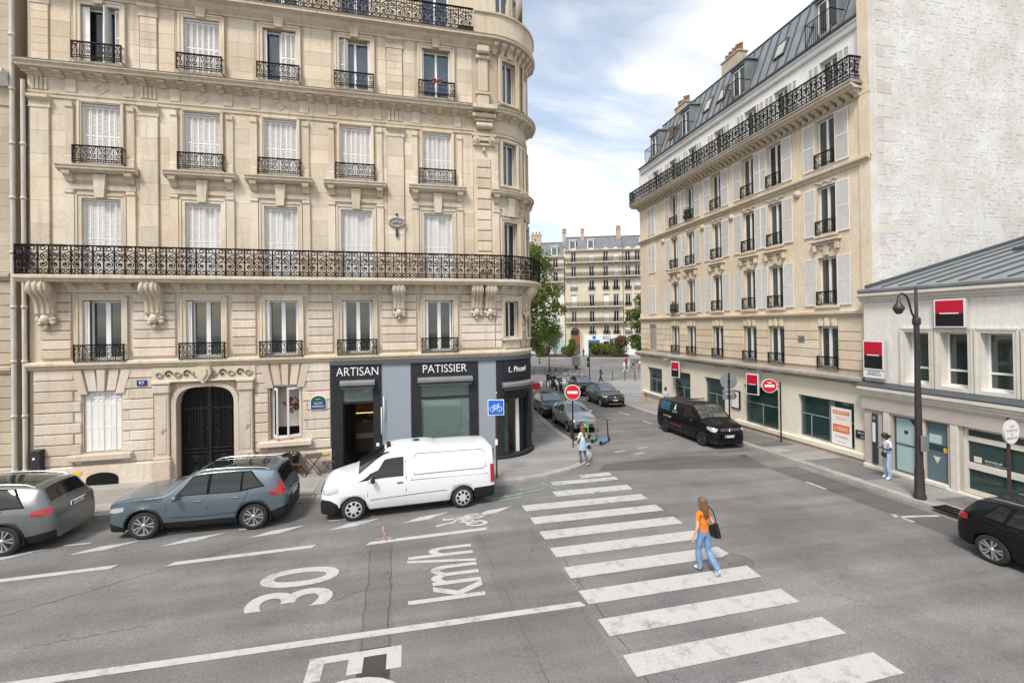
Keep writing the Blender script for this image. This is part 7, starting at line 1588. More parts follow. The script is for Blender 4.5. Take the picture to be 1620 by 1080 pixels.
    for nm,xx,sg,zz in (('front',xf+0.02,1,fr.get('plate',0.45)),('rear',C.X(C.L)-0.02,-1,sp.get('rear_plate',0.75))):
        s=MB(); s.bev(xx-0.012,xx+0.012,-0.26,0.26,zz-0.055,zz+0.055,0.003); pl=P(s,'licence_plate','plate_white'); s=MB(); o_=xx+sg*0.013; 
        for yy in (-0.225,0.225): s.box(min(o_,o_+sg*0.002),max(o_,o_+sg*0.002),yy-0.03,yy+0.03,zz-0.05,zz+0.05)
        build(s,'plate_band','enamel_blue',pl,W)
        random.seed(int(abs(x*100))+3); s_=''.join(random.choice('ABCDEFGHJKLM') for _ in range(2))+'-%03d-'%random.randint(100,999)+'XT'
        me=text_mesh(s_,0.085,0.0,'bank_black'); 
        for v in me.vertices: v.co=(o_+sg*0.001, sg*v.co.x, zz+v.co.y)
        inst('plate_text',me,pl,W)
    return t,C,W
random.seed(11)
SUV=dict(dlo=(1.56,1.95,3.86,3.45),L=4.43,R=0.365,ax=(0.87,3.57),tw=0.235,
  top=[(0,0.76),(0.02,0.90),(0.08,0.99),(0.25,1.045),(0.8,1.09),(1.26,1.13),(1.60,1.38),(1.88,1.57),(2.2,1.645),(2.8,1.665),(3.4,1.65),(3.95,1.60),(4.10,1.55),(4.24,1.26),(4.33,1.07),(4.40,0.97),(4.43,0.80)],
  belt=[(0,0.70),(0.06,0.90),(0.35,1.0),(1.2,1.04),(2.5,1.04),(3.2,1.05),(3.6,1.12),(4.0,1.14),(4.25,0.98),(4.43,0.72)],
  w=[(0,0.72),(0.04,0.82),(0.13,0.88),(0.40,0.925),(0.9,0.935),(2.2,0.935),(3.6,0.935),(4.05,0.915),(4.25,0.87),(4.37,0.81),(4.43,0.70)],
  e=[(0,0.64),(0.1,0.78),(0.8,0.84),(1.2,0.84),(1.6,0.765),(2.0,0.70),(2.6,0.685),(3.5,0.675),(4.0,0.665),(4.2,0.70),(4.35,0.70),(4.43,0.6)],
  paint='paint_bluegrey',clad=[(0,0.50),(0.4,0.36),(0.5,0.36),(1.3,0.40),(3.2,0.40),(3.9,0.44),(4.43,0.60)],
  side_windows=[(1.62,1.98,2.36,2.36,0.06,0.90),(2.44,2.44,3.20,3.20,0.06,0.90),(3.27,3.25,3.80,3.42,0.10,0.88)],windscreen=(1.32,1.95,0.10),rear_window=(4.11,4.28,0.0),sunroof=(2.12,3.75),
  tail=[[(3.98,0.93,1.0),(4.12,0.92,1.06),(4.20,0.91,1.30),(4.27,0.90,1.20),(4.34,0.90,1.04)]],head=[[(0.05,0.74,0.82),(0.22,0.74,0.87),(0.42,0.78,0.88)]],
  lines=[[(1.42,0.34),(1.40,0.7),(1.44,0.99)],[(2.42,0.36),(2.40,0.7),(2.40,1.02)],[(3.28,0.75),(3.38,0.95),(3.42,1.08)],[(1.5,0.52),(2.4,0.50),(3.2,0.54)]],handles=[(2.16,0.90),(3.10,0.93)],mirror=(1.66,1.05),arches=True,rails=(2.0,3.9),rail_chrome=True,wheel='vspoke',
  front=dict(grille=(0.42,0.52,0.72),intake=(0.55,0.28,0.42),plate=0.46))
def stretched(sp,k):
    q=dict(sp); q['L']=sp['L']*k; q['ax']=tuple(a*k for a in sp['ax'])
    for n in ('top','belt','w','e','clad'): q[n]=[(a*k,b) for a,b in sp[n]]
    q['side_windows']=[(a*k,b*k,c*k,d*k,e,f) for a,b,c,d,e,f in sp['side_windows']]; q['dlo']=tuple(a*k for a in sp['dlo']); q['windscreen']=(sp['windscreen'][0]*k,sp['windscreen'][1]*k,sp['windscreen'][2]); q['rear_window']=(sp['rear_window'][0]*k,sp['rear_window'][1]*k,0.0); q['sunroof']=tuple(a*k for a in sp['sunroof']); q['rails']=tuple(a*k for a in sp['rails'])
    q['tail']=[[(a*k,b,c) for a,b,c in t] for t in sp['tail']]; q['head']=[[(a*k,b,c) for a,b,c in t] for t in sp['head']]; q['lines']=[[(a*k,b) for a,b in t] for t in sp['lines']]; q['handles']=[(a*k,b) for a,b in sp['handles']]; q['mirror']=(sp['mirror'][0]*k,sp['mirror'][1]); return q
make_car('parked_car','blue-grey SUV with black roof parked before the carriage door','car',stretched(SUV,0.965),-5.53,14.42,PI)
X3=dict(SUV,dlo=(1.66,2.05,4.10,3.76),L=4.65,R=0.37,ax=(0.87,3.68),paint='paint_grey',
  top=[(0,0.72),(0.03,0.84),(0.12,0.94),(0.35,1.0),(0.9,1.07),(1.32,1.11),(1.75,1.38),(2.05,1.56),(2.4,1.64),(2.9,1.66),(3.5,1.64),(4.1,1.57),(4.26,1.52),(4.42,1.26),(4.52,1.10),(4.61,1.0),(4.65,0.8)],
  belt=[(0,0.62),(0.1,0.80),(0.35,0.92),(1.3,1.02),(2.6,1.06),(3.4,1.09),(4.1,1.10),(4.45,1.0),(4.65,0.72)],
  w=[(0,0.62),(0.05,0.74),(0.15,0.83),(0.40,0.90),(0.9,0.935),(2.2,0.94),(3.8,0.94),(4.25,0.91),(4.45,0.87),(4.58,0.80),(4.65,0.70)],
  e=[(0,0.52),(0.2,0.70),(0.8,0.77),(1.3,0.79),(1.7,0.715),(2.1,0.655),(2.7,0.635),(3.6,0.62),(4.2,0.60),(4.42,0.66),(4.56,0.70),(4.65,0.6)],
  clad=[(0,0.50),(0.4,0.36),(1.3,0.36),(3.3,0.38),(4.1,0.42),(4.65,0.50)],
  side_windows=[(1.72,2.08,2.48,2.48,0.06,0.90),(2.56,2.56,3.36,3.36,0.06,0.90),(3.42,3.40,4.05,3.72,0.10,0.88)],windscreen=(1.40,2.1,0.12),rear_window=(4.27,4.46,0.0),sunroof=(2.3,4.0),
  tail=[[(4.22,0.93,1.0),(4.34,0.90,1.05),(4.46,0.88,1.05),(4.57,0.90,1.03)]],head=[[(0.05,0.74,0.82),(0.22,0.74,0.87),(0.42,0.78,0.88)]],
  lines=[[(1.5,0.34),(1.48,0.7),(1.52,1.02)],[(2.52,0.36),(2.52,1.05)],[(3.42,0.78),(3.6,1.0),(3.66,1.1)],[(1.6,0.86),(3.4,0.90),(4.2,0.92)]],handles=[(2.3,0.96),(3.2,0.98)],mirror=(1.75,1.08),rails=(2.1,4.1),wheel='multi',rear_plate=0.98)
make_car('parked_car','grey SUV cut off by the left edge of the picture','car',X3,-11.0,14.16,PI)
VITO=dict(gap_r=0.008,L=5.14,R=0.335,ax=(0.90,4.10),tw=0.215,
  top=[(0,0.78),(0.03,0.90),(0.10,1.0),(0.30,1.10),(0.75,1.22),(0.98,1.28),(1.4,1.60),(1.70,1.80),(1.92,1.865),(2.3,1.89),(3.4,1.90),(4.7,1.89),(4.98,1.87),(5.08,1.80),(5.11,1.4),(5.14,0.9)],
  belt=[(0,0.68),(0.1,0.88),(0.35,0.98),(1.0,1.08),(1.6,1.10),(2.4,1.10),(4.6,1.12),(5.0,1.10),(5.14,0.8)],
  w=[(0,0.66),(0.05,0.77),(0.15,0.85),(0.40,0.92),(0.9,0.955),(2.2,0.965),(4.6,0.96),(4.95,0.94),(5.08,0.92),(5.14,0.88)],
  e=[(0,0.55),(0.2,0.74),(0.7,0.82),(1.0,0.84),(1.4,0.80),(1.8,0.765),(2.4,0.76),(4.6,0.755),(5.0,0.75),(5.1,0.80),(5.14,0.80)],
  paint='paint_white',clad=[(0,0.66),(0.25,0.64),(0.5,0.50),(0.56,0.22),(4.40,0.22),(4.46,0.60),(5.14,0.62)],
  side_windows=[(1.35,1.74,2.30,2.30,0.08,0.82),(1.02,1.35,1.28,1.62,0.06,0.50)],windscreen=(1.02,1.76,0.16),
  tail=[[(4.98,0.72,1.28),(5.12,0.72,1.26)]],head=[[(0.06,0.80,0.90),(0.22,0.79,0.97),(0.48,0.86,1.0)]],
  lines=[[(1.30,0.32),(1.28,0.7),(1.32,1.08)],[(2.38,0.30),(2.38,0.75),(2.38,1.10),(2.36,1.6)],[(2.62,1.16),(3.3,1.17),(4.75,1.17),(4.85,1.24),(4.80,1.68),(4.70,1.74),(2.70,1.76),(2.62,1.70),(2.62,1.16)],[(3.72,0.34),(3.72,1.10)],[(1.35,0.56),(2.4,0.60),(3.3,0.62),(3.6,0.62)],[(2.55,0.30),(2.55,1.10)],[(2.5,1.02),(4.9,1.0)]],handles=[(2.20,0.98)],handle_mat='plastic',mirror=(1.42,1.14),mirror_mat='plastic',wheel='cover',
  front=dict(grille=(0.45,0.66,0.82),intake=(0.6,0.32,0.52),plate=0.50))
van,VC,VW=make_car('delivery_van','white panel van with roof unit parked in front of the pastry shop','van',VITO,0.0,14.52,PI+0.075)
s=MB(); pr=[(1.72,0.0),(1.90,0.07),(2.3,0.105),(3.0,0.105),(3.25,0.07),(3.42,0.0)]
prev=None
for i,(xa,h) in enumerate(pr):
    pass
vs=[]; nx=len(pr)
for xa,h in pr:
    for q in (-1,-0.94,-0.6,0,0.6,0.94,1): vs.append((VC.X(xa),q*0.55*(0.8 if xa in (1.75,3.4) else 1),VC.top(xa)-0.02+h*(0.0 if abs(q)==1 else (0.75 if abs(q)>0.9 else 1))))
s.add(vs,[(i*7+j,i*7+j+1,(i+1)*7+j+1,(i+1)*7+j) for i in range(nx-1) for j in range(6)],0,True); ru=build(s,'roof_unit','paint_white',van,VW)
s=MB(); s.lathe([(0.10,0),(0.10,0.03),(0.02,0.035)],14,(VC.X(2.75),0,VC.top(2.75)+0.082)); build(s,'fan_grille','plastic',ru,VW); s=MB(); s.box(VC.X(2.02),VC.X(1.84),-0.35,0.35,VC.top(1.9)+0.02,VC.top(1.9)+0.06); build(s,'intake_grille','plastic',ru,VW)
s=MB(); s.bev(VC.X(2.58)-0.07,VC.X(2.58)+0.07,-VC.side_y(2.58,0.5)-0.012,-VC.side_y(2.58,0.5)+0.01,0.42,0.56,0.01); build(s,'fuel_flap','plastic',van,VW)
for sg in (-1,1):
    s=VC.patch_side(2.62,2.62,4.80,4.70,0.10,0.80,0.003,(sg,),12,4); build(s,'side_panel','paint_white',van,VW)
s=MB(); s.box(VC.X(5.14)-0.01,VC.X(5.14)+0.01,-0.7,0.7,1.25,1.70); build(s,'rear_window','glass_dark',van,VW)
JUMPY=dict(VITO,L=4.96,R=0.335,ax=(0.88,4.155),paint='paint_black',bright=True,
  top=[(0,0.78),(0.03,0.92),(0.10,1.04),(0.30,1.13),(0.7,1.22),(0.95,1.30),(1.35,1.60),(1.65,1.79),(1.9,1.86),(2.4,1.895),(3.4,1.90),(4.4,1.88),(4.75,1.85),(4.87,1.78),(4.93,1.4),(4.96,0.9)],
  w=[(0,0.66),(0.05,0.77),(0.15,0.85),(0.40,0.92),(0.9,0.955),(2.2,0.96),(4.4,0.96),(4.8,0.94),(4.91,0.92),(4.96,0.88)],
  e=[(0,0.55),(0.2,0.74),(0.7,0.82),(1.0,0.84),(1.4,0.80),(1.8,0.765),(2.4,0.76),(4.4,0.755),(4.8,0.75),(4.92,0.80),(4.96,0.80)],
  belt=[(0,0.68),(0.1,0.90),(0.35,1.0),(1.0,1.10),(1.6,1.12),(2.4,1.12),(4.4,1.13),(4.8,1.10),(4.96,0.8)],
  clad=[(0,0.42),(0.3,0.40),(0.5,0.3),(5,0.3)],side_windows=[(1.35,1.74,2.30,2.30,0.06,0.84),(1.05,1.35,1.28,1.62,0.05,0.52)],windscreen=(1.0,1.74,0.16),tail=[[(4.82,0.8,1.4),(4.94,0.8,1.38)]],head=[[(0.04,0.82,0.96),(0.20,0.82,1.02),(0.46,0.92,1.03)]],
  lines=[[(1.30,0.32),(1.28,0.7),(1.32,1.1)],[(2.38,0.30),(2.38,1.12)],[(2.5,1.05),(4.75,1.03)]],handles=[(2.2,1.0),(2.62,1.0)],wheel='five',rails=None,front=dict(grille=(0.55,0.86,0.98),chrome=True,intake=(0.62,0.42,0.72),plate=0.60))
HB=-PI/2+AB
jv,JC,JW=make_car('company_van','black van with blue and red lettering parked before the bank shops','van',JUMPY,14.80,20.37,HB)
mat('vinyl_blue',(0.05,0.35,0.60),0.4); mat('vinyl_red',(0.60,0.10,0.05),0.4); mat('vinyl_pale',(0.45,0.75,0.78),0.4)
def decal(parent,C,W,txt,xc,zc,width,h,mats,sg,nm='lettering'):
    me=text_mesh(txt,1.0,0.0,mats); xs=[v.co.x for v in me.vertices]; ys=[v.co.y for v in me.vertices]; ax_,bx_,ay,by=min(xs),max(xs),min(ys),max(ys)
    for v in me.vertices:
        p=((v.co.x-(ax_+bx_)/2)/(bx_-ax_))*width; z=zc+((v.co.y-(ay+by)/2)/(by-ay))*h; xp=xc+(-p if sg<0 else p); xp=xc+(p if sg>0 else -p); v.co=(C.X(xp),sg*(C.side_y(xp,z)+0.008),z)
    return inst(nm,me,parent,W)
for txt,xc,zc,wd,h,mt in (('DEPANNAGE',4.05,1.62,0.85,0.11,'vinyl_blue'),('PLOMBERIE',4.05,1.47,0.85,0.11,'vinyl_blue'),('CHAUFFAGE',4.05,1.32,0.85,0.11,'vinyl_blue'),('CLIM',3.15,1.28,0.45,0.10,'vinyl_pale'),('01 45 26 00',3.8,0.95,0.75,0.10,'letter'),('www.depannage',3.0,0.62,1.1,0.10,'vinyl_red')): decal(jv,JC,JW,txt,xc,zc,wd,h,mt,-1)
s=MB(); s.prism([(3.05,1.40),(3.25,1.40),(3.12,1.72)],0,0.005,lambda p,q,t_:(JC.X(p),-JC.side_y(p,q)-0.008-t_,q)); build(s,'logo','vinyl_pale',jv,JW)
for xx in (1.95,2.9): s=MB(); s.tube([(JC.X(xx),-0.72,JC.top(xx)-0.02),(JC.X(xx),-0.70,JC.top(xx)+0.07),(JC.X(xx),0.70,JC.top(xx)+0.07),(JC.X(xx),0.72,JC.top(xx)-0.02)],0.025,6); build(s,'roof_bar','plastic',jv,JW)
s=MB(); s.tube([(JC.X(-0.005)+0.03,-0.06,0.84),(JC.X(0)+0.035,0,0.93),(JC.X(-0.005)+0.03,0.06,0.84)],0.014,5); s.tube([(JC.X(-0.005)+0.03,-0.06,0.92),(JC.X(0)+0.035,0,1.01),(JC.X(-0.005)+0.03,0.06,0.92)],0.014,5); build(s,'chevron_badge','chrome',jv,JW)
HATCH=dict(dlo=(1.40,1.78,3.46,3.18),L=4.0,R=0.31,ax=(0.78,3.30),tw=0.2,
  top=[(0,0.66),(0.03,0.76),(0.12,0.85),(0.35,0.91),(0.75,0.98),(0.98,1.03),(1.4,1.24),(1.75,1.39),(2.1,1.445),(2.5,1.45),(3.0,1.43),(3.45,1.36),(3.62,1.30),(3.80,1.06),(3.92,0.94),(3.97,0.86),(4.0,0.7)],
  belt=[(0,0.56),(0.1,0.72),(0.35,0.82),(1.0,0.90),(2.2,0.93),(3.2,0.97),(3.6,1.0),(3.85,0.88),(4.0,0.62)],
  w=[(0,0.58),(0.05,0.68),(0.15,0.76),(0.40,0.83),(0.8,0.86),(2.0,0.87),(3.3,0.86),(3.65,0.83),(3.85,0.78),(3.95,0.72),(4.0,0.62)],
  e=[(0,0.50),(0.2,0.64),(0.7,0.70),(1.0,0.72),(1.4,0.655),(1.8,0.595),(2.4,0.58),(3.1,0.565),(3.55,0.55),(3.8,0.60),(3.95,0.62),(4.0,0.55)],
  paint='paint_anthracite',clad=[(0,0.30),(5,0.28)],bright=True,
  side_windows=[(1.45,1.80,2.16,2.16,0.06,0.90),(2.24,2.24,3.0,2.9,0.06,0.90),(3.06,2.98,3.42,3.15,0.10,0.85)],windscreen=(1.06,1.82,0.12),rear_window=(3.62,3.80,0.0),
  tail=[[(3.62,0.80,0.96),(3.78,0.78,1.0),(3.92,0.80,0.92)]],head=[[(0.04,0.66,0.74),(0.2,0.64,0.79),(0.45,0.70,0.83)]],lines=[[(1.2,0.32),(1.18,0.6),(1.22,0.9)],[(2.2,0.32),(2.2,0.93)],[(3.0,0.7),(3.1,0.95)]],handles=[(2.0,0.83),(2.9,0.86)],mirror=(1.45,0.96),wheel='multi',
  front=dict(grille=(0.40,0.50,0.60),intake=(0.5,0.28,0.44),plate=0.47),rear_plate=0.72)
make_car('parked_car','dark hatchback parked behind the silver one on the side street','car',HATCH,9.45,29.0,HB-0.06)
P206=dict(HATCH,dlo=(1.36,1.72,3.30,3.04),L=3.83,R=0.30,ax=(0.74,3.18),paint='paint_silver',top=[(0,0.64),(0.03,0.72),(0.14,0.80),(0.35,0.87),(0.75,0.96),(0.98,1.02),(1.35,1.22),(1.7,1.37),(2.0,1.425),(2.4,1.43),(2.9,1.41),(3.3,1.34),(3.45,1.28),(3.64,1.05),(3.76,0.94),(3.80,0.86),(3.83,0.7)],
  w=[(0,0.56),(0.05,0.66),(0.15,0.74),(0.40,0.80),(0.8,0.825),(2.0,0.83),(3.2,0.825),(3.5,0.80),(3.7,0.76),(3.79,0.70),(3.83,0.60)],e=[(0,0.48),(0.2,0.62),(0.7,0.68),(1.0,0.70),(1.4,0.635),(1.8,0.58),(2.4,0.565),(3.0,0.55),(3.4,0.54),(3.64,0.58),(3.78,0.60),(3.83,0.55)],
  belt=[(0,0.55),(0.1,0.69),(0.35,0.80),(1.0,0.89),(2.2,0.92),(3.1,0.96),(3.45,0.99),(3.7,0.88),(3.83,0.62)],clad=[(0,0.34),(0.1,0.32),(5,0.28)],side_windows=[(1.40,1.74,2.10,2.10,0.06,0.90),(2.18,2.18,2.85,2.75,0.06,0.90),(2.92,2.84,3.28,3.02,0.10,0.85)],windscreen=(1.04,1.76,0.12),rear_window=(3.46,3.64,0.0),
  tail=[[(3.45,0.80,0.96),(3.62,0.78,1.0),(3.76,0.80,0.92)]],head=[[(0.03,0.60,0.70),(0.2,0.62,0.77),(0.55,0.74,0.83)]],lines=[[(1.15,0.32),(1.13,0.6),(1.17,0.9)],[(2.14,0.32),(2.14,0.92)],[(0.9,0.52),(3.3,0.54)]],handles=[(1.95,0.82)],mirror=(1.4,0.95),front=dict(grille=(0.50,0.42,0.50),intake=(0.5,0.24,0.38),plate=0.40))
make_car('parked_car','small silver hatchback parked nearest the corner pavement','car',P206,9.45,24.55,HB)
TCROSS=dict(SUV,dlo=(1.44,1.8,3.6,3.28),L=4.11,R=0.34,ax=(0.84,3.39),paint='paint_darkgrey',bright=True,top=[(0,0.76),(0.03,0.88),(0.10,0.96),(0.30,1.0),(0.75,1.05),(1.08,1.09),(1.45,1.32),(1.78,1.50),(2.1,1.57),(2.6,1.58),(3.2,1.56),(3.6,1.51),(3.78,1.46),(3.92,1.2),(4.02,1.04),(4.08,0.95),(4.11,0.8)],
  belt=[(0,0.64),(0.1,0.84),(0.35,0.92),(1.1,0.99),(2.3,1.01),(3.1,1.04),(3.7,1.06),(3.95,0.95),(4.11,0.72)],w=[(0,0.64),(0.05,0.75),(0.15,0.82),(0.40,0.87),(0.9,0.885),(2.2,0.89),(3.4,0.885),(3.75,0.86),(3.95,0.82),(4.06,0.76),(4.11,0.68)],e=[(0,0.52),(0.2,0.68),(0.8,0.74),(1.1,0.75),(1.5,0.68),(1.9,0.62),(2.5,0.605),(3.2,0.59),(3.7,0.58),(3.9,0.62),(4.05,0.66),(4.11,0.6)],
  clad=[(0,0.46),(0.4,0.36),(1.2,0.38),(3.1,0.38),(3.6,0.42),(4.11,0.56)],side_windows=[(1.48,1.82,2.20,2.20,0.06,0.90),(2.28,2.28,3.0,3.0,0.06,0.90),(3.07,3.05,3.55,3.25,0.10,0.88)],windscreen=(1.16,1.86,0.12),rear_window=(3.79,3.95,0),sunroof=(2.05,2.06),tail=[[(3.75,0.88,1.0),(3.95,0.88,1.0)]],head=[[(0.04,0.76,0.86),(0.22,0.76,0.90),(0.42,0.80,0.90)]],lines=[[(1.3,0.34),(1.3,0.98)],[(2.24,0.36),(2.24,1.0)]],handles=[(2.0,0.9),(2.9,0.92)],mirror=(1.5,1.04),rails=(1.9,3.6),rail_chrome=False,wheel='multi',front=dict(grille=(0.62,0.66,0.84),chrome=True,intake=(0.62,0.34,0.50),strip=(0.5,0.26,0.31),plate=0.56))
make_car('parked_car','dark compact SUV with pale windscreen facing us on the side street','car',TCROSS,15.10,32.35,HB)
make_car('parked_car','black crossover behind the compact SUV beside the motorbikes','car',dict(TCROSS,paint='paint_black'),15.75,38.6,HB-0.10)
GOLF=dict(HATCH,dlo=(1.5,1.9,3.66,3.45),L=4.26,R=0.325,ax=(0.85,3.48),paint='paint_black',wheel='double',top=[(0,0.66),(0.03,0.76),(0.12,0.85),(0.35,0.92),(0.8,1.0),(1.08,1.05),(1.5,1.26),(1.85,1.41),(2.2,1.46),(2.7,1.465),(3.3,1.44),(3.75,1.37),(3.92,1.32),(4.08,1.10),(4.18,0.98),(4.23,0.88),(4.26,0.7)],
  belt=[(0,0.56),(0.1,0.72),(0.35,0.84),(1.1,0.93),(2.4,0.96),(3.4,1.0),(3.9,1.02),(4.12,0.9),(4.26,0.62)],w=[(0,0.60),(0.05,0.70),(0.15,0.78),(0.40,0.85),(0.8,0.885),(2.0,0.895),(3.5,0.89),(3.9,0.86),(4.1,0.81),(4.21,0.75),(4.26,0.65)],e=[(0,0.50),(0.2,0.66),(0.8,0.73),(1.1,0.74),(1.5,0.67),(1.9,0.61),(2.5,0.595),(3.3,0.58),(3.85,0.565),(4.08,0.62),(4.2,0.64),(4.26,0.55)],
  side_windows=[(1.55,1.92,2.32,2.32,0.06,0.90),(2.40,2.40,3.2,3.1,0.06,0.90),(3.26,3.20,3.60,3.42,0.10,0.86)],windscreen=(1.15,1.94,0.12),rear_window=(3.92,4.09,0),tail=[[(3.92,0.86,0.98),(4.05,0.84,1.0),(4.19,0.85,0.96)]],lines=[[(1.3,0.32),(1.28,0.6),(1.32,0.93)],[(2.36,0.32),(2.36,0.96)],[(3.1,0.66),(3.22,0.85),(3.28,1.0)],[(1.4,0.82),(3.2,0.85),(3.9,0.88)]],handles=[(2.15,0.87),(3.05,0.90)],mirror=(1.55,0.98))
gc,GC,GW=make_car('parked_car','black hatchback cut off by the right edge of the picture','car',GOLF,14.08,6.12,HB)
for yy in (-0.5,0.5): s=MB(); s.tube([(GC.X(2.0),yy,GC.top(2.0)+0.03),(GC.X(3.7),yy,GC.top(3.7)+0.05)],0.016,6); build(s,'roof_rail','chrome',gc,GW)
# ------------------------------------------------------------------ street furniture
def post(s,r,h,n=10,r2=None): s.tube([(0,0,0),(0,0,h*0.5),(0,0,h)],[r,(r+(r2 or r))/2,r2 or r],n)
W=T(15.91,10.76,gz(15.91,10.76)+KH); t=thing('street_lamp','tall dark lamp post with a curved arm and bell lantern','street lamp',W)
s=MB(); s.lathe([(0.17,0),(0.17,0.10),(0.14,0.16),(0.125,0.9),(0.112,1.0),(0.10,2.0),(0.078,4.0),(0.066,5.0),(0.076,5.05),(0.076,5.6),(0.05,5.7),(0.042,6.75),(0.02,6.8)],16); build(s,'post','post_paint',t,W)
s=MB(); s.tube(catmull([(0,0,5.72),(-0.22,-0.02,5.95),(-0.42,-0.05,6.40),(-0.68,-0.08,6.56),(-0.84,-0.09,6.50),(-0.86,-0.09,6.40)],5),0.03,8); s.lathe([(0.09,5.55),(0.11,5.6),(0.11,5.75),(0.09,5.8)],12); build(s,'arm','post_paint',t,W)
s=MB(); s.lathe([(0.025,6.42),(0.045,6.40),(0.06,6.28),(0.11,6.20),(0.15,6.12),(0.155,6.06),(0.14,6.04)],16,(-0.86,-0.09,0)); o=build(s,'lantern','post_paint',t,W); s=MB(); s.lathe([(0.13,6.05),(0.115,5.98),(0.07,5.92),(0.01,5.90)],14,(-0.86,-0.09,0)); build(s,'glass_bowl','glass_car',o,W)
s=MB(); s.bev(-0.14,0.14,-0.20,-0.14,1.55,2.05,0.01); build(s,'sticker_plate','zinc',t,W)
def disc(s,r,z,y0,y1,n=28,x=0): s.lathe([(r*0.985,y0),(r,(y0+y1)/2),(r*0.985,y1)],n,(x,0,z),axis='y')
def sign_face(t,W,mats,r,z,y,nm,x=0): s=MB(); s.lathe([(r,y-0.002),(r,y)],28,(x,0,z),axis='y'); return build(s,nm,mats,t,W)
# no-entry sign on the corner
W=T(7.5,19.51,gz(7.5,19.51)+KH) @ RZ(-0.32); t=thing('no_entry_sign','round red no-entry sign with white bar on the corner pavement','traffic sign',W)
s=MB(); s.tube([(0,0,0),(0,0,2.95)],0.035,8); build(s,'pole','dark_metal',t,W)
s=MB(); disc(s,0.37,2.58,-0.065,-0.035); build(s,'disc','white_paint',t,W); sign_face(t,W,'sign_red',0.335,2.58,-0.068,'red_face'); s=MB(); s.box(-0.24,0.24,-0.074,-0.068,2.52,2.64); build(s,'white_bar','letter',t,W)
# bicycle lane sign
W=T(3.13,15.97,gz(3.13,15.97)+KH) @ RZ(-0.18); t=thing('cycle_sign','square blue cycle sign with white border on a thin brown pole','traffic sign',W)
s=MB(); s.tube([(0,0,0),(0,0,2.9)],0.03,8); build(s,'pole','rust_post',t,W); s=MB(); s.bev(-0.30,0.30,-0.055,-0.032,2.30,2.88,0.006); build(s,'board','white_paint',t,W); s=MB(); s.box(-0.275,0.275,-0.058,-0.05,2.325,2.855); build(s,'blue_face','sign_blue',t,W)
s=MB()
for x in (-0.13,0.13): s.tube([(x+0.09*math.cos(a),-0.062,2.53+0.09*math.sin(a)) for a in [2*PI*i/16 for i in range(16)]],0.010,4,closed=True)
for a,b in (((-0.13,2.53),(-0.06,2.66)),((-0.06,2.66),(0.08,2.66)),((0.08,2.66),(0.0,2.53)),((0.0,2.53),(-0.13,2.53)),((-0.06,2.66),(0.0,2.53)),((0.08,2.69),(0.13,2.53)),((0.05,2.71),(0.13,2.71)),((-0.09,2.69),(-0.03,2.69))): s.tube([(a[0],-0.062,a[1]),(b[0],-0.062,b[1])],0.010,4)
build(s,'bicycle_symbol','letter',t,W); s=MB(); s.bev(-0.05,0.05,-0.045,-0.03,1.2,1.42,0.003); build(s,'sticker','letter',t,W)
# back of a sign on the bank side
W=T(15.90,19.3,gz(15.9,19.3)+KH) @ RZ(-0.35); t=thing('sign_back','grey back of a round sign with two square plates on a dark pole','traffic sign',W)
s=MB(); s.tube([(0,0,0),(0,0,3.35)],0.04,8); build(s,'pole','dark_metal',t,W); s=MB(); disc(s,0.42,2.92,0.04,0.07); build(s,'disc','zinc',t,W)
for x0,x1,z0,z1 in ((-0.30,-0.01,2.28,2.48),(0.01,0.30,2.28,2.48),(-0.30,-0.01,1.98,2.24),(0.01,0.30,1.98,2.24)): s=MB(); s.bev(x0,x1,0.045,0.06,z0,z1,0.004); build(s,'plate','zinc',t,W)
s=MB(); s.box(-0.06,0.06,-0.05,0.045,2.1,2.16); s.box(-0.06,0.06,-0.05,0.045,2.9,2.96); build(s,'bracket','dark_metal',t,W)
# altered no-entry sign by the shop windows
q=BW(17.35,18.5); W=T(q.x,q.y,gz(q.x,q.y)+KH) @ RZ(-0.45); t=thing('altered_sign','round red sign with white figure sticker beside the middle shop window','traffic sign',W)
s=MB(); s.tube([(0,0,0),(0,0,2.95)],0.035,8); s.tube([(0,0,2.72),(-0.5,-0.02,2.72)],0.022,6); build(s,'pole','dark_metal',t,W); s=MB(); disc(s,0.35,2.76,-0.06,-0.035,x=-0.5); build(s,'disc','white_paint',t,W); sign_face(t,W,'sign_red',0.32,2.76,-0.064,'red_face',-0.5)
s=MB(); s.box(-0.72,-0.28,-0.072,-0.064,2.70,2.82); s.tube([(-0.60,-0.07,2.96),(-0.5,-0.07,2.86),(-0.40,-0.07,2.96)],0.022,4); s.lathe([(0.04,-0.074),(0.04,-0.066)],10,(-0.5,0,2.90),axis='y'); build(s,'white_figure','letter',t,W)
# priority sign by the bank
W=T(15.75,8.5,gz(15.75,8.5)+KH) @ RZ(0.05); t=thing('priority_sign','round white lettered sign on a dark red pole beside the bank','traffic sign',W)
s=MB(); s.bev(-0.035,0.035,-0.03,0.03,0,3.0,0.008); build(s,'pole','rust_post',t,W); s=MB(); disc(s,0.335,2.62,-0.07,-0.03); build(s,'disc','alu',t,W); sign_face(t,W,'white_paint',0.315,2.62,-0.073,'white_face')
for k,ln in enumerate(('VOUS',"N'AVEZ PAS",'LA','PRIORITE')): plate_text(t,W @ T(0,-0.075,2.77-0.105*k),ln,(0.18,0.46,0.09,0.42)[k],0.06,0.002,'totem_blue')
# small red box on a grey pole at the corner of the shop
W=T(6.65,23.5,gz(6.65,23.5)+KH); t=thing('red_marker','small red box on a grey pole beyond the shop corner','post',W); s=MB(); s.tube([(0,0,0),(0,0,2.3)],0.09,8); build(s,'pole','zinc',t,W); s=MB(); s.bev(-0.15,0.45,-0.15,0.1,2.3,2.62,0.02); build(s,'box','sign_red',t,W)
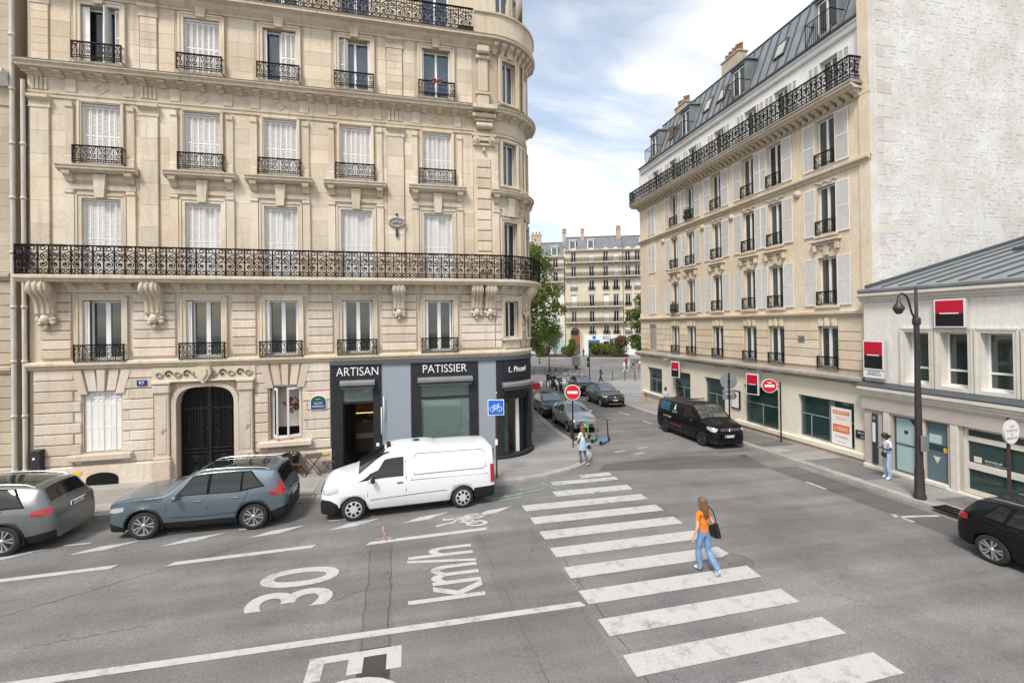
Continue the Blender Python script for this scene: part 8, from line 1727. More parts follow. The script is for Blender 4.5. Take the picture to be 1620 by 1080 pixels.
# drain grate
W=T(15.75,9.75,gz(15.75,9.75)+KH+0.004) @ RZ(AB); t=thing('drain_grate','dark rectangular grate set in the bank pavement','grate',W); s=MB(); s.box(-0.28,0.28,-0.4,0.4,-0.02,0.004); build(s,'frame','gap',t,W)
for k in range(9): s=MB(); y=-0.36+k*0.09; s.box(-0.26,0.26,y-0.02,y+0.02,0.0,0.016); build(s,'bar','dark_metal',t,W)
# manhole cover beside the crossing
W=T(7.55,8.95,gz(7.55,8.95)); t=thing('manhole_cover','worn round iron cover in the road beside the crossing','manhole cover',W); s=MB(); s.lathe([(0.33,0.0),(0.33,0.008),(0.28,0.010),(0.02,0.011)],28); build(s,'disc','asphalt_mid',t,W)
# café furniture
mat('cafe_wood',(0.10,0.075,0.055),0.6,col2=(0.07,0.05,0.038),scale=6)
def slat_table(lab,x,y,rz):
    W=T(x,y,gz(x,y)+KH+0.012) @ RZ(rz); t=thing('cafe_table',lab,'table',W,'folding café tables')
    for k in range(6): s=MB(); z=-0.27+k*0.108; s.bev(-0.30,0.30,z-0.042,z+0.042,0.70,0.72,0.004); build(s,'slat','cafe_wood',t,W)
    for y_ in (-0.22,0.22):
        for a,b in ((-0.26,0.26),(0.26,-0.26)): s=MB(); s.tube([(a,y_,0.0),(b,y_,0.70)],0.013,6); build(s,'leg','dark_metal',t,W)
    s=MB(); s.tube([(-0.26,-0.22,0.01),(-0.26,0.22,0.01)],0.011,5); s.tube([(0.26,-0.22,0.01),(0.26,0.22,0.01)],0.011,5); build(s,'foot_bar','dark_metal',t,W)
def slat_chair(lab,x,y,rz):
    W=T(x,y,gz(x,y)+KH+0.012) @ RZ(rz); t=thing('cafe_chair',lab,'chair',W,'folding café chairs')
    for k in range(5): s=MB(); z=-0.17+k*0.085; s.bev(-0.19,0.19,z-0.034,z+0.034,0.44,0.457,0.004); build(s,'seat_slat','cafe_wood',t,W)
    for k in range(2): s=MB(); s.bev(-0.19,0.19,0.20+k*0.03,0.218+k*0.03,0.64+k*0.13,0.73+k*0.13,0.004); build(s,'back_slat','cafe_wood',t,W)
    for x_ in (-0.19,0.19): 
        s=MB(); s.tube([(x_,-0.24,0),(x_,0.17,0.5),(x_,0.25,0.90)],0.011,5); build(s,'leg','dark_metal',t,W); s=MB(); s.tube([(x_,0.26,0),(x_,-0.17,0.45)],0.011,5); build(s,'leg','dark_metal',t,W)
slat_table('slatted folding table nearest the shop door',-3.52,17.85,0.1); slat_table('slatted folding table behind the blue-grey SUV',-4.95,17.95,-0.05)
slat_chair('folding chair between the shop door and the nearer table',-2.98,17.8,-PI/2+0.2); slat_chair('folding chair left of the table nearest the shop',-4.02,17.85,PI/2-0.1); slat_chair('folding chair half hidden behind the blue-grey SUV',-5.5,17.9,PI/2)
W=T(-4.35,18.15,gz(-4.35,18.15)+KH+0.012); t=thing('waste_tub','low black tub standing between the folding tables','tub',W); s=MB(); s.lathe([(0.22,0),(0.26,0.3),(0.30,0.72),(0.32,0.74),(0.30,0.76),(0.27,0.72),(0.24,0.4)],18); build(s,'tub','black_plastic',t,W); s=MB(); s.tube([(0.31*math.cos(a),0.31*math.sin(a),0.74) for a in [2*PI*i/20 for i in range(20)]],0.018,5,closed=True); build(s,'rim','dark_metal',t,W)
# far bollards, traffic light, crossed barriers
for i,(x,y) in enumerate(((21.55,47.0),(23.1,47.1),(24.6,47.0),(25.6,46.5))):
    W=T(x,y,gz(x,y)+KH); t=thing('bollard','thin dark bollard at the square, %s from the traffic light'%('first','second','third','fourth')[i],'bollard',W,'bollards along the square'); s=MB(); s.lathe([(0.06,0),(0.06,0.05),(0.045,0.08),(0.045,1.0)],10); build(s,'shaft','rust_post' if i==0 else 'post_paint',t,W); s=MB(); s.lathe([(0.045,1.0),(0.065,1.04),(0.05,1.1),(0.01,1.13)],10); build(s,'knob','post_paint',t,W)
W=T(21.3,49.6,gz(21.3,49.6)); t=thing('traffic_light','traffic light pole with a grey box at the edge of the square','traffic light',W); s=MB(); s.tube([(0,0,0),(0,0,3.6)],0.07,8); build(s,'pole','post_paint',t,W); s=MB(); s.bev(-0.28,0.0,-0.12,0.12,1.55,2.1,0.03); s.bev(-0.28,-0.02,-0.15,0.15,2.2,2.75,0.03); build(s,'lamp_housing','black_plastic',t,W)
W=T(24.5,62.0,gz(24.5,62)); t=thing('street_cabinet','grey advertising cabinet on the square','cabinet',W); s=MB(); s.bev(-0.6,0.6,-0.25,0.25,0.5,2.0,0.06); build(s,'case','zinc',t,W); s=MB(); s.bev(-0.2,0.2,-0.2,0.2,0,0.5,0.03); build(s,'foot','dark_metal',t,W)
for lab,x,y,h in (('tall thin dark mast at the corner of the far pavement',38.2,66.0,7.0),('thin dark mast before the plane tree',19.6,60.0,6.0),('dark signal mast beside the rounded corner',16.6,60.0,4.5),('thin mast in front of the evergreen planter',21.8,72,6.5)):
    W=T(x,y,gz(x,y)); t=thing('street_mast',lab,'mast',W); s=MB(); s.lathe([(0.14,0),(0.12,0.5),(0.08,0.6),(0.06,h)],8); build(s,'pole','post_paint',t,W); s=MB(); s.bev(-0.18,0.18,-0.15,0.15,h*0.45,h*0.45+0.8,0.04); build(s,'lamp_housing','black_plastic',t,W)
def barrier(lab,x,y,rz):
    W=T(x,y,gz(x,y)) @ RZ(rz); t=thing('street_barrier',lab,'barrier',W,'crossed pavement barriers')
    for x_ in (-0.75,0.75): s=MB(); s.tube([(x_,0,0),(x_,0,1.05)],0.035,8); build(s,'post','post_paint',t,W)
    s=MB(); s.tube([(-0.75,0,1.0),(0.75,0,1.0)],0.028,6); s.tube([(-0.75,0,0.12),(0.75,0,0.12)],0.02,6); s.tube([(-0.75,0,0.12),(0.75,0,1.0)],0.016,5); s.tube([(0.75,0,0.12),(-0.75,0,1.0)],0.016,5); build(s,'crossed_bars','post_paint',t,W)
for i,(x,y) in enumerate(((16.9,56.0),(18.9,54.9),(20.9,53.8))): barrier('crossed iron barrier beyond the side street, %s from the tree'%('first','second','third')[i],x,y,-0.5)
def bicycle(lab,W,mats,cat='bicycle',name='bicycle'):
    t=thing(name,lab,cat,W)
    for x in (-0.52,0.52):
        s=MB(); s.tube([(x+0.33*math.cos(a),0,0.34+0.33*math.sin(a)) for a in [2*PI*i/24 for i in range(24)]],0.020,6,closed=True); w=build(s,'wheel','tyre',t,W); s=MB()
        for i in range(10): a=2*PI*i/10; s.tube([(x,0,0.34),(x+0.32*math.cos(a),0,0.34+0.32*math.sin(a))],0.003,3)
        build(s,'spokes','alu',w,W)
    s=MB(); r=0.022
    for a,b in (((-0.52,0.34),(-0.10,0.32)),((-0.10,0.32),(-0.22,0.80)),((-0.10,0.32),(0.36,0.74)),((-0.22,0.72),(0.36,0.78)),((-0.52,0.34),(-0.22,0.72)),((0.36,0.84),(0.52,0.34))): s.tube([(a[0],0,a[1]),(b[0],0,b[1])],r,6)
    build(s,'frame',mats,t,W); s=MB(); s.tube([(0.36,0,0.80),(0.32,0,0.98)],0.016,6); s.tube([(0.28,-0.30,1.0),(0.33,-0.1,0.99),(0.33,0.1,0.99),(0.28,0.30,1.0)],0.015,6); build(s,'handlebar','dark_metal',t,W); s=MB(); s.bev(-0.36,-0.10,-0.07,0.07,0.86,0.91,0.02); s.tube([(-0.22,0,0.74),(-0.23,0,0.87)],0.014,5); build(s,'saddle','black_plastic',t,W); s=MB(); s.bev(0.40,0.70,-0.14,0.14,0.72,0.92,0.03); build(s,'basket','dark_metal',t,W)
mat('teal',(0.03,0.32,0.28),0.4); mat('lime',(0.15,0.62,0.06),0.4); mat('scooter_blue',(0.06,0.22,0.48),0.4); mat('scooter_grey',(0.45,0.48,0.5),0.4)
bicycle('teal hire bicycle standing behind the no-entry pole',T(8.2,21.6,gz(8.2,21.6)) @ RZ(-1.9),'teal')
bicycle('dark bicycle leaning on the crossed barriers',T(18.2,54.6,gz(18.2,54.6)) @ RZ(-0.4),'dark_metal'); bicycle('second dark bicycle locked to the crossed barriers',T(19.4,54.2,gz(19.4,54.2)) @ RZ(-0.6),'dark_metal')
def scooter(lab,W,mats,accent):
    t=thing('electric_scooter',lab,'scooter',W)
    for x in (-0.46,0.46): s=MB(); s.lathe([(0.06,-0.03),(0.11,-0.025),(0.115,0),(0.11,0.025),(0.06,0.03)],16,(x,0,0.115),axis='y'); build(s,'wheel','tyre',t,W)
    s=MB(); s.bev(-0.42,0.28,-0.09,0.09,0.10,0.17,0.02); build(s,'deck',mats,t,W); s=MB(); s.tube([(0.46,0,0.12),(0.38,0,0.35),(0.30,0,1.12)],[0.03,0.035,0.025],8); build(s,'stem',accent,t,W); s=MB(); s.tube([(0.28,-0.26,1.12),(0.30,0,1.13),(0.28,0.26,1.12)],0.016,6); build(s,'handlebar','black_plastic',t,W); s=MB(); s.bev(-0.60,-0.36,-0.06,0.06,0.23,0.26,0.01); build(s,'mudguard',mats,t,W)
scooter('green stemmed electric scooter parked at the corner kerb',T(8.75,21.3,gz(8.75,21.3)) @ RZ(0.5),'scooter_grey','lime'); scooter('teal electric scooter with pink stem standing by the kerb',T(9.2,20.95,gz(9.2,20.95)) @ RZ(0.9),'teal','spray_pink'); scooter('blue electric scooter standing nearest the crossing',T(9.5,20.35,gz(9.5,20.35)) @ RZ(0.7),'scooter_blue','black_plastic')
scooter('grey electric scooter behind the woman at the corner',T(8.25,20.0,gz(8.25,20)) @ RZ(1.7),'scooter_grey','black_plastic')
def motorbike(lab,x,y,rz,mats):
    W=T(x,y,gz(x,y)) @ RZ(rz) @ Matrix.Rotation(0.12,4,'X'); t=thing('motorbike',lab,'motorbike',W)
    for xx in (-0.68,0.70): s=MB(); s.lathe([(0.18,-0.06),(0.29,-0.05),(0.31,0),(0.29,0.05),(0.18,0.06)],20,(xx,0,0.31),axis='y'); build(s,'wheel','tyre',t,W)
    s=MB(); s.tube(catmull([(0.52,0,0.95),(0.25,0,1.0),(-0.05,0,0.88),(-0.5,0,0.85),(-0.9,0,0.98)],4),[0.12,0.15,0.16,0.17,0.18,0.18,0.17,0.16,0.15,0.15,0.14,0.13,0.13,0.12,0.10,0.08,0.05],10,flat=1.0); build(s,'bodywork',mats,t,W); s=MB(); s.bev(-0.32,0.32,-0.16,0.16,0.28,0.72,0.08); build(s,'engine','dark_metal',t,W)
    s=MB(); s.tube([(0.72,0,0.31),(0.46,0,1.05)],0.05,8); s.tube([(0.36,-0.36,1.10),(0.44,0,1.06),(0.36,0.36,1.10)],0.02,6); build(s,'fork','dark_metal',t,W); s=MB(); s.lathe([(0.02,0.10),(0.10,0.05),(0.11,-0.05),(0.06,-0.08)],12,(0.62,0,0.98),axis='x'); build(s,'headlamp','lamp_clear',t,W); s=MB(); s.bev(-0.95,-0.55,-0.2,0.2,1.0,1.3,0.08); build(s,'top_box','black_plastic',t,W)
    s=MB(); s.prism([(-0.2,0),(0.2,0),(0.14,0.4),(-0.14,0.4)],-0.01,0.01,lambda p,q,t_:(0.56-q*0.3+t_,p,1.08+q)); build(s,'windshield','glass_dark',t,W)
motorbike('dark motorbike with windshield beside the black crossover',14.25,40.0,-PI/2-0.2,'paint_black'); motorbike('second dark motorbike behind the first on the side street',14.3,42.2,-PI/2,'paint_anthracite')
# ------------------------------------------------------------------ people
mat('skin_light',(0.55,0.33,0.24),0.55); mat('skin_dark',(0.10,0.055,0.035),0.5); mat('hair_brown',(0.10,0.055,0.028),0.6,col2=(0.20,0.12,0.06),scale=18,stretch=(8,8,1)); mat('hair_black',(0.02,0.014,0.012),0.5,col2=(0.04,0.025,0.018),scale=18,stretch=(8,8,1))
mat('cloth_orange',(0.78,0.22,0.02),0.85,col2=(0.68,0.18,0.015),scale=10,bump=0.3,bscale=14); mat('denim',(0.12,0.22,0.38),0.85,col2=(0.19,0.31,0.48),scale=7,fine=(80,0.15),bump=0.3,bscale=12); mat('denim_pale',(0.30,0.42,0.56),0.85,col2=(0.40,0.52,0.66),scale=6,fine=(80,0.12)); mat('cloth_white',(0.75,0.75,0.76),0.85,col2=(0.66,0.67,0.70),scale=6); mat('cloth_navy',(0.03,0.045,0.10),0.85); mat('cloth_blue',(0.30,0.42,0.58),0.85,col2=(0.38,0.50,0.64),scale=8); mat('cloth_grey',(0.10,0.11,0.13),0.85); mat('cloth_dark',(0.02,0.02,0.023),0.85); mat('cloth_lilac',(0.55,0.45,0.62),0.85); mat('cloth_cream',(0.65,0.58,0.50),0.85); mat('cloth_red',(0.40,0.03,0.03),0.85); mat('shoe_white',(0.78,0.78,0.78),0.6); mat('leather_black',(0.012,0.012,0.013),0.45); mat('lips',(0.40,0.12,0.10),0.5)
TMP=bpy.data.scenes.new('skin_work')
def skinned(verts,edges,radii,root,levels=2):
    me=bpy.data.meshes.new('person_body'); me.from_pydata(verts,edges,[]); o=bpy.data.objects.new('person_body',me); TMP.collection.objects.link(o)
    md=o.modifiers.new('Skin','SKIN'); md.use_smooth_shade=True; md.branch_smoothing=0.6
    for i,r in enumerate(radii): me.skin_vertices[0].data[i].radius=r if isinstance(r,tuple) else (r,r)
    me.skin_vertices[0].data[root].use_root=True
    sb=o.modifiers.new('Sub','SUBSURF'); sb.levels=levels; sb.render_levels=levels
    
    with bpy.context.temp_override(scene=TMP,view_layer=TMP.view_layers[0]):
        dg=bpy.context.evaluated_depsgraph_get(); dg.update(); ev=o.evaluated_get(dg); out=bpy.data.meshes.new_from_object(ev,depsgraph=dg)
    out.materials.clear()
    bpy.data.objects.remove(o); return out
def seg_dist(p,a,b):
    ab=b-a; t=clip((p-a).dot(ab)/max(ab.length_squared,1e-9),0,1); return (p-(a+ab*t)).length
def person(label,x,y,rz,pose,cloth,H=1.68,hands=True,zoff=None,levels=2,group=None):
    """figure facing +y in its own frame; pose gives joint positions that differ from standing"""
    k=H/1.70; W=T(x,y,zoff if zoff is not None else gz(x,y)) @ RZ(rz) @ Matrix.Scale(k,4); t=thing('person',label,'person',W,group)
    J=dict(pel=(0,0,0.94),wst=(0,0.0,1.05),spn=(0,0.0,1.15),cst=(0,0.005,1.28),clv=(0,0.0,1.385),nck=(0,0.005,1.47),hdb=(0,0.02,1.525),hed=(0,0.03,1.60),hdt=(0,0.02,1.675),
      hpl=(-0.085,0,0.88),knl=(-0.095,0.02,0.49),cal=(-0.097,0.0,0.30),anl=(-0.10,-0.02,0.09),hel=(-0.10,-0.05,0.035),tol=(-0.115,0.13,0.025),hpr=(0.085,0,0.88),knr=(0.095,0.02,0.49),car=(0.097,0.0,0.30),anr=(0.10,-0.02,0.09),her=(0.10,-0.05,0.035),tor=(0.115,0.13,0.025),
      shl=(-0.165,0,1.375),ual=(-0.195,0,1.24),ell=(-0.215,-0.02,1.10),frl=(-0.22,0.02,0.98),wrl=(-0.225,0.05,0.87),pml=(-0.225,0.06,0.80),shr=(0.165,0,1.375),uar=(0.195,0,1.24),elr=(0.215,-0.02,1.10),frr=(0.22,0.02,0.98),wrr=(0.225,0.05,0.87),pmr=(0.225,0.06,0.80))
    J.update(pose.get('J',{})); flare=cloth.get('flare',1.0); loose=cloth.get('loose',1.0)
    Rr=dict(pel=(0.158,0.128),wst=(0.125*loose,0.095*loose),spn=(0.130*loose,0.10*loose),cst=(0.145*loose,0.11*loose),clv=(0.115,0.085),nck=(0.052,0.052),hdb=(0.062,0.072),hed=(0.078,0.095),hdt=(0.055,0.07),hpl=(0.094,0.104),hpr=(0.094,0.104),knl=(0.058*flare**0.4,0.060*flare**0.4),knr=(0.058*flare**0.4,0.060*flare**0.4),cal=(0.055*flare,0.058*flare),car=(0.055*flare,0.058*flare),anl=(0.042*flare,0.045*flare),anr=(0.042*flare,0.045*flare),hel=(0.048,0.048),her=(0.048,0.048),tol=(0.050,0.038),tor=(0.050,0.038),shl=(0.056,0.056),shr=(0.056,0.056),ual=(0.048,0.048),uar=(0.048,0.048),ell=(0.038,0.038),elr=(0.038,0.038),frl=(0.034,0.034),frr=(0.034,0.034),wrl=(0.025,0.02),wrr=(0.025,0.02),pml=(0.034,0.018),pmr=(0.034,0.018))
    names=list(J); V=[Vector(J[n]) for n in names]; R_=[Rr[n] for n in names]; ix={n:i for i,n in enumerate(names)}
    E=[('pel','wst'),('wst','spn'),('spn','cst'),('cst','clv'),('clv','nck'),('nck','hdb'),('hdb','hed'),('hed','hdt'),('pel','hpl'),('hpl','knl'),('knl','cal'),('cal','anl'),('anl','hel'),('anl','tol'),('pel','hpr'),('hpr','knr'),('knr','car'),('car','anr'),('anr','her'),('anr','tor'),('clv','shl'),('shl','ual'),('ual','ell'),('ell','frl'),('frl','wrl'),('wrl','pml'),('clv','shr'),('shr','uar'),('uar','elr'),('elr','frr'),('frr','wrr'),('wrr','pmr')]
    reg={}
    for a,b in E:
        if a in('pel',) and b in('hpl','hpr') or a[:2] in('hp','kn','ca') : reg[(a,b)]='legs'
        elif a in ('anl','anr'): reg[(a,b)]='shoe'
        elif a in('pel','wst','spn','cst') or (a=='clv' and b!='nck'): reg[(a,b)]='top'
        elif a in('shl','shr'): reg[(a,b)]='top'
        elif a in('ual','uar','ell','elr','frl','frr') : reg[(a,b)]='sleeve' if not (a[:2] in('fr',) and 0) else 'skin'
        else: reg[(a,b)]='skin'
    reg[('pel','wst')]=cloth.get('waist','legs')
    edges=[(ix[a],ix[b]) for a,b in E]
    if hands:
        for sfx,sg in (('l',-1),('r',1)):
            pm=Vector(J['pm'+sfx]); wr=Vector(J['wr'+sfx]); d=(pm-wr).normalized(); fw=Vector(pose.get('fwd'+sfx,(0,1,0))); sd_=(fw-d*fw.dot(d)).normalized(); nrm=d.cross(sd_)
            for f,(o_,l) in enumerate(((-0.024,0.062),(-0.008,0.074),(0.008,0.070),(0.023,0.055))):
                a0=pm+d*0.012+sd_*o_; c_=nrm*(-0.3*sg); m_=a0+(d+c_*0.4)*l*0.5; e_=m_+(d+c_*1.2).normalized()*l*0.5; b=len(V); V+=[m_,e_]; R_+=[0.0085,0.0065]; edges+=[(ix['pm'+sfx],b),(b,b+1)]; reg[b]='skin'
            b=len(V); th=pm-d*0.02+sd_*0.035; V+=[th,th+(d*0.8+sd_*0.5).normalized()*0.035]; R_+=[0.010,0.008]; edges+=[(ix['pm'+sfx],b),(b,b+1)]; reg[b]='skin'
    me=skinned(V,edges,R_,ix['pel'],levels)
    mats=['skin','top','sleeve','legs','shoe']; lut={m:i for i,m in enumerate(mats)}; mm=dict(skin=cloth['skin'],top=cloth['top'],sleeve=cloth.get('sleeve',cloth['skin']),legs=cloth['legs'],shoe=cloth['shoe'])
    for m in mats: me.materials.append(M[mm[m]])
    segs=[(Vector(J[a]),Vector(J[b]),lut[reg[(a,b)]],(sum(Rr[a])+sum(Rr[b]))/4) for a,b in E]
    for p in me.polygons:
        c=p.center; best=min(segs,key=lambda q: seg_dist(c,q[0],q[1])/q[3]); p.material_index=best[2]; p.use_smooth=True
        if p.material_index==1 and c.z<pose.get('hem',0.98): p.material_index=3
    inst('body',me,t,W)
    hd=Vector(J['hed']); look=pose.get('look',(0,1,0)); lk=Vector(look).normalized(); up=Vector(pose.get('headup',(0,0,1))); rt_=lk.cross(up).normalized(); up=rt_.cross(lk)
    HM=W @ Matrix(((rt_.x,lk.x,up.x,hd.x),(rt_.y,lk.y,up.y,hd.y),(rt_.z,lk.z,up.z,hd.z),(0,0,0,1)))
    s=MB()
    for sg in (-1,1): s.lathe([(0.002,-0.012),(0.012,0),(0.002,0.012)],8,(sg*0.032,0.088,0.012)); 
    build(s,'eyes','leather_black',t,HM); s=MB(); s.lathe([(0.004,-0.03),(0.016,-0.018),(0.012,0.0),(0.006,0.03)],8,(0,0.100,-0.008)); 
    for sg in (-1,1): s.lathe([(0.004,-0.03),(0.012,-0.02),(0.014,0.015),(0.004,0.03)],8,(sg*0.080,0.0,0.0))
    build(s,'nose_and_ears',mm['skin'],t,HM); s=MB(); s.tube([(-0.022,0.088,-0.045),(0,0.096,-0.046),(0.022,0.088,-0.045)],0.006,5); build(s,'mouth','lips',t,HM)
    # hair: cap over the skull and locks falling from it
    rnd=random.Random(len(label)); hl=cloth.get('hair_len',0.3); s=MB(); n=14
    prof=[]; cap=[]
    for i in range(7):
        th=PI*0.5*(1-i/6)*1.05
        for j in range(n):
            a=2*PI*j/n; rx,ry,rz_=0.096,0.116,0.125; lim=-0.15 if math.sin(a)<0.2 else 0.45
            ph=PI/2-(PI/2-math.asin(clip(lim,-1,1)))*(i/6); cap.append((rx*math.cos(ph)*math.cos(a),ry*math.cos(ph)*math.sin(a)-0.008,rz_*math.sin(ph)+0.012))
    s.add(cap,[(i*n+j,(i+1)*n+j,(i+1)*n+(j+1)%n,i*n+(j+1)%n) for i in range(6) for j in range(n)],0,True)
    if hl>0.05:
        for q in range(54):
            a=PI+PI*(q+0.5)/54; x0=0.088*math.cos(a); y0=0.10*math.sin(a)-0.01; ln=hl*rnd.uniform(0.8,1.1)*(1.0 if abs(math.cos(a))<0.85 else 0.75); b0=Vector((x0,y0,0.06)); g=cloth.get('gather',0.6)
            s.tube([b0,Vector((x0*1.08,y0*1.1,-0.03)),Vector((x0*(1-0.2*g),y0*1.05-0.02,-0.03-ln*0.5))+Vector((rnd.uniform(-.018,.018),rnd.uniform(-.02,.01),0)),Vector((x0*(1-g)+rnd.uniform(-.03,.03),y0*0.9-0.03+rnd.uniform(-.02,.02),-0.03-ln))],[0.018,0.020,0.015,0.004],5)
    build(s,'hair',cloth['hair'],t,HM); return t,W,J
# woman on the crossing, seen from behind, walking away
WP=dict(J=dict(hpl=(-0.08,0.0,0.88),knl=(-0.06,0.10,0.50),cal=(-0.06,0.09,0.30),anl=(-0.055,0.06,0.10),hel=(-0.055,0.03,0.045),tol=(-0.065,0.22,0.03),hpr=(0.08,-0.02,0.88),knr=(0.075,-0.06,0.49),car=(0.06,-0.20,0.33),anr=(0.05,-0.36,0.20),her=(0.05,-0.42,0.18),tor=(0.055,-0.30,0.05),ell=(-0.25,-0.06,1.12),frl=(-0.285,-0.03,0.99),wrl=(-0.315,0.0,0.88),pml=(-0.33,0.01,0.81),elr=(0.24,-0.08,1.12),frr=(0.24,0.03,1.05),wrr=(0.22,0.14,1.02),pmr=(0.20,0.20,1.02)),look=(0.08,1,-0.03),hem=0.955)
pw,PW_,PJ=person('woman in an orange top and blue jeans walking over the crossing',6.47,8.75,0.22,WP,dict(skin='skin_light',top='cloth_orange',legs='denim',shoe='shoe_white',hair='hair_brown',hair_len=0.30,gather=0.35,flare=1.45,waist='top'),1.65)
bgW=T(6.47,8.75,gz(6.47,8.75)) @ RZ(0.22); t=thing('shoulder_bag','black tote bag hanging from the shoulder of the woman in orange','bag',bgW @ T(0.27,-0.05,0.75))
s=MB(); pts=[(-0.13,0.76),(-0.05,0.735),(0.08,0.735),(0.14,0.77),(0.13,0.88),(0.09,1.05),(-0.07,1.05),(-0.12,0.88)]; s.prism(pts,0.235,0.33,lambda p,q,t_:(t_+ (0.02 if q<0.8 else 0),p-0.06,q)); build(s,'pouch','leather_black',t,bgW); s=MB(); s.tube(catmull([(0.27,-0.13,1.05),(0.22,-0.10,1.3),(0.175,-0.02,1.44),(0.23,0.05,1.28),(0.28,0.03,1.05)],5),0.012,5); build(s,'strap','leather_black',t,bgW)
# woman reading her phone beside the bank
PP=dict(J=dict(hed=(0.0,0.075,1.575),hdb=(0,0.045,1.52),hdt=(0.0,0.07,1.66),ell=(-0.21,0.02,1.12),frl=(-0.17,0.13,1.13),wrl=(-0.11,0.22,1.16),pml=(-0.07,0.27,1.18),elr=(0.22,0.02,1.12),frr=(0.16,0.12,1.12),wrr=(0.08,0.20,1.13),pmr=(0.03,0.25,1.14),knl=(-0.10,0.05,0.49),tor=(0.16,0.10,0.025)),look=(0,1,-0.75),hem=0.93)
qx,qy=16.93,12.47; rzp=1.15
person('woman in pale ripped jeans looking at her phone beside the bank door',qx,qy,rzp,PP,dict(skin='skin_dark',top='cloth_white',sleeve='cloth_navy',legs='denim_pale',shoe='shoe_white',hair='hair_black',hair_len=0.10,flare=1.4,loose=1.18,waist='top'),1.68,zoff=gz(qx,qy)+KH)
W=T(qx,qy,gz(qx,qy)+KH) @ RZ(rzp); t=thing('mobile_phone','small dark phone held by the woman beside the bank','phone',W @ T(-0.03,0.30,1.19)); s=MB(); s.bev(-0.036,0.036,-0.005,0.005,-0.07,0.07,0.004); PM=W @ T(-0.03,0.31,1.20) @ Matrix.Rotation(-0.8,4,'X'); build(s,'case','leather_black',t,PM); s=MB(); s.box(-0.032,0.032,-0.007,-0.005,-0.062,0.062); build(s,'screen','glass_blue',t,PM)
t=thing('waist_bag','small black bag at the hip of the woman with the phone','bag',W @ T(-0.12,0.15,0.9)); s=MB(); s.bev(-0.22,0.02,0.13,0.21,0.84,1.0,0.03); build(s,'pouch','leather_black',t,W); s=MB(); s.tube([(-0.2,0.14,0.98),(-0.19,0.10,1.25),(0.06,0.02,1.42),(0.16,-0.06,1.25),(0.05,0.13,0.97)],0.010,5); build(s,'strap','leather_black',t,W)
# woman on the corner
CP=dict(J=dict(ell=(-0.25,0.03,1.12),frl=(-0.27,0.10,1.0),wrl=(-0.29,0.17,0.90),pml=(-0.30,0.20,0.84),elr=(0.23,0.0,1.12),frr=(0.24,0.08,1.02),wrr=(0.22,0.15,0.95),knl=(-0.09,0.08,0.50),anl=(-0.10,0.06,0.10),hel=(-0.10,0.03,0.04),tol=(-0.11,0.21,0.03),knr=(0.085,-0.04,0.49),car=(0.085,-0.14,0.30),anr=(0.085,-0.24,0.13),her=(0.085,-0.29,0.11),tor=(0.09,-0.14,0.03)),look=(-0.1,1,0),hem=0.99)
cw,CW_,CJ=person('woman in a white shirt and tied blue apron at the corner kerb',6.95,17.0,0.35,CP,dict(skin='skin_light',top='cloth_white',legs='cloth_grey',shoe='shoe_white',hair='hair_brown',hair_len=0.32,gather=0.4,waist='top'),1.62,zoff=gz(6.95,17.0)+KH*0.2)
s=MB(); n=18; vs=[]
for z,r in ((1.10,1.02),(1.0,1.18),(0.88,1.35),(0.76,1.45),(0.68,1.48)):
    for j in range(n): a=2*PI*j/n; f=1+0.06*math.sin(a*5+z*9); vs.append((0.135*r*f*math.cos(a),0.105*r*f*math.sin(a),z))
s.add(vs,[(i*n+j,(i+1)*n+j,(i+1)*n+(j+1)%n,i*n+(j+1)%n) for i in range(4) for j in range(n)],0,True); build(s,'apron','cloth_blue',cw,CW_)
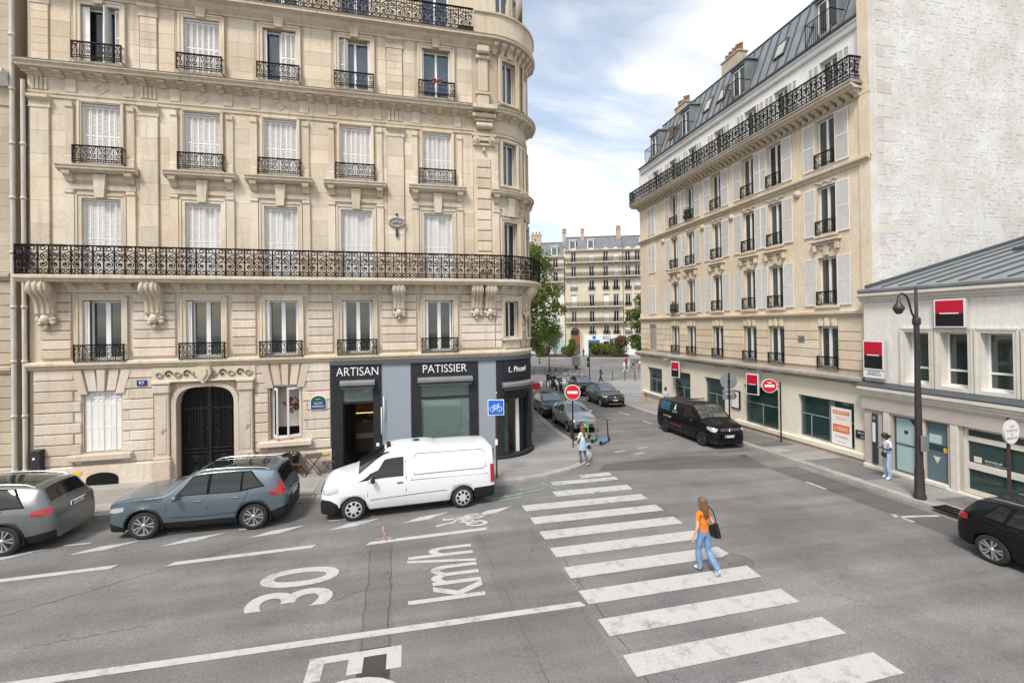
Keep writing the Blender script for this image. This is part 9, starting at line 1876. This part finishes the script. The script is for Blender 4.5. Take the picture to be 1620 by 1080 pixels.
# smaller figures in the side street and on the square
STAND=dict(J={}); WALK=dict(J=dict(knl=(-0.09,0.16,0.52),cal=(-0.09,0.20,0.32),anl=(-0.09,0.24,0.11),hel=(-0.09,0.22,0.04),tol=(-0.1,0.38,0.05),knr=(0.09,-0.06,0.49),car=(0.09,-0.16,0.31),anr=(0.09,-0.28,0.14),her=(0.09,-0.33,0.13),tor=(0.1,-0.2,0.03),ell=(-0.22,-0.1,1.12),wrl=(-0.22,-0.08,0.9),frl=(-0.22,-0.1,1.0),pml=(-0.22,-0.07,0.84),elr=(0.22,0.06,1.12),frr=(0.22,0.13,1.02),wrr=(0.21,0.2,0.93),pmr=(0.21,0.23,0.87)))
base=dict(skin='skin_light',shoe='cloth_dark',hair='hair_black',hair_len=0.04,loose=1.1)
for lab,x,y,rz,ps,cl,zo in (('person in a lilac shirt on the pavement behind the black van',17.1,26.9,2.6,STAND,dict(base,top='cloth_lilac',sleeve='cloth_lilac',legs='cloth_dark',skin='skin_dark'),KH),
    ('person in dark clothes striding past the bollards on the square',21.3,46.4,PI/2,WALK,dict(base,top='cloth_navy',sleeve='cloth_navy',legs='cloth_dark'),KH),
    ('person in dark clothes walking up the middle of the side street',14.1,43.6,0.1,WALK,dict(base,top='cloth_dark',sleeve='cloth_dark',legs='cloth_dark'),0),
    ('person in white at the left of the pair on the square',28.6,54.8,-PI/2,WALK,dict(base,top='cloth_white',sleeve='cloth_white',legs='cloth_cream',hair='hair_brown'),0),
    ('person in cream with a pale hat on the square',29.5,55.2,-PI/2,WALK,dict(base,top='cloth_cream',sleeve='cloth_cream',legs='cloth_cream',hair='cloth_white'),0),
    ('person in a red top farther back on the square',31.9,60.5,PI,STAND,dict(base,top='cloth_red',sleeve='cloth_red',legs='cloth_navy'),0),
    ('person in white beside the end of the shuttered building',31.4,55.6,PI/2,WALK,dict(base,top='cloth_white',sleeve='skin_light',legs='cloth_red',hair='hair_brown'),0),
    ('dark figure beyond the rounded shop corner',15.7,56.3,0.6,STAND,dict(base,top='cloth_dark',sleeve='cloth_dark',legs='cloth_dark'),0),
    ('person by the far cash machine',34.2,82.5,2.0,STAND,dict(base,top='cloth_dark',sleeve='cloth_dark',legs='cloth_navy'),0.1),
    ('person beside the far blue shop window',36.4,81.6,0.0,STAND,dict(base,top='cloth_red',sleeve='cloth_red',legs='cloth_dark'),0.1)):
    person(lab,x,y,rz,ps,cl,1.72,hands=False,zoff=gz(x,y)+zo,levels=1)
bicycle('bicycle beside the person in red on the square',T(31.6,58.4,gz(31.6,58.4)) @ RZ(0.4),'dark_metal')
bpy.data.scenes.remove(TMP)
